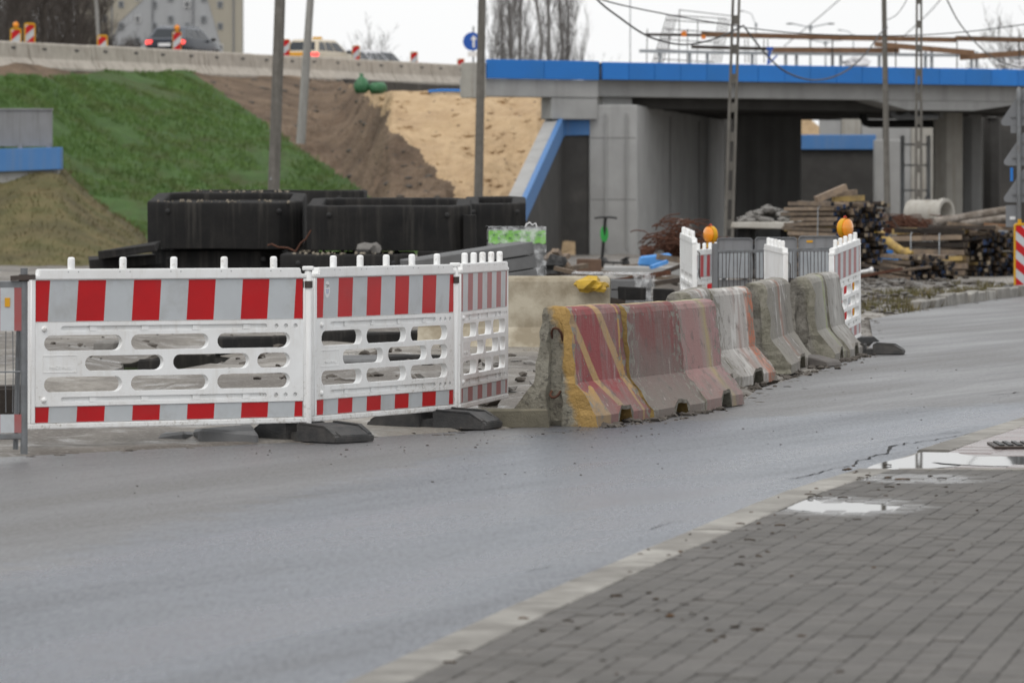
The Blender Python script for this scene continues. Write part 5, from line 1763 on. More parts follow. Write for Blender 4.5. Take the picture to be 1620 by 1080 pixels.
# rusty lifting loops in the end groove of the nearest barrier
o, L_, d, n = JB[0]
mb = MB(); mb.tube([(-L_ / 2 + 0.05, 0.038, 0.60), (-L_ / 2 + 0.02, 0.036, 0.645), (-L_ / 2 + 0.0, 0.02, 0.675), (-L_ / 2 - 0.005, 0.0, 0.682), (-L_ / 2 + 0.0, -0.02, 0.675), (-L_ / 2 + 0.02, -0.036, 0.645), (-L_ / 2 + 0.05, -0.038, 0.59)], 0.008, 8)
mb.build('lifting_loop', MT['rust'], o, smooth=60)
mb = MB(); mb.tube([(-L_ / 2 + 0.04, 0.032, 0.24), (-L_ / 2 + 0.0, 0.03, 0.215), (-L_ / 2 - 0.012, 0.012, 0.20), (-L_ / 2 - 0.012, -0.012, 0.20), (-L_ / 2 + 0.0, -0.03, 0.215), (-L_ / 2 + 0.04, -0.032, 0.24)], 0.009, 8)
mb.build('lifting_loop', MT['rust'], o, smooth=60)
# cream barrier behind, parallel to the view
def cream_mat():
    return mat('cream_stained_concrete', (0.47, 0.43, 0.345), (0.40, 0.36, 0.285), 2, 0.85, 0.05, 0.4, 50, stain=(0.17, 0.135, 0.085), sscale=2.6, samt=0.7, shift=0.47)
MT['cream'] = cream_mat()
q = G(805, 556)
o = thing('concrete_barrier', 'cream stained concrete barrier standing crosswise behind the narrow plastic panel', 'barrier', (P(830, 556, q.y).x - 0.1, q.y + 0.3, -0.06), math.radians(-2))
link_mesh('body', jersey_mesh('body', 1.95, 0.815, [MT['cream'], EM[2], MT['cream']], 17, 0.014, False, 16, notch=None), o)
mb = MB(); mb.blob((0, 0, 0), 0.16, 2, 0.9, 3.3, (1.0, 0.7, 0.55)); mb.blob((0.13, 0.02, -0.03), 0.10, 2, 0.9, 8.3, (1.2, 0.8, 0.6))
o = single('yellow_foil', 'crumpled yellow foil on the end of the cream concrete barrier', 'foil', mb, MT['yellow_bag'], smooth=25)
o.location = P(930, 450, q.y + 0.05); o.scale = (0.85, 0.8, 0.85)
# low kerb block left of the nearest barrier
q = G(800, 677)
mb = MB(); mb.box((0, 0, 0.055), (0.62, 0.32, 0.13), None, 0.01)
o = single('concrete_block', 'low dirty concrete block left of the red and yellow barrier', 'block', mb, mat('mossy_concrete', (0.17, 0.155, 0.115), (0.12, 0.11, 0.085), 6, 0.9, 0.05, 0.6, 60, stain=(0.07, 0.065, 0.05), sscale=5, samt=0.6), bevel=0.012)
o.location = (P(798, 0, q.y).x, q.y + 0.25, 0)
# small rubber stopper lying after the looped barrier
q = G(1289, 580)
mb = MB(); mb.prism([(-0.22, 0), (0.22, 0), (0.20, 0.05), (-0.02, 0.10), (-0.22, 0.10)], -0.15, 0.15)
o = single('rubber_wedge', 'grey muddy wedge lying at the foot of the looped barrier', 'wedge', mb, mat('muddy_rubber', (0.16, 0.15, 0.14), (0.11, 0.10, 0.095), 8, 0.85, 0.05, 0.4, 60), bevel=0.01)
o.location = (q.x, q.y + 0.1, 0.003); o.rotation_euler = (0, 0, -0.5)

# ------------------------------------------------------------------ second fence group farther back
def hook(o, x):
    mb = MB(); mb.tube([(x, -0.035, 0.86), (x - 0.01, -0.06, 0.84), (x, -0.06, 0.60), (x + 0.04, -0.07, 0.55), (x + 0.075, -0.06, 0.60), (x + 0.075, -0.06, 0.66)], 0.006, 6); mb.build('wire_hook', MT['darkmetal'], o, smooth=60)
hk1 = barrier_panel('white backed barrier panel leaning left of the first amber lamp', P(1099, 460, 53.5), P(1071, 460, 56.5), 0.06, 0.10, 2.12, 'sheet_red_old')
hook(hk1, 0.10)
hk2 = barrier_panel('white backed barrier panel turned edge on between the grey boards', P(1243, 460, 51.0), P(1211, 460, 53.2), -0.02, 0.0, 2.12, 'sheet_red_old')
hook(hk2, 0.10)
barrier_panel('white and dark red striped barrier panel before the second amber lamp', P(1316, 500, 47.0), P(1357, 500, 49.0), 0.03, 0.11, 2.12, 'sheet_red_old')
barrier_panel('partly hidden red striped barrier panel behind the first amber lamp', P(1097, 460, 56.8), P(1132, 460, 58.2), -0.12, -0.12, 2.12, 'sheet_red')
# grey traffic boards seen from behind with a mesh barrier before them
def grey_board(a, b, y0, Y, label):
    o = thing('traffic_board', label, 'board', ((xw(a, Y) + xw(b, Y)) / 2, Y, zpy(480, Y)), math.radians(-3), 'grey boards seen from behind')
    w = xw(b, Y) - xw(a, Y)
    h = zpy(y0, Y) - zpy(440, Y)
    z0 = zpy(440, Y) - zpy(480, Y)
    def rr(x0, x1, z0_, z1_, r):
        pts = []
        for cx_, cz_, s in ((x1 - r, z0_ + r, -90), (x1 - r, z1_ - r, 0), (x0 + r, z1_ - r, 90), (x0 + r, z0_ + r, 180)):
            for k_ in range(5):
                t = math.radians(s + 22.5 * k_); pts.append((cx_ + r * math.cos(t), cz_ + r * math.sin(t)))
        return pts
    mb = MB(); mb.plate(rr(-w / 2, w / 2, z0, z0 + h, 0.04), [], -0.004, 0.004); mb.build('panel', MT['grey_panel'], o)
    mb = MB(); mb.plate(rr(-w / 2, w / 2, z0, z0 + h, 0.04), [rr(-w / 2 + 0.012, w / 2 - 0.012, z0 + 0.012, z0 + h - 0.012, 0.03)], -0.022, 0.006); mb.build('rim', MT['sign_back'], o)
    zr = zpy(399, Y) - zpy(480, Y)
    mb = MB(); mb.box((0, -0.03, (z0 + zr) / 2), (w * 0.97, 0.02, zr - z0)); mb.build('middle_panel', MT['steel_grey'], o, bevel=0.004)
    mb = MB(); mb.box((0, 0.0, z0 - 0.15), (w * 0.96, 0.02, 0.26)); mb.build('lower_panel', MT['grey_panel'], o, bevel=0.004)
    mb = MB()
    for x in (-w * 0.3, w * 0.3): mb.box((x, 0.02, z0 / 2 - 0.1), (0.04, 0.04, z0 + 0.5))
    mb.build('stand', MT['galv'], o)
    return o
grey_board(1134, 1191, 376, 58, 'leftmost grey board back beside the first amber lamp')
grey_board(1194, 1261, 375, 57.2, 'middle grey board back behind the white edge on panel')
gb = grey_board(1263, 1328, 373, 56.4, 'right grey board back with a small orange sticker')
mb = MB(); mb.box((-0.11, -0.008, zpy(382, 56.4) - zpy(480, 56.4)), (0.075, 0.004, 0.026)); mb.build('sticker', MT['amber_spot'], gb)
mbar = thing('mesh_barrier', 'galvanised mesh barrier in front of the grey boards', 'barrier', (0, 0, 0))
Ym = 54.0
mb = MB(); mb.tube([(xw(1131, Ym), Ym, 0.0), (xw(1131, Ym), Ym, zpy(385, Ym))], 0.035, 12); mb.build('post', MT['sign_back'], mbar, smooth=50)
mb = MB(); mb.bar((xw(1131, Ym), Ym, zpy(399, Ym)), (xw(1325, Ym), Ym + 1.2, zpy(396, Ym)), 0.03, 0.035); mb.build('top_rail', MT['galv'], mbar)
mb = MB(); mb.bar((xw(1131, Ym), Ym, zpy(470, Ym)), (xw(1325, Ym), Ym + 1.2, zpy(468, Ym)), 0.03, 0.035); mb.build('bottom_rail', MT['galv'], mbar)
random.seed(41)
for i in range(31):
    x = lerp(xw(1137, Ym), xw(1322, Ym), i / 30); yy = Ym + 1.2 * i / 30
    j = random.uniform(-0.025, 0.025) if i % 3 == 0 else 0
    mb = MB(); mb.tube([(x, yy, zpy(399, Ym)), (x + j, yy, zpy(430, Ym)), (x + j * 0.4, yy, zpy(470, Ym))], 0.0045, 5); mb.build('wire', MT['darkmetal'], mbar, smooth=60)
for x in (1191, 1262):
    mb = MB(); mb.bar((xw(x, Ym), Ym + 0.5, zpy(399, Ym)), (xw(x, Ym), Ym + 0.5, zpy(470, Ym)), 0.025, 0.03); mb.build('upright', MT['galv'], mbar)

# striped guide boards with amber lamps
def stripes_poly(w, h, per, slope, off):
    """diagonal band polygons clipped to a w x h rectangle (centred x, z from 0)"""
    out = []
    k = -8
    while k < 12:
        z0 = off + k * per
        poly = [(-w / 2, z0), (w / 2, z0 + slope * w), (w / 2, z0 + slope * w + per / 2), (-w / 2, z0 + per / 2)]
        for lim, sgn in ((0.0, 1), (h, -1)):
            res = []
            for i in range(len(poly)):
                a, b = poly[i], poly[(i + 1) % len(poly)]
                ia, ib = sgn * (a[1] - lim) >= 0, sgn * (b[1] - lim) >= 0
                if ia: res.append(a)
                if ia != ib:
                    t = (lim - a[1]) / (b[1] - a[1]); res.append((a[0] + (b[0] - a[0]) * t, lim))
            poly = res
            if len(poly) < 3: break
        if len(poly) >= 3: out.append(poly)
        k += 1
    return out
GB = {}
def lamp_parts(parent, z, r=0.1, up=True):
    Rm = Matrix.Rotation(math.radians(90), 4, 'X')
    if 'lens' not in GB:
        mb = MB(); mb.lathe([(r, -0.03), (r, 0.03), (r * 0.985, 0.04), (r * 0.80, 0.052), (r * 0.4, 0.064), (0.004, 0.067)], 28, Rm)
        mb.lathe([(r, -0.031), (r * 0.985, -0.04), (r * 0.80, -0.052), (r * 0.4, -0.064), (0.004, -0.067)], 28, Rm)
        l = mb.build('lens', MT['amber'], parent, loc=(0, 0, z + r), smooth=40)
        mb = MB(); mb.lathe([(r * 1.07, -0.028), (r * 1.07, 0.028)], 28, Rm, False); mb.lathe([(r * 1.03, 0.028), (r * 1.03, -0.028)], 28, Rm, False)
        mb.box((0, 0, -r - 0.03), (0.09, 0.06, 0.06)); 
        h = mb.build('housing', MT['yellow'], parent, loc=(0, 0, z + r), smooth=40)
        mb = MB(); mb.tube([(-0.025, 0, r), (-0.02, 0, r + 0.02), (0, 0, r + 0.028), (0.02, 0, r + 0.02), (0.025, 0, r)], 0.007, 8)
        k_ = mb.build('handle', mat('red_handle', (0.5, 0.05, 0.02), (0.45, 0.05, 0.02), 3, 0.4, 0.05, 0.0), parent, loc=(0, 0, z + r), smooth=60)
        GB['lens'] = (l.data, h.data, k_.data)
    else:
        for nm, me in zip(('lens', 'housing', 'handle'), GB['lens']): link_mesh(nm, me, parent, (0, 0, z + r))
def guide_board(label, loc, rz, w=0.25, h=1.0, lamp=False, stand=0.12, slope=1, frame=0.016, group='red and white guide boards', foot_=True, off=0.05, per=0.29):
    o = thing('guide_board', label, 'guide board', loc, rz, group)
    key = (w, h, slope, frame, off, per)
    if key not in GB:
        mb = MB(); mb.box((0, 0, h / 2), (w, 0.03, h)); b1 = mb.build('board', MT['sheet_white'], o, loc=(0, 0, stand))
        mb = MB()
        for poly in stripes_poly(w - 0.002, h, per, slope * 0.85, off):
            if slope < 0: pass
            mb.prism(poly, -0.018, -0.0155)
        for poly in stripes_poly(w - 0.002, h, per, -slope * 0.85, off): mb.prism(poly, 0.0155, 0.018)
        b2 = mb.build('stripes', MT['sheet_red'], o, loc=(0, 0, stand))
        mb = MB()
        mb.plate([(-w / 2 - frame, -frame), (w / 2 + frame, -frame), (w / 2 + frame, h + frame * 0.4), (w / 2 - 0.02, h + frame * 1.6), (-w / 2 + 0.02, h + frame * 1.6), (-w / 2 - frame, h + frame * 0.4)],
                 [[(-w / 2 + 0.002, 0.002), (w / 2 - 0.002, 0.002), (w / 2 - 0.002, h - 0.002), (-w / 2 + 0.002, h - 0.002)]], -0.026, 0.026)
        b3 = mb.build('frame', MT['yellow'], o, loc=(0, 0, stand), bevel=0.004)
        mb = MB(); mb.box((0, 0, stand / 2), (0.05, 0.05, stand)); b4 = mb.build('stem', MT['yellow'], o)
        GB[key] = (b1.data, b2.data, b3.data, b4.data)
    else:
        for nm, me in zip(('board', 'stripes', 'frame'), GB[key]): link_mesh(nm, me, o, (0, 0, stand))
        link_mesh('stem', GB[key][3], o)
    if foot_:
        mb = MB(); mb.prism([(-0.40, 0), (0.40, 0), (0.40, 0.05), (0.28, 0.11), (-0.28, 0.11), (-0.40, 0.05)], -0.19, 0.19)
        mb.build('foot', MT['rubber'], o, bevel=0.008)
    if lamp: lamp_parts(o, stand + h + 0.065)
    return o
Y = 59.0
guide_board('guide board with an amber lamp, mostly hidden left of the grey boards', (xw(1124, Y), Y, zpy(371, Y) - 0.1 - 0.065 - 1.12), -0.95, lamp=True)
Y = 50.5
guide_board('yellow framed guide board with an amber lamp behind the dark red striped panel', (xw(1337, Y), Y, zpy(361, Y) - 0.1 - 0.065 - 1.10), math.radians(52), lamp=True, stand=0.10)
q = G(1376, 560); foot('black rubber foot beside the last concrete barrier of the row', (q.x, q.y, 0.004), math.radians(-8), 0.85)
# right-hand guide board near the frame edge
Y = 74.0
guide_board('large red and white guide board with yellow frame at the right edge', (xw(1620, Y) + 0.03, Y, zpy(462, Y)), math.radians(8), w=0.34, h=0.97, stand=0.07, slope=-1, frame=0.022, off=0.02)
mb = MB(); mb.tube([(0, 0, 0), (0, 0, 0.15)], 0.03, 8)
o = single('tube_stub', 'short yellow tube stub on the guide board at the right edge', 'tube', mb, MT['yellow'], smooth=60); o.location = (xw(1613, Y), Y, zpy(362, Y))
# ------------------------------------------------------------------ SITE: dark concrete boxes
def oct_plan(w, d, c, inset=0.0):
    x, y = w / 2 - inset, d / 2 - inset
    c = max(0.02, c - inset * 0.6)
    return [(-x + c, -y), (x - c, -y), (x, -y + c), (x, y - c), (x - c, y), (-x + c, y), (-x, y - c), (-x, -y + c)]
def chamber(label, px0, px1, pytop, pybot, Y, depth, cham, rz=0.0, rubble=False, wall=0.20, fill=0.10, tilt=0.0):
    x0, x1 = xw(px0, Y), xw(px1, Y)
    zt, zb = zpy(pytop, Y), zpy(pybot, Y)
    w = x1 - x0
    o = thing('concrete_box', label, 'concrete box', ((x0 + x1) / 2, Y + depth / 2, zb), rz, 'dark coated concrete boxes')
    o.rotation_euler = (tilt, 0, rz)
    if tilt: o.location.z -= tilt * depth / 2 * -1
    h = zt - zb
    a, b = oct_plan(w, depth, cham), oct_plan(w, depth, cham, wall)
    mb = MB()
    r = [[mb.v((x, y, z)) for x, y in pl] for pl, z in ((a, 0.0), (a, h - 0.02), (oct_plan(w, depth, cham, 0.02), h), (oct_plan(w, depth, cham, wall - 0.02), h), (b, h - 0.02), (b, h - fill))]
    for p_, q_ in zip(r, r[1:]):
        for k in range(8): mb.face([p_[k], p_[(k + 1) % 8], q_[(k + 1) % 8], q_[k]])
    mb.face(r[-1]); mb.face(list(reversed(r[0])))
    bmesh.ops.subdivide_edges(mb.bm, edges=[e for e in mb.bm.edges if e.calc_length() > 0.5], cuts=3, use_grid_fill=True)
    for v in mb.bm.verts:
        v.co += Vector((nz(v.co.x, v.co.y, v.co.z + Y, 2), nz(v.co.y, v.co.z, v.co.x + Y, 2), nz(v.co.z, v.co.x, v.co.y + Y, 2))) * 0.010
    mb.build('shell', MT['bitumen'], o, bevel=0.008, ang=30, smooth=25)
    for sx in (-1, 1):
        mb = MB(); mb.lathe([(0.035, -0.02), (0.035, 0.012), (0.02, 0.02)], 10, Matrix.Translation((sx * w * 0.36, -depth / 2 - 0.005, h - 0.12)) @ Matrix.Rotation(math.radians(90), 4, 'X'))
        mb.build('lifting_anchor', MT['black'], o, smooth=40)
    if rubble:
        mb = MB()
        for q in range(80):
            mb.blob((random.uniform(-w / 2 + 0.16, w / 2 - 0.16), random.choice((random.uniform(-depth / 2 + 0.02, -depth / 2 + 0.12), random.uniform(depth / 2 - 0.14, depth / 2 - 0.03))), h + random.uniform(-0.01, 0.02)), random.choice((0.008, 0.012, 0.018, 0.024)), 1, 0.6, q)
        ro = mb.build('rubble', MT['sandgrain'], o); ro['kind'] = 'stuff'
    return o
random.seed(51)
chamber('upper left dark concrete box on top of another, gravel on its rim', 231, 476, 320, 394, 65.0, 2.3, 0.30, rubble=True, tilt=0.06)
chamber('lower left dark concrete box carrying the upper left one', 238, 446, 396, 497, 65.2, 2.1, 0.30)
chamber('long middle upper dark concrete box behind the stickered barrier panel', 484, 744, 326, 397, 64.0, 2.2, 0.24, tilt=0.05)
chamber('lower middle dark concrete box with pale rubble on its top', 442, 652, 402, 500, 63.0, 2.4, 0.12, rubble=True, fill=0.06)
chamber('dark concrete box at the right behind the green labelled pallet', 735, 832, 322, 395, 69.0, 2.0, 0.2, tilt=0.05)
chamber('lower dark concrete box under the right one', 660, 830, 397, 480, 68.0, 2.4, 0.2)
chamber('farthest dark concrete box, its lit rim showing above the front ones', 298, 575, 301, 380, 74.0, 2.4, 0.4, rubble=False)
mb = MB(); mb.box((0, 0, 0), (0.17, 0.5, 0.55)); o = single('concrete_plate', 'small dark plate leaning against the middle dark box', 'plate', mb, MT['bitumen'], bevel=0.01); o.location = (xw(743, 64), 64.2, zpy(372, 64))
mb = MB(); mb.blob((0, 0, 0), 0.14, 2, 0.7, 2.2, (1.1, 0.8, 0.7)); o = single('stone', 'pale grey stone lying on the lower middle dark box', 'stone', mb, MT['stone'], smooth=40); o.location = P(585, 394, 63.8)
chamber('recessed dark concrete box in the gap between the two front ones', 440, 500, 336, 420, 67.5, 1.2, 0.1)
for i, (a, b, c, d) in enumerate(((158, 250, 390, 402), (140, 245, 404, 420), (170, 248, 414, 436))):
    Y = 64.0 + i * 0.5
    mb = MB(); mb.box((0, 0, 0), (xw(b, Y) - xw(a, Y), 1.0, (d - c) / FPX * Y), None, 0.02)
    lab = ('top dark slab leaning beside the lower left concrete box', 'middle dark slab beside the lower left concrete box', 'bottom dark slab beside the lower left concrete box')[i]
    o = single('concrete_slab', lab, 'slab', mb, MT['bitumen'], 'dark slabs left of the boxes', bevel=0.01)
    o.location = P((a + b) / 2, (c + d) / 2, Y); o.rotation_euler = (0.02, math.radians((-9, -3, 2)[i]), 0.1 * i)
mb = MB()
mb.tube([P(424, 388, 62.6), P(430, 386, 62.5), P(440, 391, 62.5), P(455, 392, 62.5), P(468, 398, 62.5)], 0.012, 6)
mb.tube([P(467, 399, 62.5), P(476, 384, 62.5), P(484, 378, 62.5), P(492, 364, 62.5)], 0.012, 6)
single('bent_rod', 'rusty bent reinforcing rod between the dark concrete boxes', 'rod', mb, MT['rust'], smooth=60)

# grey kerb slabs leaning in a stack
ks = thing('slab_stack', 'tilted stack of long grey kerb slabs behind the barrier panels', 'slab stack', (xw(752, 58), 58.0, 0.0), math.radians(14))
random.seed(52)
for k in range(5):
    for j in range(3):
        mb = MB(); mb.box((0, 0, 0), (1.50, 0.23, 0.150), None, 0.004)
        mb.build('slab', MT['slab'], ks, bevel=0.008, loc=(random.uniform(-0.03, 0.03) - 0.03 * k, -0.3 + j * 0.25, 0.14 + k * 0.163 + 0.0), rot=(0, math.radians(-8.5), random.uniform(-0.02, 0.02)))
mb = MB(); mb.box((-0.1, 0, 0.02), (1.3, 0.7, 0.04)); mb.build('bearer', MT['wood_dark'], ks)
# pallet with a green printed wrap
pk = thing('wrapped_pallet', 'wrapped pallet of slabs with a bright green printed band', 'pallet', (xw(815, 62.5), 62.5, 0.0), math.radians(4))
wP = xw(860, 62.5) - xw(770, 62.5)
zt = zpy(362, 62.5)
for k in range(6):
    mb = MB(); mb.box((0, 0, 0.1 + (zt - 0.1) * (k + 0.5) / 6), (wP - 0.05, 0.7, (zt - 0.1) / 6 - 0.012)); mb.build('slab', MT['slab'], pk, bevel=0.008)
mb = MB()
for k in range(40):
    pass
gb0, gb1 = zpy(382, 62.5), zpy(364, 62.5)
n = 18
vsl = [(lerp(-wP / 2, wP / 2, i / n), -0.372 + 0.008 * math.sin(i * 1.7)) for i in range(n + 1)] + [(wP / 2 + 0.01, 0.36)]
lo = [mb.v((x, y, gb0 - 0.02 + 0.012 * math.sin(i * 2.1))) for i, (x, y) in enumerate(vsl)]; hi = [mb.v((x, y * 0.99, gb1)) for x, y in vsl]
for i in range(len(vsl) - 1): mb.face([lo[i], lo[i + 1], hi[i + 1], hi[i]])
mb.build('green_band', MT['bright_green'], pk)
for i in range(9):
    mb = MB(); mb.box((-wP / 2 + 0.06 + i * 0.075 + random.uniform(-0.01, 0.01), -0.384, lerp(gb0, gb1, 0.62) - (0.045 if i % 2 else 0)), (random.uniform(0.03, 0.055), 0.003, 0.022)); mb.build('print', MT['print_dark'], pk)
mb = MB()
lo = [mb.v((x * 1.02, y * 1.05 - 0.02, 0.25)) for x, y in vsl]; hi = [mb.v((x * 1.01, y * 1.03 - 0.012, zt + 0.03)) for x, y in vsl]
for i in range(len(vsl) - 1): mb.face([lo[i], lo[i + 1], hi[i + 1], hi[i]])
tp = [mb.v((x * 1.01, 0.36, zt + 0.03)) for x in (wP / 2, -wP / 2)]
mb.face(hi + tp)
mb.build('film', MT['film'], pk)
mb = MB(); mb.tube([(wP * 0.18, 0, zt + 0.02), (wP * 0.20, 0, zt + 0.06), (wP * 0.26, 0, zt + 0.085), (wP * 0.3, 0, zt + 0.05), (wP * 0.36, 0, zt + 0.075), (wP * 0.38, 0, zt + 0.02)], 0.010, 6); mb.build('strap_loop', MT['white'], pk, smooth=60)
# second wrapped stack
p2_ = thing('wrapped_pallet', 'low film wrapped stack of grey slabs right of the yellow foil', 'pallet', (xw(968, 60), 60.0, -0.02), math.radians(-5))
w2 = xw(1030, 60) - xw(905, 60)
for k in range(4):
    mb = MB(); mb.box((random.uniform(-0.02, 0.02), 0, 0.06 + k * 0.125), (w2, 0.7, 0.115), None, 0.003); mb.build('slab', MT['slab'], p2_, bevel=0.008)
mb = MB()
cs = [(w2 * 0.30, -0.37), (w2 / 2 - 0.02, -0.375), (w2 / 2 + 0.015, -0.36), (w2 / 2 + 0.05, 0.1), (w2 / 2 + 0.02, 0.36)]
rows_ = []
for z, f in ((0.03, 1.03), (0.25, 1.01), (0.48, 1.0), (0.56, 0.985)):
    rows_.append([mb.v((x * f + 0.012 * math.sin(z * 30 + i), y * f, z)) for i, (x, y) in enumerate(cs)])
for a, b in zip(rows_, rows_[1:]):
    for i in range(len(cs) - 1): mb.face([a[i], a[i + 1], b[i + 1], b[i]])
mb.build('film', MT['film'], p2_, smooth=180)
mb = MB(); mb.box((0, 0, 0.575), (w2 * 0.98, 0.7, 0.02), None, 0.012); mb.build('cover_sheet', MT['film'], p2_)

# e-scooter
sct = thing('electric_scooter', 'black and green electric scooter parked before the abutment', 'scooter', (xw(972, 105), 105, zpy(426, 105)), math.radians(118))
sct.rotation_euler.x = 0.0
mb = MB(); mb.bar((-0.42, 0, 0.15), (0.36, 0, 0.15), 0.15, 0.05); mb.bar((0.36, 0, 0.15), (0.50, 0, 0.24), 0.10, 0.06); mb.build('deck', MT['black'], sct, bevel=0.01)
mb = MB(); mb.tube([(0.60, 0, 0.14), (0.54, 0, 0.34), (0.42, 0, 1.08), (0.40, 0, 1.14)], 0.036, 10); mb.build('stem', MT['black'], sct, smooth=60)
mb = MB(); mb.tube([(0.39, -0.28, 1.13), (0.41, -0.12, 1.15), (0.41, 0.12, 1.15), (0.39, 0.28, 1.13)], 0.022, 8); mb.build('handlebar', MT['black'], sct, smooth=60)
mb = MB(); mb.lathe([(0.05, -0.01), (0.125, 0.0), (0.125, 0.02), (0.05, 0.03)], 18, Matrix.Translation((0.45, 0.0, 0.78)) @ Matrix.Rotation(math.radians(90), 4, 'Y') @ Matrix.Diagonal((1.5, 0.8, 1, 1))); mb.build('green_plate', MT['green'], sct, smooth=40)
for x in (-0.52, 0.62):
    mb = MB(); mb.lathe([(0.06, -0.03), (0.115, -0.028), (0.125, 0.0), (0.115, 0.028), (0.06, 0.03)], 20, Matrix.Translation((x, 0, 0.125)) @ Matrix.Rotation(math.radians(90), 4, 'X')); mb.build('wheel', MT['black'], sct, smooth=50)
mb = MB(); mb.bar((-0.60, 0, 0.27), (-0.36, 0, 0.20), 0.11, 0.02); mb.tube([(-0.1, 0.05, 0.15), (-0.16, 0.20, 0.0)], 0.012, 6); mb.build('mudguard', MT['black'], sct)

# low concrete wall and junk around the abutment foot
mb = MB(); mb.box((0, 0, 0), (xw(1080, 84) - xw(955, 84), 0.5, 0.62), None, 0.02)
o = single('low_wall', 'low grey concrete wall between the scooter and the barriers', 'wall', mb, MT['conc'], bevel=0.02); o.location = (xw(1018, 84), 84.2, zpy(432, 84) - 0.18)
def crumpled(name, label, cat, px, py, Y, sx, sz, m, seed, group=None, rz=0.0, flat=0.6):
    mb = MB(); mb.blob((0, 0, 0), 1.0, 3, 0.9, seed, (sx / 2, sx / 2 * flat, sz / 2))
    for v in mb.bm.verts: v.co += Vector((nz(v.co.x, v.co.y, v.co.z + seed, 9), nz(v.co.y, v.co.x, v.co.z - seed, 9), nz(v.co.z, v.co.y, v.co.x + seed, 9))) * 0.05 * min(sx, sz)
    o = single(name, label, cat, mb, m, group, smooth=20)
    o.location = P(px, py, Y); o.rotation_euler = (0, 0, rz)
    return o
mb = MB(); mb.prism([(-0.30, -0.10), (0.02, -0.12), (0.30, 0.06), (0.26, 0.12), (-0.26, 0.06)], -0.15, 0.15)
o = single('blue_sheet', 'folded blue plastic sheet on the low concrete wall', 'sheet', mb, MT['blue_tarp'], bevel=0.03); o.location = P(1036, 411, 82)
mb = MB(); mb.bar(P(1040, 406, 81.5), P(1085, 413, 81.7), 0.10, 0.10); single('timber_offcut', 'pale timber offcut lying beside the blue sheet', 'timber', mb, MT['wood'])
mb = MB(); mb.bar(P(1030, 423, 81), P(1055, 414, 81.2), 0.08, 0.06); single('blue_strip', 'short blue plastic strip under the folded blue sheet', 'strip', mb, MT['blue_tarp'])
mb = MB(); mb.box((0, 0, 0), (0.42, 0.3, 0.24), None, 0.01)
o = single('brown_block', 'brown block left of the scooter wheel', 'block', mb, mat('brown_brick', (0.15, 0.095, 0.065), (0.11, 0.07, 0.05), 8, 0.85, 0.05, 0.4), bevel=0.01); o.location = P(932, 421, 80)
crumpled('black_bag', 'black rubbish bag between timber scraps and the pallet', 'bag', 876, 424, 72, 0.36, 0.30, MT['black'], 4.4)
random.seed(53)
for i, (a, b) in enumerate((((862, 412), (880, 398)), ((878, 396), (900, 426)), ((864, 424), (898, 404)), ((900, 425), (926, 420)))):
    mb = MB(); mb.bar(P(a[0], a[1], 76), P(b[0], b[1], 76.4), 0.12, 0.07)
    single('timber_offcut', ('short weathered board rising beside the pallet', 'weathered board sloping down toward the scooter', 'crossing weathered board above the black bag', 'flat weathered board near the brown block')[i], 'timber', mb, MT['wood'], 'timber scraps behind the cream barrier')
for i, (a, b) in enumerate((((902, 462), (985, 479)), ((898, 470), (960, 486)), ((905, 455), (940, 462)))):
    mb = MB(); mb.bar(P(a[0], a[1], 57), P(b[0], b[1], 57.5), 0.10, 0.06)
    single('timber_offcut', ('long dark lath lying behind the red concrete barriers', 'lower dark lath behind the red concrete barriers', 'short dark lath under the yellow foil')[i], 'timber', mb, MT['wood_dark'], 'dark laths behind the painted barriers')
for i, (px, py, w_, h_) in enumerate(((942, 466, 0.3, 0.22), (1000, 464, 0.35, 0.16), (1050, 466, 0.26, 0.15))):
    mb = MB(); mb.box((0, 0, 0), (w_, 0.3, h_), None, 0.01)
    o = single('dark_crate', ('dark box behind the striped concrete barrier', 'low dark box behind the worn red barrier', 'flat dark box behind the lime topped barrier')[i], 'box', mb, MT['bitumen'], 'dark boxes behind the painted barriers', bevel=0.01); o.location = P(px, py, 58.5)
# rusty rebar tangles
def tangle(label, px, py, Y, w, h, n, seed):
    random.seed(seed)
    mb = MB()
    for i in range(n):
        c = Vector((random.gauss(0, w * 0.22), random.uniform(-0.5, 0.5), abs(random.gauss(0, h * 0.3))))
        pts = []
        a = random.uniform(0, 6.28); r = random.uniform(0.1, 0.35) * w
        for k in range(6):
            t = a + k * random.uniform(0.3, 0.6)
            pts.append(c + Vector((math.cos(t) * r, math.sin(t * 0.7) * 0.3, abs(math.sin(t) * r * 0.55))))
        mb.tube(pts, 0.011, 4, False)
    for i in range(14): mb.blob((random.gauss(0, w * 0.2), 0.2, random.uniform(0, h * 0.35)), h * 0.22, 1, 0.7, seed + i)
    o = single('rebar_tangle', label, 'rebar', mb, MT['rust'], 'rusty rebar heaps', kind=None)
    o.location = P(px, py, Y)
    return o
tangle('rusty tangle of reinforcing wire behind the leaning white panel', 1082, 402, 86, 1.15, 0.62, 190, 61)
tangle('rusty tangle of reinforcing wire among the timber stacks', 1425, 376, 96, 1.7, 0.34, 170, 62)
mb = MB(); mb.blob((0, 0, 0), 0.14, 2, 0.7, 5.5); o = single('stone', 'pale broken stone on the left rusty tangle', 'stone', mb, MT['stone'], smooth=40); o.location = P(1082, 360, 86.3)
mb = MB(); mb.tube([P(1391, 318, 95), P(1408, 342, 95), P(1427, 368, 95)], 0.016, 6); single('steel_rod', 'thin dark rod leaning over the right rusty tangle', 'rod', mb, MT['darkmetal'], smooth=60)

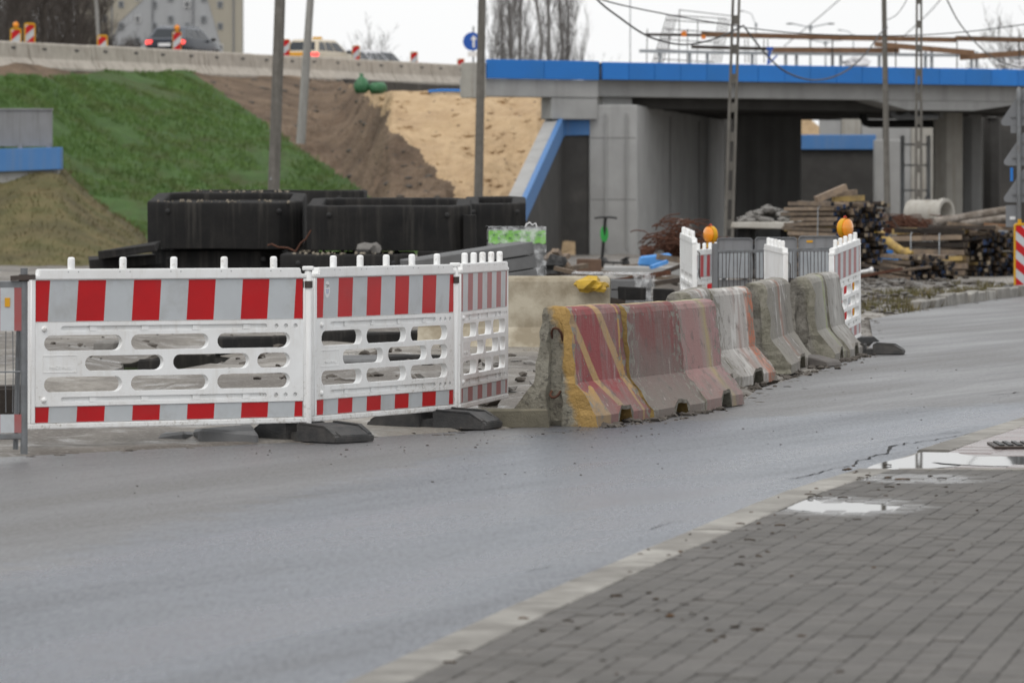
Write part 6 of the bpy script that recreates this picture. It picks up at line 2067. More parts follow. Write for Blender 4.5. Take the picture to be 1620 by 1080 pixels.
# concrete slab raised on dark blocks, rubble on it
sl = thing('raised_slab', 'concrete slab heaped with grey rubble on dark supports', 'slab', (xw(1212, 90), 90, zpy(356, 90)), math.radians(-8))
mb = MB(); mb.box((0, 0.4, 0), (xw(1265, 90) - xw(1160, 90) + 0.05, 1.5, 0.14), None, 0.03); mb.build('slab', MT['conc_light'], sl, bevel=0.015)
for x in (-0.4, 0.42):
    mb = MB(); mb.box((x, 0.4, -0.50), (0.26, 1.2, 0.86)); mb.build('support', MT['bitumen'], sl, bevel=0.01)
random.seed(54)
mb = MB()
for q in range(90):
    r = random.uniform(0, 0.58); a = random.uniform(0, 6.28)
    x, y = r * math.cos(a) * 1.0, 0.5 + r * math.sin(a)
    mb.blob((x, y, 0.07 + 0.30 * (1 - r / 0.62) * random.uniform(0.7, 1)), random.choice((0.04, 0.06, 0.08, 0.11)), 1, 0.7, q * 1.3, (1.3, 1, 0.6))
ro = mb.build('rubble', MT['stone'], sl, smooth=30); ro['kind'] = 'stuff'

# ------------------------------------------------------------------ timber stacks
def beam_mesh(L, w, h, body, end, name='beam'):
    mb = MB()
    mb.box((0, 0, 0), (L, w, h), None, 0.003)
    for f in mb.bm.faces:
        if all(v.co.x > 0 for v in f.verts) or all(v.co.x < 0 for v in f.verts): f.material_index = 1
    bmesh.ops.recalc_face_normals(mb.bm, faces=mb.bm.faces[:])
    me = bpy.data.meshes.new(name); mb.bm.to_mesh(me); mb.bm.free()
    me.materials.append(body); me.materials.append(end)
    return me
END_PALE = mat('pale_sawn_end', (0.30, 0.25, 0.18), (0.2, 0.16, 0.12), 9, 0.8, 0.1, 0.3, tint=0.3)
BM = [beam_mesh(2.0, 0.105, 0.105, MT['wood'], MT['end_black']), beam_mesh(2.0, 0.105, 0.105, MT['wood'], MT['end_blue']),
      beam_mesh(2.0, 0.105, 0.105, MT['wood_yellow'], MT['end_black']), beam_mesh(2.0, 0.105, 0.105, MT['wood_dark'], END_PALE)]
def timber_stack(label, px, py, Y, rz, ncol, nlay, seed, pw=0.118, ph=0.128, sx=1.0, gap=0.10, weights=(5, 4, 2, 1), strap=(), drop=0.0, small=1.0):
    o = thing('timber_stack', label, 'timber stack', P(px, py, Y), rz, 'timber stacks in front of the bridge')
    random.seed(seed)
    for k in range(nlay):
        for j in range(ncol):
            if k == nlay - 1 and random.random() < drop: continue
            me = random.choices(BM, weights)[0]
            b = link_mesh('beam', me, o, (random.uniform(-gap, gap), (j - ncol / 2) * pw + random.uniform(-0.012, 0.012), 0.06 + k * ph + random.uniform(-0.008, 0.008)), (random.uniform(-0.09, 0.09), random.uniform(-0.03, 0.03), random.uniform(-0.05, 0.05)))
            b.scale = (sx, small * random.uniform(0.85, 1.0), small * random.uniform(0.8, 1.0))
    for x in strap:
        hh = (nlay - 1) * ph + 0.05; yy = ncol * pw / 2 + 0.08
        mb = MB(); mb.tube([(x, -yy, 0.02), (x, -yy - 0.01, hh * 0.5), (x, -yy, hh - 0.06), (x + 0.03, -yy + 0.08, hh), (x + 0.12, yy * 0.4, hh + 0.02)], 0.012, 6); mb.build('strap', MT['steel_grey'], o, smooth=60)
    return o
# tall stack: long sides face left, dark ends face right towards the viewer
ts = timber_stack('tall stack of timber with dark painted ends behind the amber lamp', 1325, 440, 88, math.radians(-68), 14, 15, 71, gap=0.20, strap=(0.5,), drop=0.45, weights=(6, 3, 1, 2), pw=0.080, ph=0.094, small=0.72)
for i, (a, b, Y, m, w_, lab) in enumerate((((1291, 316), (1338, 296), 88, 'wood', 0.12, 'loose timber tilted across the top of the tall stack'), ((1322, 308), (1354, 304), 88.4, 'wood', 0.10, 'short loose timber lying flat on the tall stack'), ((1318, 316), (1366, 313), 88.2, 'wood_yellow', 0.10, 'yellowish loose timber under the flat one on the tall stack'), ((1330, 322), (1385, 330), 88.0, 'wood_dark', 0.09, 'dark loose timber at the right shoulder of the tall stack'))):
    mb = MB(); mb.bar(P(a[0], a[1], Y), P(b[0], b[1], Y + 0.25), w_, w_); single('loose_timber', lab, 'timber', mb, MT[m], 'loose timbers on the tall stack')
ts2 = timber_stack('long stack of brown timber bound with two straps', 1472, 436, 92, math.radians(-9), 6, 7, 72, gap=0.07, sx=0.68, weights=(6, 1, 2, 3), strap=(-0.35, 0.2), drop=0.2, ph=0.135)
ts3 = timber_stack('wide stack of timber with dark ends right of the strapped stack', 1562, 436, 93, math.radians(-78), 15, 10, 73, gap=0.22, weights=(6, 3, 1, 2), drop=0.6, pw=0.080, ph=0.094, small=0.72)
ts4 = timber_stack('low bundle of timber with black ends lying in front of the strapped stack', 1455, 443, 86, math.radians(-80), 11, 5, 74, gap=0.2, weights=(7, 1, 0, 1), drop=0.5, pw=0.080, ph=0.09, small=0.72)
for o_ in (ts3,):
    pass
for i, (a, b, Y, r, m, lab) in enumerate((((1478, 352), (1598, 332), 95, 0.09, 'log', 'upper pale barked log resting on the timber'), ((1520, 356), (1602, 344), 94.5, 0.08, 'log', 'lower barked log beneath the pale one'), ((1470, 360), (1610, 372), 94, 0.07, 'wood_dark', 'dark log lying across the wide stack'))):
    if i == 0: MT['log'] = mat('barked_log', (0.20, 0.17, 0.14), (0.10, 0.082, 0.068), 10, 0.9, 0.05, 0.8, 30, 0.02, stain=(0.33, 0.30, 0.27), sscale=4, samt=0.8, shift=0.52)
    A, B = P(a[0], a[1], Y), P(b[0], b[1], Y + 0.4)
    pts = [A.lerp(B, t / 6) + Vector((0, 0, 0.03 * nz(t, i, 3))) for t in range(7)]
    mb = MB(); mb.tube(pts, [r * (1 + 0.15 * nz(t * 0.8, i)) for t in range(7)], 12); single('log', lab, 'log', mb, MT[m], 'logs on the timber stacks', smooth=50)
random.seed(75)
LOOSE = ['%s loose board strewn on the wide timber stack, %s row' % (a, b) for b in ('upper', 'lower') for a in ('leftmost', 'second', 'third', 'fourth', 'fifth', 'sixth', 'seventh', 'rightmost')]
for i in range(16):
    px = 1495 + (i % 8) * 15 + random.uniform(-4, 4); py = random.uniform(357, 366) if i < 8 else random.uniform(369, 378)
    A = P(px, py, 92 + random.uniform(-0.3, 0.5)); d = Vector((random.uniform(0.3, 0.6), random.uniform(-0.2, 0.2), random.uniform(-0.06, 0.06)))
    mb = MB(); mb.bar(A - d, A + d, 0.09, random.uniform(0.03, 0.08)); single('loose_timber', LOOSE[i], 'timber', mb, MT[random.choice(('wood', 'wood_dark', 'wood_dark', 'wood_rail', 'steel_grey'))], 'loose boards on the wide stack')
# yellow pole with stub branches
mb = MB(); mb.tube([P(1393, 371, 90), P(1412, 388, 89.6), P(1428, 399, 89.4), P(1442, 404, 89.3)], 0.085, 12); mb.tube([P(1424, 397, 89.4), P(1438, 395, 89.4)], [0.07, 0.04], 10)
single('yellow_post', 'yellow painted post lying slantwise before the timber stacks', 'post', mb, mat('yellow_chipped_paint', (0.50, 0.35, 0.10), (0.36, 0.24, 0.08), 8, 0.7, 0.1, 0.3, 50, stain=(0.14, 0.1, 0.07), sscale=5, samt=0.6), smooth=50)
crumpled('yellow_bundle', 'yellow and orange crumpled bundle beside the tall stack', 'bundle', 1378, 378, 88.5, 0.22, 0.40, MT['yellow_bag'], 7.7)
crumpled('white_sack', 'white sack hanging at the side of the tall stack', 'bag', 1389, 352, 88.6, 0.24, 0.22, MT['white_bag'], 3.7)
mb = MB(); mb.prism([(-0.22, -0.1), (0.30, -0.14), (0.34, 0.12), (-0.05, 0.12), (-0.26, 0.02)], -0.2, 0.2)
o = single('blue_sheet', 'bright blue plastic sheet on the ground between the timber stacks', 'sheet', mb, MT['blue_tarp'], bevel=0.03); o.location = P(1398, 413, 88)
mb = MB(); mb.bar(P(1378, 398, 88.6), P(1408, 398, 88.8), 0.2, 0.06); single('blue_strip', 'dark blue strip above the bright blue sheet', 'strip', mb, MT['blue'])
mb = MB(); mb.bar(P(1372, 407, 88.1), P(1430, 404, 88.3), 0.12, 0.05); single('loose_timber', 'dark plank lying above the bright blue sheet', 'timber', mb, MT['wood_dark'])
mb = MB(); mb.lathe([(0.03, 0), (0.03, 0.28), (0.055, 0.28), (0.055, 0.33), (0.03, 0.34)], 12, Matrix.Rotation(math.radians(80), 4, 'Y')); o = single('white_tube', 'short white tube poking out left of the timber, near the amber lamp', 'tube', mb, MT['white'], smooth=40); o.location = P(1352, 432, 84)
# concrete pipe
cp = thing('concrete_pipe', 'pale concrete pipe section lying behind the timber stacks', 'pipe', P(1467, 345, 103), math.radians(-38))
mb = MB(); mb.lathe([(0.24, -0.42), (0.30, -0.42), (0.30, 0.38), (0.335, 0.38), (0.335, 0.5), (0.26, 0.5), (0.24, 0.48), (0.24, -0.40)], 28, Matrix.Rotation(math.radians(90), 4, 'Y'), False)
mb.build('barrel', MT['conc_light'], cp, smooth=45)
cp.location = P(1467, 338, 103)
# pile of rubble / kerb heap between
random.seed(76)

# ------------------------------------------------------------------ signs
ts_ = thing('sign_post', 'grey pole at the right edge carrying three triangular signs seen from behind', 'sign', (xw(1612, 78), 78, -0.1))
mb = MB(); mb.tube([(0, 0, 0), (0, 0, zpy(140, 78) + 0.1)], 0.034, 12); mb.lathe([(0.04, zpy(148, 78)), (0.04, zpy(138, 78) + 0.06), (0.02, zpy(136, 78) + 0.08)], 12); mb.build('pole', MT['galv'], ts_, smooth=50)
for i, (pyt, pyb, dx) in enumerate(((138, 199, 0), (208, 262, 0), (266, 320, 0))):
    h = (pyb - pyt) / FPX * 78 * 1.08
    w_ = h * 1.155
    r = 0.06
    zc = zpy(pyb, 78) + 0.1
    pts = []
    for cx_, cz_, s in ((-w_ / 2 + r, r, 150), (w_ / 2 - r, r, 270), (0, h - 2 * r, 30)):
        for k_ in range(6):
            t = math.radians(s + 24 * k_); pts.append((cx_ + r * math.cos(t), cz_ + r * math.sin(t)))
    mb = MB(); mb.plate(pts, [], 0.05, 0.056); pl = mb.build('sign_plate', MT['sign_back'], ts_, loc=(0.10, 0, zc), rot=(0, 0, math.radians(-8)))
    mb = MB(); mb.box((0.0, 0.04, h * 0.22), (w_ * 0.6, 0.02, 0.03)); mb.box((0.0, 0.04, h * 0.62), (w_ * 0.2, 0.02, 0.03)); mb.build('clamp', MT['galv'], pl)
    if i < 2:
        mb = MB(); mb.box((-0.10, 0.047, h * (0.52 if i == 0 else 0.30)), (0.065, 0.004, 0.10)); mb.build('sticker', MT['white'], pl)
mb = MB(); mb.box((-0.09, 0.06, zpy(342, 78) + 0.1), (0.24, 0.008, 0.36)); mb.build('small_plate', MT['sign_back'], ts_)
mb = MB(); mb.box((-0.06, 0.06, zpy(205, 78) + 0.1), (0.14, 0.008, 0.12)); mb.build('small_plate', MT['sign_back'], ts_)
mb = MB(); mb.box((-0.10, 0.053, zpy(345, 78) + 0.1), (0.09, 0.004, 0.05)); mb.build('sticker', MT['white'], ts_)
mb = MB(); mb.box((-0.11, 0.1, zpy(276, 78) + 0.1), (0.045, 0.03, 0.22)); mb.build('blue_strip', MT['blue'], ts_)

rs = thing('round_sign', 'round blue sign with a white upward arrow beside the bridge end', 'sign', (xw(747, 205), 205, zpy(130, 205)))
mb = MB(); mb.tube([(0.05, 0.03, -1.0), (0.05, 0.03, 2.4)], 0.04, 10); mb.build('pole', MT['galv'], rs, smooth=50)
mb = MB(); mb.lathe([(0.40, -0.01), (0.40, 0.01)], 32, Matrix.Translation((0, 0, zpy(66, 205) - zpy(130, 205))) @ Matrix.Rotation(math.radians(90), 4, 'X')); dsk = mb.build('disc', MT['sign_blue'], rs)
mb = MB(); mb.prism([(0.02, -0.26), (0.11, -0.26), (0.11, 0.08), (0.21, 0.08), (0.065, 0.27), (-0.08, 0.08), (0.02, 0.08)], -0.016, -0.012, Matrix.Translation((0.0, 0, zpy(66, 205) - zpy(130, 205)))); mb.build('arrow', MT['white'], rs)
mb = MB(); mb.box((0.02, -0.01, zpy(86, 205) - zpy(130, 205)), (0.42, 0.02, 0.22)); mb.build('small_plate', MT['white'], rs)

# guide boards on the upper road
for i, (px, pyt, Yb, lamp, lab) in enumerate(((25, 46, 160.5, True, 'upper road guide board with amber lamp, leftmost of all'), (47, 38, 161.5, False, 'upper road guide board without lamp, second from the left'), (162, 57, 167.5, False, 'upper road guide board by the slim lamp column at the left'),
        (280, 50, 176.5, True, 'upper road guide board with amber lamp in front of the dark estate car'), (452, 62, 187.5, False, 'upper road guide board just left of the cream taxi'), (563, 72, 202, False, 'upper road guide board right of the cream taxi'), (655, 82, 210, False, 'upper road guide board before the bridge, second last'), (729, 93, 218, False, 'upper road guide board nearest the blue round sign'))):
    o = guide_board(lab, (xw(px, Yb), Yb, zpy(pyt, Yb) - 1.15), math.radians(12 if i != 2 else -10), h=1.0, w=0.30, lamp=lamp, stand=0.12, frame=0.04 if i < 3 else 0.015, group='guide boards along the upper road', off=0.12, per=0.52)

# ------------------------------------------------------------------ cars on the upper road
MT['silver'] = mat('roof_paint_sky_sheen', (0.14, 0.15, 0.17), (0.13, 0.14, 0.16), 3, 0.25, 0.04, 0.0, metal=0.3)  # estate car's cabin: bright sky reflection put into a lighter colour
def car(label, loc, rz, paint, lower=None, L=4.6, W=1.80, Hc=1.48, lit=True, roofsign=False, rails=False, group=None, tailgate=False, scale=1.0, roof=None):
    o = thing('car', label, 'car', loc, rz, group)
    o.scale = (scale, scale, scale)
    # side profile stations along x (rear at -L/2, front at +L/2): lower body
    hw = W / 2
    st = [(-L / 2, 0.45, 0.78, 0.86), (-L / 2 + 0.06, 0.32, 0.92, 0.95), (-L / 2 + 0.25, 0.27, 0.97, 0.985), (-1.1, 0.22, 0.96, 1.0), (0.2, 0.20, 0.95, 1.0), (1.0, 0.22, 0.93, 0.99), (L / 2 - 0.45, 0.25, 0.80, 0.95), (L / 2 - 0.12, 0.28, 0.68, 0.86), (L / 2, 0.36, 0.55, 0.74)]
    mb = MB()
    rings = []
    for x, zb_, zt_, wf in st:
        w_ = hw * wf
        rings.append([mb.v(p) for p in ((x, -w_ * 0.92, zb_), (x, -w_, zb_ + 0.16), (x, -w_, zt_ - 0.22), (x, -w_ * 0.93, zt_), (x, w_ * 0.93, zt_), (x, w_, zt_ - 0.22), (x, w_, zb_ + 0.16), (x, w_ * 0.92, zb_))])
    for a, b in zip(rings, rings[1:]):
        for k in range(8): mb.face([a[k], a[(k + 1) % 8], b[(k + 1) % 8], b[k]])
    mb.face(list(reversed(rings[0]))); mb.face(rings[-1])
    mb.build('body', lower or paint, o, bevel=0.02, bseg=2, smooth=40)
    # cabin: pillars + roof in paint, glass faces inset
    zr = Hc
    base = [(-L / 2 + 0.14, 0.95), (1.15, 0.93)]
    mb = MB()
    b_ = [(-L / 2 + 0.12, hw * 0.90), (1.12, hw * 0.90)]
    t_ = [(-L / 2 + 0.55, hw * 0.70), (0.25, hw * 0.70)]
    lo = [mb.v((b_[0][0], -b_[0][1], 0.94)), mb.v((b_[1][0], -b_[1][1], 0.92)), mb.v((b_[1][0], b_[1][1], 0.92)), mb.v((b_[0][0], b_[0][1], 0.94))]
    hi = [mb.v((t_[0][0], -t_[0][1], zr - 0.06)), mb.v((t_[1][0], -t_[1][1], zr - 0.06)), mb.v((t_[1][0], t_[1][1], zr - 0.06)), mb.v((t_[0][0], t_[0][1], zr - 0.06))]
    tp = [mb.v((v.co.x * 0.92, v.co.y * 0.86, zr)) for v in hi]
    for k in range(4):
        mb.face([lo[k], lo[(k + 1) % 4], hi[(k + 1) % 4], hi[k]])
        mb.face([hi[k], hi[(k + 1) % 4], tp[(k + 1) % 4], tp[k]])
    mb.face(tp)
    mb.build('cabin', roof or paint, o, bevel=0.03, bseg=2, smooth=50)
    def quad_glass(name, a, b, c, d, n_=0.008):
        a, b, c, d = map(Vector, (a, b, c, d))
        nn = (b - a).cross(d - a).normalized()
        mb = MB()
        f = [mb.v(p + nn * n_) for p in (a, b, c, d)]; g = [mb.v(p - nn * 0.02) for p in (a, b, c, d)]
        mb.face(f); mb.face(list(reversed(g)))
        for k in range(4): mb.face([f[k], g[k], g[(k + 1) % 4], f[(k + 1) % 4]])
        return mb.build(name, MT['glass'], o)
    def L3(u, v, s, quad):
        a, b, c, d = map(Vector, quad)
        return (a.lerp(b, u)).lerp(d.lerp(c, u), v)
    rear = ((b_[0][0], hw * 0.90, 0.94), (b_[0][0], -hw * 0.90, 0.94), (t_[0][0], -hw * 0.70, zr - 0.06), (t_[0][0], hw * 0.70, zr - 0.06))
    quad_glass('rear_window', *[L3(u, v, 0, rear) for u, v in ((0.07, 0.10), (0.93, 0.10), (0.91, 0.88), (0.09, 0.88))])
    frnt = ((b_[1][0], -hw * 0.90, 0.92), (b_[1][0], hw * 0.90, 0.92), (t_[1][0], hw * 0.70, zr - 0.06), (t_[1][0], -hw * 0.70, zr - 0.06))
    quad_glass('windscreen', *[L3(u, v, 0, frnt) for u, v in ((0.05, 0.08), (0.95, 0.08), (0.93, 0.92), (0.07, 0.92))])
    for s in (-1, 1):
        sd = ((b_[0][0], s * hw * 0.90, 0.94), (b_[1][0], s * hw * 0.90, 0.92), (t_[1][0], s * hw * 0.70, zr - 0.06), (t_[0][0], s * hw * 0.70, zr - 0.06))
        for u0, u1 in ((0.05, 0.28), (0.31, 0.56), (0.59, 0.92)):
            pts = [L3(u, v, 0, sd) for u, v in ((u0, 0.10), (u1, 0.10), (min(u1, 0.95), 0.88), (u0 + 0.02, 0.88))]
            if s == 1: pts.reverse()
            quad_glass('side_window', *pts)
        mb = MB(); mb.box((-L / 2 + 0.10, s * hw * 0.78, 0.80), (0.22, 0.32, 0.19)); mb.build('tail_light', MT['tail'], o, bevel=0.03, bseg=2)
        mb = MB(); mb.box((0.78, s * (hw + 0.06), 0.98), (0.12, 0.20, 0.13)); mb.build('mirror', MT['black'], o, bevel=0.03)
        for x in (-L / 2 + 0.85, L / 2 - 0.85):
            w_ = link_mesh('wheel', WHEEL, o, (x, s * (hw - 0.10), 0.31))
        if rails:
            mb = MB(); mb.tube([(-1.5, s * hw * 0.62, zr - 0.01), (-1.4, s * hw * 0.62, zr + 0.04), (0.0, s * hw * 0.62, zr + 0.04), (0.15, s * hw * 0.62, zr - 0.03)], 0.018, 8); mb.build('roof_rail', MT['steel_grey'], o, smooth=60)
    mb = MB(); mb.box((-L / 2 - 0.005, 0, 0.70), (0.02, 0.54, 0.13)); mb.build('number_plate', MT['white'], o)
    if tailgate:
        mb = MB(); mb.box((-L / 2 + 0.02, 0, 0.76), (0.10, hw * 1.05, 0.30)); mb.build('tailgate', MT['taxi_orange'], o, bevel=0.02)
    if roofsign:
        mb = MB(); mb.box((-0.4, 0, zr + 0.07), (0.14, 0.42, 0.13)); mb.build('roof_sign', MT['yellow'], o, bevel=0.02)
    return o
mb = MB(); mb.lathe([(0.18, -0.10), (0.29, -0.10), (0.315, -0.06), (0.315, 0.06), (0.29, 0.10), (0.18, 0.10)], 24, Matrix.Rotation(math.radians(90), 4, 'X'))
_w = mb.build('wheel', MT['black'], None, smooth=40); WHEEL = _w.data; bpy.data.objects.remove(_w)
hd = math.atan2(1.0, 0.42)
def car_at(px, py_roof, Y, Hc): return (xw(px, Y), Y, zpy(py_roof, Y) - Hc)
car('dark grey estate car with lit tail lamps on the upper road', car_at(293, 44, 183, 1.36), math.radians(72), MT['carpaint'], rails=True, scale=0.92, roof=MT['silver'])
car('cream and orange taxi on the upper road', car_at(508, 64, 203, 1.48), math.radians(68), MT['taxipaint'], lower=MT['taxipaint'], roofsign=True, tailgate=True)
car('white car far up the road, just its roof above the barrier', car_at(552, 81, 216, 1.42), math.radians(70), MT['whitecar'])
car('red tailed silver car far up the road behind the white one', car_at(580, 82, 228, 1.45), math.radians(70), MT['whitecar'])
car('farthest dark car on the upper road near the guide boards', car_at(602, 86, 236, 1.42), math.radians(70), MT['carpaint'])

# ------------------------------------------------------------------ green bags and bits on the fill
for i, (px, py, w_, h_, lab) in enumerate(((572, 138, 0.48, 0.62, 'upright tied green bag at the top of the soil slope'), (598, 139, 0.60, 0.42, 'lying green bag at the top of the sand'))):
    mb = MB()
    if i == 0: prof = [(0.02, 0.0), (0.20, 0.02), (0.26, 0.14), (0.25, 0.3), (0.17, 0.44), (0.07, 0.52), (0.045, 0.55), (0.085, 0.62), (0.02, 0.63)]
    else: prof = [(0.02, 0.0), (0.22, 0.02), (0.30, 0.14), (0.29, 0.26), (0.20, 0.36), (0.02, 0.38)]
    mb.lathe(prof, 22)
    for v in mb.bm.verts: v.co += Vector((nz(v.co.x, v.co.y, v.co.z + i, 6), nz(v.co.y, v.co.z, v.co.x + i, 6), nz(v.co.z, v.co.x, v.co.y, 6))) * 0.04
    o = single('green_bag', lab, 'bag', mb, MT['green_bag'], 'green bags', smooth=180); p = P(px, py + 10, 151.4); o.location = p
mb = MB(); mb.tube([P(678, 145, 151.6), P(700, 143.5, 151.6), P(738, 144, 151.6)], 0.05, 8)
single('blue_hose', 'blue pipe lying on the edge of the sand heap', 'pipe', mb, MT['blue'], smooth=60)

# ------------------------------------------------------------------ things on top of the bridge
def BPx(px, v, py):
    u = U(px, v); q = BP(u, v, 0)
    return Vector((q.x, q.y, zpy(py, q.y)))
RAILG = 'brown plank rails on the bridge'
for i, (a, b, v, h, lab, m) in enumerate((((1022, 55), (1112, 56), 3.0, 0.07, 'thin dark plank rail at the left end of the upper row', 'wood_dark'), ((1110, 54.5), (1330, 60), 2.9, 0.13, 'upper brown plank rail starting near the orange marks', 'wood_rail'), ((1326, 60), (1512, 63.5), 3.0, 0.13, 'upper brown plank rail between the two right poles', 'wood_rail'), ((1512, 61), (1680, 65), 2.9, 0.13, 'upper brown plank rail at the right end', 'wood_rail'),
        ((1094, 74.5), (1225, 78), 3.2, 0.09, 'lower dark plank rail at the left', 'wood_dark'), ((1222, 79), (1422, 80), 3.1, 0.13, 'lower brown plank rail left of the wooden pole', 'wood_rail'), ((1384, 70), (1541, 84), 2.9, 0.14, 'slanting brown plank rail crossing the lower row', 'wood_rail'), ((1519, 91), (1680, 80), 3.1, 0.15, 'rising brown plank rail at the lower right', 'wood_rail'))):
    mb = MB(); mb.bar(BPx(a[0], v, a[1]), BPx(b[0], v, b[1]), 0.05, h * 1.25)
    single('plank_rail', lab, 'rail', mb, MT[m], RAILG)
for i, (px, pt) in enumerate(((1317, 57), (1417, 58), (1514, 60), (1613, 62))):
    mb = MB(); mb.tube([BPx(px, 3.05, 108), BPx(px, 3.05, pt)], 0.022, 6); single('rail_post', ('leftmost thin dark post holding the plank rails, near the street lamp', 'thin dark rail post just right of the wooden pole', 'thin dark rail post where the two brown planks meet', 'thin dark rail post at the right edge of the bridge')[i], 'post', mb, MT['darkmetal'], 'posts of the plank rails')
gr = thing('guard_rail', 'pale grey guard rail with posts behind the blue bridge edge', 'guard rail', (0, 0, 0))
for a, b, pa, pb in ((1012, 1165, 81, 84), (1168, 1520, 84, 88), (1520, 1680, 89, 91)):
    mb = MB(); mb.bar(BPx(a, 4.0, pa), BPx(b, 4.0, pb), 0.06, 0.10); mb.build('beam', MT['steel_grey'], gr)
for px in (1044, 1091, 1119, 1190, 1243, 1260, 1317, 1330, 1391, 1464, 1474, 1537, 1545):
    mb = MB(); mb.bar(BPx(px, 4.1, 108), BPx(px, 4.1, 82), 0.10, 0.16); mb.build('post', MT['steel_grey'], gr)
# leaning reinforcement cages and formwork frames
cg = thing('reinforcement_cage', 'leaning frame of reinforcing bars standing on the bridge', 'rebar', (0, 0, 0))
bars = []
for k in range(5):
    bars.append(((1032 + k * 4, 100), (1056 + k * 4, 24)))
    bars.append(((1124 + k * 4, 100), (1138 + k * 4, 30)))
for y0_, x0_, x1_ in ((24, 1056, 1150), (32, 1054, 1146), (46, 1050, 1142), (62, 1044, 1138), (78, 1040, 1134), (93, 1034, 1130)):
    bars.append(((x0_, y0_), (x1_, y0_ + 6)))
for x_ in (1023, 1058, 1074, 1087, 1103): bars.append(((x_, 100), (x_ + 1, 16 if x_ == 1074 else 46 if x_ != 1103 else 30)))
bars.append(((1074, 16), (1160, 26)))
for x_ in (1179, 1184, 1209, 1215): bars.append(((x_, 100), (x_ - 0.5, 62)))
for (a, b) in bars:
    mb = MB(); mb.tube([BPx(a[0], 5.5, a[1]), BPx(b[0], 5.5, b[1])], 0.014, 4); mb.build('bar', MT['darkmetal'], cg)
for i, (px, py) in enumerate(((1082, 54), (1113, 59))):
    mb = MB(); mb.box((0, 0, 0), (0.16 - 0.03 * i, 0.05, 0.17 - 0.05 * i)); o = single('orange_tag', ('larger orange marker on the thin plank rail', 'smaller orange marker on the plank rail')[i], 'marker', mb, MT['orange']); o.location = BPx(px, 2.8, py)
bc = thing('blue_clamp', 'blue steel clamp on the plank rail left of the street lamp', 'clamp', (0, 0, 0))
mb = MB(); mb.bar(BPx(1219, 2.9, 75), BPx(1215, 2.9, 102), 0.06, 0.06); mb.bar(BPx(1229, 2.9, 88), BPx(1218, 2.9, 100), 0.04, 0.04); mb.bar(BPx(1214, 2.9, 77), BPx(1222, 2.9, 77), 0.08, 0.10); mb.build('jaw', MT['sign_blue'], bc)
crumpled('white_sack', 'white sack lying behind the blue bridge edge', 'bag', 1354, 100, 153, 0.85, 0.34, MT['white_bag'], 9.2)
o = crumpled('white_sack', 'white striped bundle at the right end of the bridge', 'bag', 1622, 101, 156, 0.75, 0.40, MT['white_bag'], 11.2)
# street lamps
def street_lamp(px, pyt, Y, arms, label, r=0.06):
    zb = 5.2
    o = thing('street_lamp', label, 'street lamp', (xw(px, Y), Y, zb))
    zt = zpy(pyt, Y) - zb
    mb = MB(); mb.tube([(0, 0, 0), (0, 0, zt)], r, 10, r1=r * 0.7); mb.lathe([(r * 1.6, zt - 0.1), (r * 1.6, zt + 0.1)], 10); mb.build('column', MT['steel_grey'], o, smooth=50)
    for dx, dz, mid in arms:
        L_ = dx / FPX * Y; Hh = dz / FPX * Y
        mb = MB(); mb.tube([(0, 0, zt), (L_ * 0.3, 0, zt + Hh * mid), (L_ * 0.8, 0, zt + Hh)], r * 0.5, 8); mb.build('arm', MT['steel_grey'], o, smooth=50)
        mb = MB(); mb.blob((L_ * 0.95, 0, zt + Hh), abs(L_) * 0.2, 2, 0.0, 0, (1.0, 0.5, 0.22)); mb.build('lamp_head', MT['sign_back'], o, smooth=60)
    return o
street_lamp(1282, 44, 200, ((-34, 6, 0.4), (34, 6, 0.4)), 'double armed street lamp standing behind the bridge', 0.05)
street_lamp(1306, 68, 260, ((-24, 4, 0.4), (24, 4, 0.4)), 'smaller distant double armed street lamp behind the brown rails', 0.06)
street_lamp(1196, 40, 230, ((-24, 22, 0.8),), 'curved thin street lamp just right of the perforated pole', 0.04)
street_lamp(1350, 58, 240, ((-22, 10, 0.7),), 'single armed thin street lamp between the double lamp and the wooden pole', 0.04)

# ------------------------------------------------------------------ bare trees
def tree_mesh(name_seed, height, spread, upright, nmain, twigs, r0, levels=3):
    random.seed(name_seed)
    tb, cb = MB(), MB()
    tp = [Vector((0, 0, 0))]
    for k in range(1, 7): tp.append(Vector((0.05 * height * nz(k * 0.5, name_seed), 0.05 * height * nz(k * 0.5, name_seed + 9), height * 0.9 * k / 6)))
    tb.tube(tp, [r0 * (1 - 0.85 * k / 6) for k in range(7)], 7)
    def branch(p, d, L_, r, lev):
        n_ = 4
        pts = [p]
        q = p.copy()
        dd = d.copy()
        for k in range(n_):
            dd = (dd + Vector((random.uniform(-0.22, 0.22), random.uniform(-0.22, 0.22), random.uniform(-0.05, 0.18 + 0.25 * upright)))).normalized()
            q = q + dd * (L_ / n_)
            pts.append(q.copy())
        cb.tube(pts, [max(0.006, r * (1 - 0.8 * k / n_)) for k in range(n_ + 1)], 3, False)
        if lev > 0:
            for k in range(twigs):
                i = random.randint(1, n_)
                a = random.uniform(0, 6.28)
                out = Vector((math.cos(a), math.sin(a), random.uniform(0.1, 0.7) + upright))
                branch(pts[i], (dd * 0.8 + out * 0.7).normalized(), L_ * random.uniform(0.35, 0.6), max(0.009, r * 0.42), lev - 1)
    for k in range(nmain):
        t = random.uniform(0.12, 0.98)
        f = t * 6; i = min(5, int(f))
        p = tp[i].lerp(tp[i + 1], f - i)
        a = random.uniform(0, 6.28)
        d = Vector((math.cos(a), math.sin(a), 0.35 + upright * 2.2)).normalized()
        branch(p, d, spread * (1 - 0.6 * t) * random.uniform(0.7, 1.2), r0 * 0.24 * (1 - 0.6 * t), levels - 1)
    return tb, cb
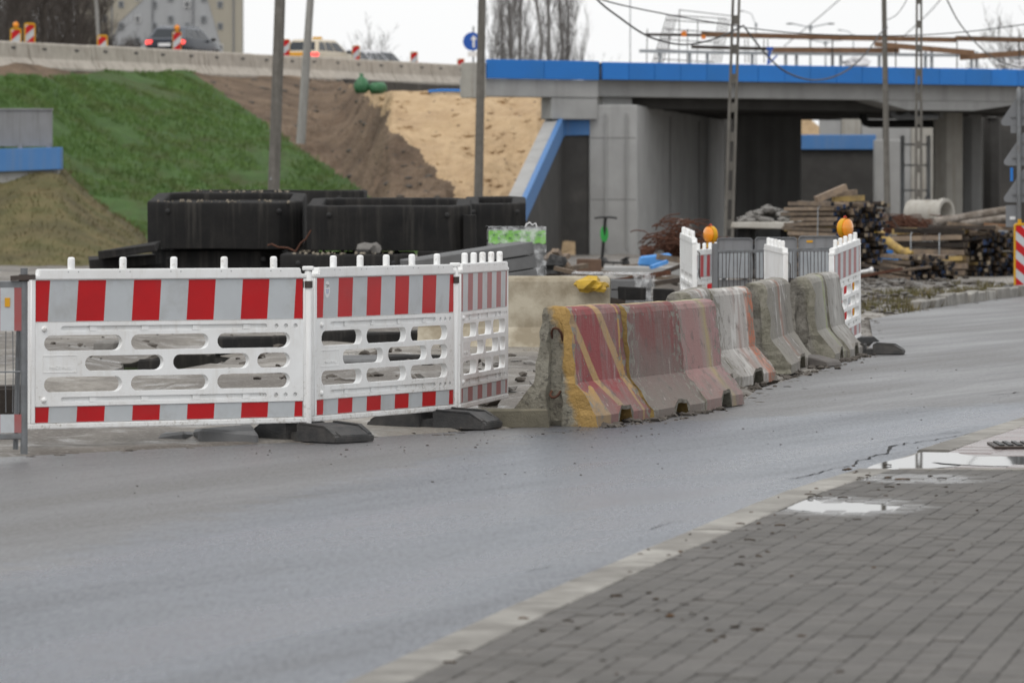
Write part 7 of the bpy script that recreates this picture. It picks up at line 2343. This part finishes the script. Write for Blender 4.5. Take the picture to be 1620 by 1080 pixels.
def tree(label, px, Y, zb, height, spread, upright, seed, m, nmain=22, twigs=5, r0=0.16, group='bare trees', levels=3, sx=1.0):
    o = thing('bare_tree', label, 'tree', (xw(px, Y), Y, zb), random.uniform(0, 6), group)
    tb, cb = tree_mesh(seed, height, spread, upright, nmain, twigs, r0, levels)
    tb.build('trunk', m, o, smooth=60); cb.build('crown', m, o, normals=False)
    return o
for i, (px, Y, h_) in enumerate(((795, 255, 14), (806, 262, 17), (824, 258, 19), (846, 250, 20), (866, 256, 21), (884, 262, 20), (900, 258, 18))):
    tree('tall narrow bare poplar behind the bridge, number of its row hidden in haze' if False else ('leftmost slim bare poplar of the row behind the bridge', 'second slim bare poplar from the left', 'broad dark poplar left of the row centre', 'dense dark poplar in the middle of the row', 'tall poplar right of the row centre', 'second poplar from the right', 'rightmost poplar of the row behind the bridge')[i],
         px, Y, 0.0, h_, 3.6, 0.95, 100 + i, MT['twig_pale'], nmain=40, twigs=6, r0=0.17, group='bare poplars behind the bridge')
for i, (px, Y, h_, s_) in enumerate(((945, 300, 10, 3.2), (965, 310, 9, 3.0))):
    tree(('pale small bare tree right of the poplars', 'second pale small bare tree right of the poplars')[i], px, Y, 0.0, h_, s_, 0.2, 120 + i, MT['twig_pale'], nmain=16, twigs=4, r0=0.12, group='small bare trees behind the bridge')
for i, (px, Y, h_, s_) in enumerate(((585, 330, 13.5, 3.4), (605, 335, 12.8, 3.2), (566, 340, 12.5, 3.0))):
    tree(('rounded bare tree behind the far cars', 'bare tree right of the rounded one behind the far cars', 'bare tree left of the rounded one behind the far cars')[i], px, Y, 0.0, h_, s_, 0.2, 130 + i, MT['twig'], nmain=16, twigs=5, r0=0.12, group='bare trees behind the far cars')
TL = ['tangled bare tree at the left edge of the upper road', 'dark bare tree behind the leftmost guide boards', 'bare tree between the guide boards and the lamp column', 'bare tree right behind the lamp column', 'low bare bush left of the apartment block', 'bare tree overlapping the left side of the apartment block', 'bare bush below the apartment block behind the dark car', 'thick bare tree at the far upper left', 'bare tree behind the slim lamp column']
for i, (px, Y, h_, s_) in enumerate(((-20, 215, 22, 5), (25, 220, 22, 4), (70, 218, 21, 4), (110, 224, 18, 3.2), (160, 230, 10.5, 2.4), (188, 228, 7.6, 2.2), (225, 235, 6.2, 2.0), (50, 232, 24, 4.5), (132, 236, 15, 2.8))):
    tree(TL[i], px, Y, 1.0, h_, s_, 0.25, 140 + i, MT['twig'], nmain=46, twigs=7, r0=0.2, group='bare trees behind the upper road')
for i, (px, Y, h_, s_) in enumerate(((-5, 245, 23, 4.5), (42, 250, 22, 4.0), (88, 247, 20, 3.6), (122, 252, 17, 3.0), (15, 262, 24, 4.5), (66, 265, 23, 4.0), (104, 262, 19, 3.0))):
    tree(('rear bare tree at the left edge', 'rear bare tree behind the second guide board', 'rear bare tree left of the lamp column', 'rear bare tree just behind the lamp column', 'farthest bare tree above the leftmost guide boards', 'farthest bare tree between guide boards and lamp column', 'farthest slim bare tree near the lamp column')[i], px, Y, 1.0, h_, s_, 0.3, 210 + i, MT['twig'], nmain=85, twigs=7, r0=0.14, group='rear bare trees behind the upper road')
for i, (px, Y, h_, s_) in enumerate(((225, 240, 7.0, 2.8), (258, 245, 6.6, 2.6), (310, 250, 6.0, 2.4), (360, 252, 5.8, 2.3), (190, 238, 7.8, 2.8))):
    tree(('dark bush behind the estate car, left of it', 'dark bush directly behind the estate car roof', 'dark bush under the apartment block right of the estate car', 'last low bush at the right corner of the apartment block', 'dark bush left of the estate car by the lamp column')[i], px, Y, 1.0, h_, s_, 0.1, 160 + i, MT['twig'], nmain=40, twigs=7, r0=0.12, group='dark bushes behind the estate car')
for i, (px, Y, h_, s_) in enumerate(((1585, 210, 8.8, 3.0), (1612, 214, 9.6, 3.2), (1560, 218, 7.6, 2.6), (1640, 216, 9.8, 3.2))):
    tree(('bare tree behind the rising plank rail at the right', 'largest bare tree at the right edge behind the bridge', 'low bare bush left of the right hand trees', 'bare tree just beyond the right edge')[i], px, Y, 0.0, h_, s_, 0.15, 180 + i, MT['twig'], nmain=20, twigs=5, r0=0.10, group='bare trees at the right behind the bridge')

# ------------------------------------------------------------------ apartment block
ab = thing('apartment_block', 'faded grey and beige apartment block behind the estate car', 'building', (xw(285, 340), 340, 0.0), math.radians(3))
x0, x1 = xw(120, 340) - xw(285, 340), xw(384, 340) - xw(285, 340)
MT['plaster'] = mat('grey_plaster', (0.36, 0.37, 0.38), (0.32, 0.33, 0.34), 0.3, 0.9, 0.04, 0.05, 10, stain=(0.27, 0.27, 0.28), sscale=0.2, samt=0.4, streak=True)
MT['plaster_beige'] = mat('beige_plaster', (0.36, 0.335, 0.28), (0.32, 0.30, 0.25), 0.3, 0.9, 0.04, 0.05, 10, stain=(0.3, 0.27, 0.22), sscale=0.2, samt=0.4, streak=True)
mb = MB(); mb.box(((x0 + x1) / 2, 6, 14), (x1 - x0, 12, 28)); mb.build('wall', MT['plaster'], ab)
hw_ = 0.15
mb = MB(); mb.prism([(x1 - 0.02, 0.5), (x1 - 0.02, 27.8), (x1 - 5.0, 27.8), (x1 - 2.5, 14.8), (x1 - 1.5, 11.4), (x1 - 1.0, 0.5)], -0.05, 0.0); mb.build('beige_field', MT['plaster_beige'], ab)
mb = MB(); mb.prism([(x0, 0.5), (x0 + 1.5, 9), (x0 + 3.1, 13.2), (x0 + 4.8, 14.8), (x0 + 6.2, 27.8), (x0, 27.8)], -0.05, 0.0); mb.build('beige_field', MT['plaster_beige'], ab)
MT['winglass'] = mat('dim_window_glass', (0.10, 0.105, 0.11), (0.14, 0.145, 0.15), 0.5, 0.25, 0.05, 0.0)
random.seed(91)
cwin = [x0 + 0.9 + 1.18 * k for k in range(int((x1 - x0 - 0.8) / 1.18))]
for k, xx in enumerate(cwin):
    for fl in range(10):
        z = 5.2 + fl * 1.55 + (0.5 if k % 2 else 0.0)
        fr = None
        mb = MB(); mb.box((xx, -0.075, z), (0.40, 0.05, 0.50)); fr = mb.build('window', MT['white'] if random.random() < 0.3 else MT['steel_grey'], ab)
        mb = MB(); mb.box((xx, -0.104, z), (0.32, 0.01, 0.42)); mb.build('pane', MT['winglass'], fr)
for k in range(4):
    mb = MB(); mb.box((x0 + 2.6 + k * 2.9, -0.09, 14), (0.10, 0.08, 27.6)); mb.build('seam', MT['sign_back'], ab)
mb = MB(); mb.box(((x0 + x1) / 2, 6, 28.2), (x1 - x0 + 0.4, 12.4, 0.4)); mb.build('roof', MT['sign_back'], ab)

# ------------------------------------------------------------------ loose matter
random.seed(95)
def sz(x, y): return site_z(x, y)
def ragged(name, label, cat, pts, smin, smax, m, n, zf, spread, kind='stuff', sq=(1.2, 1.0, 0.6), sub=1):
    mb = MB()
    for q in range(n):
        i = random.randrange(len(pts) - 1)
        t = random.random()
        x = lerp(pts[i][0], pts[i + 1][0], t); y = lerp(pts[i][1], pts[i + 1][1], t)
        x += random.gauss(0, spread); y += random.gauss(0, spread * 1.5)
        s = smin + (smax - smin) * random.random() ** 3
        if zf is sz and in_poly(x, y, PAVED) and dist_line(x, y, RL) > 0.12: continue
        mb.blob((x, y, zf(x, y) + s * 0.25), s, sub, 0.8, q * 0.37, sq)
    return single(name, label, cat, mb, m, kind=kind, smooth=40)
base_line = [(G(*a).x + 0.02, G(*a).y) for a, b_, *_ in ROW] + [(G(1362, 562).x, G(1362, 562).y)]
ragged('dirt', 'dark dirt and crumbs swept against the foot of the painted barriers', 'dirt', base_line, 0.008, 0.04, MT['clod'], 520, lambda x, y: 0.0, 0.08)
ragged('gravel', 'fine gravel and crumbs strewn on the asphalt along the barriers', 'gravel', [(G(420, 720).x, G(420, 720).y), (G(640, 705).x, G(640, 705).y), (G(840, 690).x, G(840, 690).y), (G(1000, 680).x, G(1000, 680).y)], 0.003, 0.010, MT['clod'], 90, lambda x, y: 0.0, 0.28)
ragged('mud_edge', 'ragged edge of mud along the left border of the road', 'mud', [p for p in RL if 24 < p[1] < 75], 0.006, 0.025, MT['clod'], 700, lambda x, y: -0.005, 0.12, sq=(1.8, 1.3, 0.3))
ragged('pebbles', 'scattered pebbles lying on the road surface', 'pebbles', [(-2.5, 25), (-0.5, 28), (1.0, 31), (3.0, 37), (4.5, 45)], 0.003, 0.008, MT['clod'], 130, lambda x, y: 0.0, 0.9)
def sz(x, y): return site_z(x, y)
ragged('rubble', 'broken stones and clods over the muddy building site', 'rubble', [(-3.2, 33), (-1.5, 36), (0.0, 38), (-2, 44), (-4, 50), (0, 52), (2, 54)], 0.01, 0.07, MT['clod'], 420, sz, 1.1)
ragged('rubble_pale', 'pale broken concrete pieces over the building site', 'rubble', [(-3.0, 34), (-1.0, 37), (0.6, 40), (-2, 46), (1.2, 52), (4.2, 62), (6, 72)], 0.012, 0.08, MT['stone'], 300, sz, 0.9, sq=(1.4, 1.1, 0.5))
ragged('verge_rubble', 'stones and lumps of earth on the verge before the timber stacks', 'rubble', [(4.4, 60), (5.0, 66), (6.8, 72), (8.5, 78), (5.5, 80), (7.0, 84)], 0.02, 0.08, MT['stone'], 420, sz, 0.7, sq=(1.5, 1.1, 0.45))
ragged('verge_earth', 'dark clods of earth on the verge before the timber stacks', 'dirt', [(4.6, 58), (5.0, 66), (6.8, 74), (8.5, 80), (5.5, 82), (7.5, 86)], 0.02, 0.08, MT['clod'], 520, sz, 0.8, sq=(1.5, 1.1, 0.5))
# verge grass
random.seed(96)
verts, faces = [], []
def blades(x, y, z, n, hmin, hmax, rr):
    for b in range(n):
        a = random.uniform(0, 6.28); h = random.uniform(hmin, hmax); r = random.uniform(0, rr); w = random.uniform(0.006, 0.014)
        bx, by = x + math.cos(a) * r, y + math.sin(a) * r
        i = len(verts)
        verts.extend([(bx - w, by, z - 0.03), (bx + w, by, z - 0.03), (bx + math.cos(a) * h * 0.6, by + math.sin(a) * h * 0.6, z + h)])
        faces.append((i, i + 1, i + 2))
for cx_, cy_, n in ((4.9, 63.5, 30), (5.5, 66, 36), (6.3, 69, 36), (7.2, 73, 40), (8.3, 78, 40), (7.6, 74, 30), (6.0, 72, 30)):
    for q in range(n):
        x, y = random.gauss(cx_, 0.35), random.gauss(cy_, 1.0)
        if in_poly(x, y, PAVED): continue
        blades(x, y, site_z(x, y), 12, 0.03, 0.14, 0.12)
me = bpy.data.meshes.new('verge_grass'); me.from_pydata(verts, [], faces); me.materials.append(MT['drygrass'])
tag(link_mesh('verge_grass', me), 'thin dry grass tufts on the verge before the timber stacks', 'grass', kind='stuff')
verts, faces = [], []
for q in range(2600):
    x = random.uniform(-16, -8); y = random.uniform(108, 125)
    px = CXP + x / y * FPX
    top = table([(-200, 3.0), (0, 1.9), (60, 2.25), (95, 2.2), (150, 1.3), (225, 0.35), (260, -0.45), (400, -0.6)], px)
    z = lerp(-0.55, top, smooth01(108, 124, y)) + 0.12 * nz(x, y, 1, 0.6) + 0.06 * nz(x, y, 5, 1.9)
    if z < -0.3: continue
    blades(x, y, z, 3, 0.03, 0.12, 0.15)
me = bpy.data.meshes.new('bank_grass'); me.from_pydata(verts, [], faces); me.materials.append(MT['drygrass'])
tag(link_mesh('bank_grass', me), 'dry grass tufts on the low bank at the left', 'grass', kind='stuff')

# kerb stones along the far verge
random.seed(97)
KV = Path([(5.0, 62.0), (6.1, 66.0), (7.75, 71.5), (9.8, 76.5)])
t = 2.2
vk = tag(bpy.data.objects.new('verge_kerb', None), 'uneven row of old kerb stones along the far side of the road', 'kerb', kind='structure')
COL.objects.link(vk)
while t < KV.s[-1] - 0.5:
    p, d, n = KV.at(t)
    L_ = random.uniform(0.7, 0.98)
    mb = MB(); mb.box((0, 0, 0), (0.17, L_, 0.26), None, 0.012)
    mb.build('kerb_stone', MT['kerb'], vk, bevel=0.015, loc=(p.x - 0.02 + random.uniform(-0.04, 0.04), p.y, 0.01 + random.uniform(-0.03, 0.02)), rot=(random.uniform(-0.04, 0.04), random.uniform(-0.06, 0.06), math.atan2(-d.x, d.y) + random.uniform(-0.05, 0.05)))
    t += L_ + 0.04
# leaf litter and twigs on the pavers
random.seed(98)
mb = MB()
def litter(x, y, big=1.0):
    a = random.uniform(0, 6.28)
    if random.random() < 0.45:
        L_ = random.uniform(0.015, 0.06) * big
        p0 = Vector((x, y, 0.036)); d = Vector((math.cos(a), math.sin(a) * 0.8, 0))
        mb.tube([p0 - Vector((0, 0, 0.003)), p0 + d * L_ * 0.5, p0 + d * L_ - Vector((0, 0, 0.002))], random.uniform(0.002, 0.004), 5)
    else:
        s = random.uniform(0.003, 0.010) * big
        mb.blob((x, y, 0.032), s, 1, 0.5, x * 7, (1.6, 1.1, 0.5))
for q in range(70):
    t = random.uniform(4.5, 18.5); p, d, n = KP.at(t); u = abs(random.gauss(0, 0.9)) + 0.03
    litter(p.x + n.x * u, p.y + n.y * u)
for cx_, cy_, nn, bg in ((0.72, 18.4, 9, 1.9), (0.95, 21.2, 9, 1.3), (0.8, 17.6, 5, 1.8), (2.05, 26.9, 14, 1.5), (1.65, 25.2, 5, 1.2), (1.25, 23.6, 6, 1.0)):
    for q in range(nn): litter(random.gauss(cx_, 0.12), random.gauss(cy_, 0.45), bg)
single('leaf_litter', 'dark twigs and rotted leaves scattered over the grey pavers', 'leaf litter', mb, mat('rotted_leaves', (0.06, 0.045, 0.032), (0.03, 0.024, 0.02), 20, 0.95, 0.03, 0.0, spec=0.1, stain=(0.16, 0.08, 0.03), sscale=6, samt=0.7, shift=0.56), kind='stuff')

# low dark slabs and kerb pieces lying on the mud behind the plastic barriers
for i, (a, b, y0_, y1_, m, lab) in enumerate(((338, 456, 533, 553, 'bitumen', 'dark low slab on the mud, seen through the right slots of the long panel'), (150, 186, 540, 556, 'stone', 'pale stone block on the mud behind the long panel'), (216, 252, 570, 586, 'bitumen', 'small dark slab seen through the middle slots of the long panel'),
        (498, 572, 524, 546, 'bitumen', 'dark slab behind the left slots of the stickered panel'), (574, 634, 527, 548, 'bitumen', 'dark slab behind the middle slots of the stickered panel'), (640, 722, 522, 546, 'bitumen', 'long dark slab behind the right slots of the stickered panel'),
        (528, 600, 566, 584, 'slab', 'grey kerb piece behind the second slot row of the stickered panel'), (606, 706, 562, 584, 'bitumen', 'dark slab behind the second slot row of the stickered panel'), (664, 730, 604, 628, 'slab', 'grey block low behind the stickered panel'), (1120, 1180, 474, 482, 'bitumen', 'dark slab under the mesh barrier before the grey boards'),
        (250, 300, 686, 700, 'slab', 'flat grey lump of cement under the long panel'), (306, 398, 680, 702, 'slab', 'dark wet lump under the long panel beside the rubber block'))):
    q = G((a + b) / 2, y1_)
    w_ = (b - a) / FPX * q.y; h_ = (y1_ - y0_) / FPX * q.y
    mb = MB(); mb.box((0, 0, h_ / 2 - 0.03), (w_, 0.45, h_ + 0.06), None, 0.02)
    o = single('low_slab', lab, 'slab', mb, MT[m], 'slabs lying on the mud behind the fence', bevel=0.02)
    o.location = (q.x, q.y + 0.24, 0); o.rotation_euler = (0, random.uniform(-0.03, 0.03), random.uniform(-0.25, 0.25))

# denser clutter between the pallets and the bridge foot
ragged('rubble_heap', 'broken concrete and brick rubble between the wrapped slabs and the bridge foot', 'rubble', [(xw(880, 70), 70), (xw(930, 74), 74), (xw(1000, 78), 78), (xw(1060, 80), 80), (xw(900, 90), 90)], 0.04, 0.20, MT['stone'], 260, sz, 0.5, sq=(1.3, 1.0, 0.7))
ragged('earth_heap', 'dark earth and scrap between the wrapped slabs and the bridge foot', 'dirt', [(xw(870, 66), 66), (xw(960, 68), 68), (xw(1040, 72), 72), (xw(1080, 90), 90), (xw(1180, 92), 92), (xw(1290, 88), 88)], 0.05, 0.24, MT['clod'], 300, sz, 0.6, sq=(1.4, 1.0, 0.6))
random.seed(131)
CL = ['dark plank leaning behind the yellow foil', 'thin rusty bar over the low wrapped slabs', 'splintered board near the scooter wheel', 'dark beam end left of the leaning white panel', 'weathered board before the low concrete wall', 'flat plank by the black rubbish bag', 'narrow lath crossing the wrapped slabs', 'short beam between the low wall and the white panel',
      'dark board under the rubble covered slab', 'plank end right of the rubble covered slab', 'brown board at the foot of the tall timber stack', 'dark strut beside the tall timber stack', 'crooked plank before the strapped stack', 'bent bar on the earth before the strapped stack']
for i, (px, py, Y, dx, dz, m) in enumerate(((955, 452, 62, 0.5, 0.12, 'wood_dark'), (990, 442, 64, 0.6, 0.10, 'rust'), (985, 421, 86, 0.5, 0.05, 'wood'), (1058, 428, 74, 0.4, 0.16, 'wood_dark'), (1010, 436, 76, 0.6, -0.06, 'wood'), (892, 434, 70, 0.4, 0.03, 'wood_dark'), (935, 438, 66, 0.5, -0.12, 'wood'), (1050, 446, 68, 0.35, 0.05, 'wood_dark'),
        (1180, 384, 88, 0.5, 0.04, 'wood_dark'), (1262, 388, 87, 0.4, 0.15, 'wood'), (1300, 424, 84, 0.5, 0.05, 'wood_dark'), (1395, 424, 85, 0.5, -0.08, 'wood_dark'), (1420, 428, 84, 0.6, 0.06, 'wood'), (1380, 434, 83, 0.5, 0.10, 'rust'))):
    A = P(px, py, Y); d = Vector((dx, random.uniform(-0.3, 0.3), dz))
    mb = MB(); mb.bar(A - d, A + d, random.uniform(0.06, 0.12), random.uniform(0.03, 0.07))
    single('scrap_plank', CL[i], 'timber', mb, MT[m], 'scrap planks over the site')
